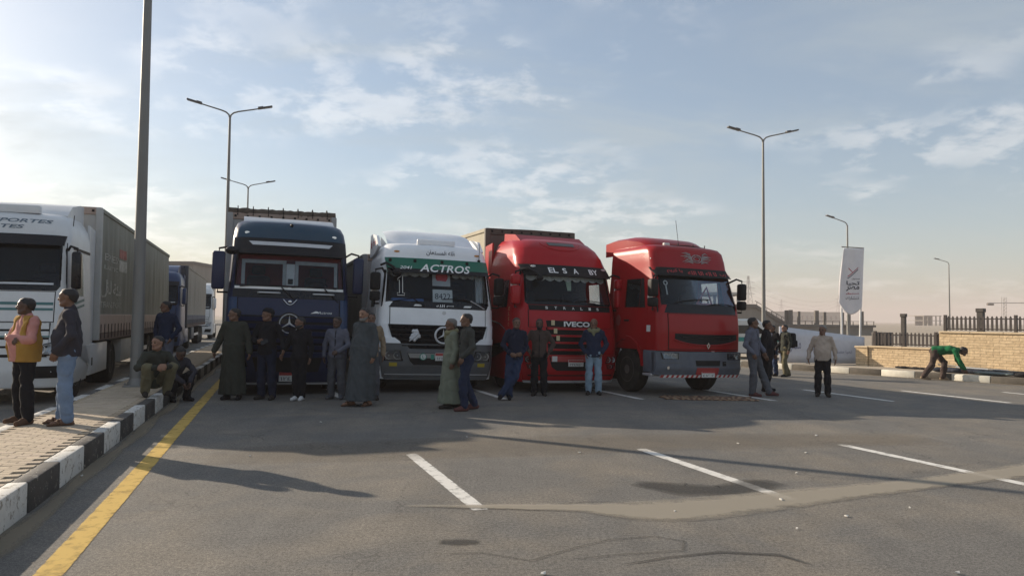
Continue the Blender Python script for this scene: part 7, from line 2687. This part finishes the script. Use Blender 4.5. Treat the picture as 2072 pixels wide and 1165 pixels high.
for i, (a, b, lab) in enumerate([((*KP(2.0, 0.75), 0.40), (*KP(4.4, 0.45), 0.30), 'thin metal pole lying across the cloth bundles'), ((*KP(2.6, 0.5), 0.36), (*KP(3.9, 0.62), 0.33), 'short white pole lying on the dark bundle')]):
    mb = MB(); mb.tube([a, b], 0.02, 8); tag(mb.build('loose_pole', [M_GALV, MATS['white_pole']][i]), lab, 'pole')

# patterned mat before the red tractor
mt = empty('floor_mat', (4.15, 15.75, 0.004), R(-4), 'worn orange and brown patterned mat on the road before the red tractor', 'mat')
mb = MB()
for i in range(25):
    for j in range(9):
        mb.v.append((-0.95 + 1.9 * i / 24 + 0.06 * math.sin(j), -0.40 + 0.8 * j / 8 + 0.03 * math.sin(i * 0.7), 0.006 + 0.008 * (math.sin(i * 1.3 + j) + 1) * 0.5))
for i in range(24):
    for j in range(8):
        a = i * 9 + j
        mb.f.append((a, a + 9, a + 10, a + 1)); mb.mi.append(0)
def mat_pattern():
    m = bpy.data.materials.new('woven_pattern')
    m.use_nodes = True
    nt = m.node_tree
    b = nt.nodes['Principled BSDF']; b.inputs['Roughness'].default_value = 0.95
    t = nt.nodes.new('ShaderNodeTexCoord')
    w = nt.nodes.new('ShaderNodeTexWave'); w.inputs['Scale'].default_value = 2.4; w.inputs['Distortion'].default_value = 11; w.inputs['Detail'].default_value = 3
    nt.links.new(t.outputs['Object'], w.inputs['Vector'])
    r = nt.nodes.new('ShaderNodeValToRGB')
    r.color_ramp.elements[0].color = (0.085, 0.045, 0.028, 1); r.color_ramp.elements[0].position = 0.2
    r.color_ramp.elements[1].color = (0.27, 0.12, 0.055, 1); r.color_ramp.elements[1].position = 0.55
    e = r.color_ramp.elements.new(0.9); e.color = (0.26, 0.19, 0.12, 1)
    nt.links.new(w.outputs[0], r.inputs[0]); nt.links.new(r.outputs[0], b.inputs['Base Color'])
    return m
o = mb.build('woven_sheet', mat_pattern(), mt)
sm_ = o.modifiers.new('solid', 'SOLIDIFY'); sm_.thickness = 0.006; sm_.offset = 1

# litter
M_PAPER = mat('paper_scrap', (0.6, 0.58, 0.54), 0.9)
rq = random.Random(21)
LIT = [(1.42, 6.45), (2.85, 6.35), (2.5, 6.9), (3.55, 6.65), (3.1, 8.1), (3.7, 9.35), (4.4, 10.75), (-3.05, 8.75), (2.95, 4.95), (0.85, 9.2), (-0.6, 10.3), (-4.35, 7.6), (-2.95, 11.6), (3.05, 10.0), (2.28, 5.95), (0.22, 4.85)]
for i, (x, y) in enumerate(LIT):
    s_ = rq.uniform(0.010, 0.024)
    mb = MB()
    a0 = rq.uniform(0, 6)
    pts = [(s_ * rq.uniform(0.6, 1.2) * math.cos(a0 + q * 1.05), s_ * rq.uniform(0.6, 1.2) * math.sin(a0 + q * 1.05), rq.uniform(0.004, 0.016)) for q in range(6)]
    mb.add(pts + [(0, 0, 0.012)] + [(p_[0] * .9, p_[1] * .9, 0.001) for p_ in pts], [(q, (q + 1) % 6, 6) for q in range(6)] + [((q + 1) % 6, q, 7 + q, 7 + (q + 1) % 6) for q in range(6)])
    o = mb.build('paper_scrap', M_PAPER, smooth=False)
    o.location = (x, y, 0.006)
    tag(o, 'small pale scrap of litter lying on the asphalt', 'litter', 'scraps of litter on the road')

# ================================================================ PARKED CARS AT THE FAR KERB
M_CARW = paint('car_white', (0.66, 0.66, 0.64), 0.1)
M_CARG = glass_mat('car_glass', (0.10, 0.12, 0.13), 0.06, 0.03)
def van(loc, rz, label, L=4.8, H=2.1, stripe=None, sedan=False):
    r = empty('parked_car' if sedan else 'parked_van', loc, rz, label, 'car' if sedan else 'van')
    hw = 0.9
    if sedan:
        prof = [(0, .35), (0, .75), (.25, .85), (1.1, .98), (1.75, H), (3.1, H), (3.8, 1.05), (L, .95), (L, .4)]
        win = [(1.2, 1.0), (1.78, H - .08), (3.05, H - .08), (3.65, 1.03)]
    else:
        prof = [(0, .35), (0, .9), (.12, 1.05), (.75, H - .15), (.95, H), (L - .1, H), (L, H - .15), (L, .4)]
        win = [(.55, 1.15), (.95, H - .25), (L - .3, H - .25), (L - .3, 1.15)]
    n = len(prof)
    b = MB()
    for x, f_ in ((-hw, 0.06), (-hw + .1, 0.0), (hw - .1, 0.0), (hw, 0.06)):
        cy, cz = L / 2, 0.9
        for (y, z) in prof:
            b.v.append((x, cy + (y - cy) * (1 - f_ * .5), cz + (z - cz) * (1 - f_ * 1.4)))
    for q in range(3):
        for k in range(n):
            k2 = (k + 1) % n
            b.f.append((q * n + k, q * n + k2, (q + 1) * n + k2, (q + 1) * n + k)); b.mi.append(0)
    b.f.append(tuple(range(n))); b.f.append(tuple(3 * n + k for k in range(n))); b.mi += [0, 0]
    b.build('body_shell', M_CARW, r, angle=30)
    for s in (-1, 1):
        w = MB(); w.prism(win, s * hw - 0.01 * s, s * (hw + 0.012), 'x'); w.build('side_window', M_CARG, r, smooth=False)
        if stripe:
            w = MB(); w.prism([(0.1, .85), (L - .1, .85), (L - .1, 1.05), (0.1, 1.0)], s * hw, s * (hw + 0.012), 'x'); w.build('side_stripe', stripe, r, smooth=False)
        for y in (0.85, L - 0.95):
            wheel_parts(r, s * 0.82, y, 0.32, 0.2, s)
    fw_ = MB()
    if sedan:
        fw_.add([(-.75, 1.13, 1.02), (.75, 1.13, 1.02), (.68, 1.70, H - .05), (-.68, 1.70, H - .05)], [(0, 1, 2, 3)])
    else:
        fw_.add([(-.78, .14, 1.12), (.78, .14, 1.12), (.72, .70, H - .2), (-.72, .70, H - .2)], [(0, 1, 2, 3)])
    fw_.build('windscreen', M_CARG, r, smooth=False)
    for s in (-1, 1):
        h = MB(); h.rbox(*sorted((s * .5, s * .82)), -0.015, 0.05, .62, .78, .015, 1); h.build('headlight', M_REFL, r)
    bp_ = MB(); bp_.rbox(-hw, hw, -0.06, 0.08, .32, .58, .03, 2); bp_.build('bumper', M_GREYP, r)
    return r
van((10.6, 29.2, 0), R(75), 'white ambulance van with teal stripe behind the men at the kerb', L=4.8, H=1.72, stripe=mat('ambulance_teal', (0.03, 0.25, 0.22), 0.4))

# ================================================================ FAR BACKGROUND
M_CONC = mat('raw_concrete', (0.23, 0.205, 0.175), 0.9, var=0.14, vscale=0.4, bump=0.2, bscale=4, streak=True)
M_CONCD = mat('dark_concrete', (0.14, 0.125, 0.11), 0.9, var=0.14, vscale=0.4)
def block(mb, x0, x1, y0, y1, z0, z1):
    mb.box(x0, x1, y0, y1, z0, z1)
# concrete deck with bare columns
dk = empty('concrete_deck', (34.2, 92, 0), R(-4), 'unfinished concrete deck with bare columns behind the hoarding', 'structure')
mb = MB(); mb.box(-0.6, 10.3, 0, 14, -0.02, 0.98); mb.build('deck_wall', M_CONC, dk, smooth=False)
mb = MB(); mb.box(-0.8, 10.5, -0.35, 14.2, 0.985, 1.25); mb.build('deck_slab', M_CONCD, dk, smooth=False)
for i, (x, w, h, y) in enumerate([(0.2, .34, 1.75, 1.5), (0.5, .36, 1.8, 1), (1.05, .24, 1.6, 4), (1.85, .2, 1.55, 5), (2.2, .24, 1.65, 3), (3.85, .36, 1.75, 1.5), (5.4, .26, 1.6, 3), (7.2, .3, 1.55, 2), (8.8, .26, 1.6, 4), (9.6, .3, 1.7, 2)]):
    mb = MB(); mb.box(x, x + w * 1.25, y, y + w * 1.25, 1.2545, 1.25 + h); mb.build('column', M_CONCD, dk, smooth=False)
for i in range(14):
    x = -0.4 + i * 0.82
    mb = MB(); mb.box(x, x + 0.08, -0.2, -0.12, 1.2545, 1.66); mb.build('rail_post', M_CONCD, dk, smooth=False)
mb = MB(); mb.box(-0.4, 10.4, -0.18, -0.14, 1.663, 1.72); mb.build('rail', M_CONCD, dk, smooth=False)
# flyover ramp
rp = empty('flyover_ramp', (28.5, 95, 0), R(-4), 'concrete flyover ramp rising to the left behind the red tractor', 'ramp')
mb = MB(); mb.prism([(-6, 0), (-6, 3.3), (2.6, 3.3), (6.4, 1.0), (6.4, 0)], 0, 9); mb.build('ramp_wall', M_CONC, rp, smooth=False)
mb = MB(); mb.prism([(-6, 3.305), (-6, 3.75), (2.65, 3.75), (6.4, 1.5), (6.4, 1.005), (2.6, 3.305)], -0.25, 9.2); mb.build('parapet', M_CONCD, rp, smooth=False)
for i in range(6):
    x = 2.8 + i * 0.62; z = 3.75 - (x - 2.65) * 0.6
    mb = MB(); mb.box(x, x + 0.06, -0.1, -0.02, z - 0.05, z + 0.42); mb.build('rail_post', M_CONCD, rp, smooth=False)
mb = MB(); mb.tube([(2.6, -0.05, 4.2), (6.4, -0.05, 1.92)], 0.04, 6); mb.build('rail', M_CONCD, rp)
mb = MB(); mb.rbox(-6.5, 1.2, -0.6, 8, 4.9, 5.25, 0.05, 1)
mb.build('deck_beam', mat('pale_beam', (0.42, 0.40, 0.37), 0.8), rp)
for x in (-5.5, -2.4, 0.6):
    mb = MB(); mb.box(x, x + 0.3, 1, 1.3, 3.3, 4.9); mb.build('column', M_CONCD, rp, smooth=False)
# pylons with cables
M_LAT = mat('pylon_steel', (0.20, 0.19, 0.19), 0.6, metal=0.3)
def pylon(loc, H, label):
    r = empty('pylon', loc, R(20), label, 'pylon', 'power pylons')
    mb = MB()
    def w(z):
        return 0.10 * H * (1 - z / H) ** 1.2 + 0.35
    zs = [H * q / 9 for q in range(10)]
    for sx in (-1, 1):
        for sy in (-1, 1):
            mb.tube([(sx * w(z), sy * w(z), z) for z in zs], 0.14, 4)
    for i in range(9):
        for sx in (-1, 1):
            mb.tube([(sx * w(zs[i]), -w(zs[i]), zs[i]), (-sx * w(zs[i + 1]), -w(zs[i + 1]), zs[i + 1])], 0.08, 4)
            mb.tube([(-w(zs[i]), sx * w(zs[i]), zs[i]), (-w(zs[i + 1]), -sx * w(zs[i + 1]), zs[i + 1])], 0.08, 4)
    mb.build('lattice_mast', M_LAT, r, smooth=False)
    for z in (H * .62, H * .74, H * .86):
        a = MB(); l = H * 0.17
        a.tube([(-l, 0, z), (0, 0, z + H * .035), (l, 0, z)], 0.10, 4); a.tube([(-l, 0, z), (l, 0, z)], 0.08, 4); a.build('cross_arm', M_LAT, r, smooth=False)
    return r
PY = [((150, 470, 0), 30, 'nearer power pylon above the flyover ramp'), ((353, 800, 0), 30, 'power pylon behind the white flag'), ((400, 1100, 0), 34, 'faint farther power pylon between the lamp post and the flag'), ((40, 260, 0), 28, 'power pylon hidden beyond the red tractor')]
for l_, h_, lab in PY[:3]:
    pylon(l_, h_, lab)
for a, b in ((0, 1), (1, 2)):
    for z in (.62, .74, .86):
        A, B = Vector(PY[a][0]), Vector(PY[b][0])
        pts = []
        for k in range(17):
            t = k / 16
            q = A.lerp(B, t); pts.append((q.x, q.y, PY[a][1] * z - 7 * 4 * t * (1 - t)))
        mb = MB(); mb.tube(pts, 0.06, 4); tag(mb.build('power_line', M_LAT), '%s thin power line sagging %s' % ({.62: 'lowest', .74: 'middle', .86: 'topmost'}[z], ('from the nearer pylon towards the flag', 'beyond the pylon behind the flag')[a]), 'cable', 'power lines between the pylons')
# half-built frame at the right
hb_ = empty('concrete_frame_building', (227, 400, 0), R(10), 'half-built concrete frame building beyond the picket fence', 'building')
for fl_ in range(2):
    mb = MB(); mb.box(-5.5, 5.5, 0, 12, fl_ * 2.6 + 2.5, fl_ * 2.6 + 2.85); mb.build('floor_slab', M_CONC, hb_, smooth=False)
    for k in range(5):
        x = -5.3 + k * 2.5
        mb = MB(); mb.box(x, x + 0.5, 0.3, 0.8, fl_ * 2.6 + (0.253 if fl_ else -0.1), fl_ * 2.6 + 2.5); mb.build('column', M_CONC, hb_, smooth=False)
    mb = MB(); mb.box(-5, 5.2, 7, 7.3, fl_ * 2.6 + (0.2505 if fl_ else 0), fl_ * 2.6 + 2.49); mb.build('infill_wall', M_CONCD, hb_, smooth=False)
# tower crane
cr = empty('tower_crane', (166, 250, 0), R(-5), 'distant tower crane above the fence at the far right', 'crane')
M_CR = mat('crane_steel', (0.30, 0.28, 0.26), 0.6)
mb = MB()
for sx in (-.7, .7):
    for sy in (-.7, .7):
        mb.tube([(sx * .7, sy * .7, 0), (sx * .7, sy * .7, 10.5)], 0.08, 4)
for k in range(9):
    mb.tube([(-.5, -.5, k * 1.15), (.5, -.5, k * 1.15 + 1.15)], 0.06, 4)
mb.build('mast', M_CR, cr, smooth=False)
mb = MB(); mb.tube([(-5, 0, 8.4), (26, 0, 8.8)], 0.12, 4); mb.build('jib', M_CR, cr, smooth=False)
mb = MB(); mb.rbox(-5.4, -3.4, -.5, .5, 7.6, 8.5, 0.1, 1); mb.build('counterweight', M_CONCD, cr)
# low far buildings and a pale skyline
for i, (x, y, w, h, d_, lab) in enumerate([(60, 330, 40, 4.5, 10, 'long low pale building on the skyline right of the flag'), (230, 620, 90, 9, 20, 'faint low block on the far right skyline'), (-60, 130, 8, 10.5, 10, 'pale building corner above the leftmost truck')]):
    b_ = empty('far_building', (x, y, 0), 0, lab, 'building')
    mb = MB(); mb.box(-w / 2, w / 2, 0, d_, 0, h); mb.build('wall', M_CONC, b_, smooth=False)
    mb = MB(); mb.box(-w / 2 - .3, w / 2 + .3, -.3, d_ + .3, h + 0.003, h + 0.5); mb.build('roof_edge', M_CONCD, b_, smooth=False)
    for k in range(int(w / 4)):
        mb = MB(); xx = -w / 2 + 1.2 + 4 * k; mb.box(xx, xx + 1.6, -0.06, -0.004, h * .35, h * .7); mb.build('window', M_BLACKG, b_, smooth=False)

# ================================================================ HAZE
hz = MB(); hz.box(-2500, 2500, -800, 3000, -1.0, 48.0)
hm = bpy.data.materials.new('haze_air'); hm.use_nodes = True
nt = hm.node_tree; nt.nodes.clear()
ho = nt.nodes.new('ShaderNodeOutputMaterial')
pvn = nt.nodes.new('ShaderNodeVolumePrincipled')
pvn.inputs['Color'].default_value = (0.70, 0.64, 0.63, 1)
pvn.inputs['Density'].default_value = 0.00085
pvn.inputs['Anisotropy'].default_value = 0.0
nt.links.new(pvn.outputs[0], ho.inputs['Volume'])
tag(hz.build('haze', hm, smooth=False), kind='stuff')
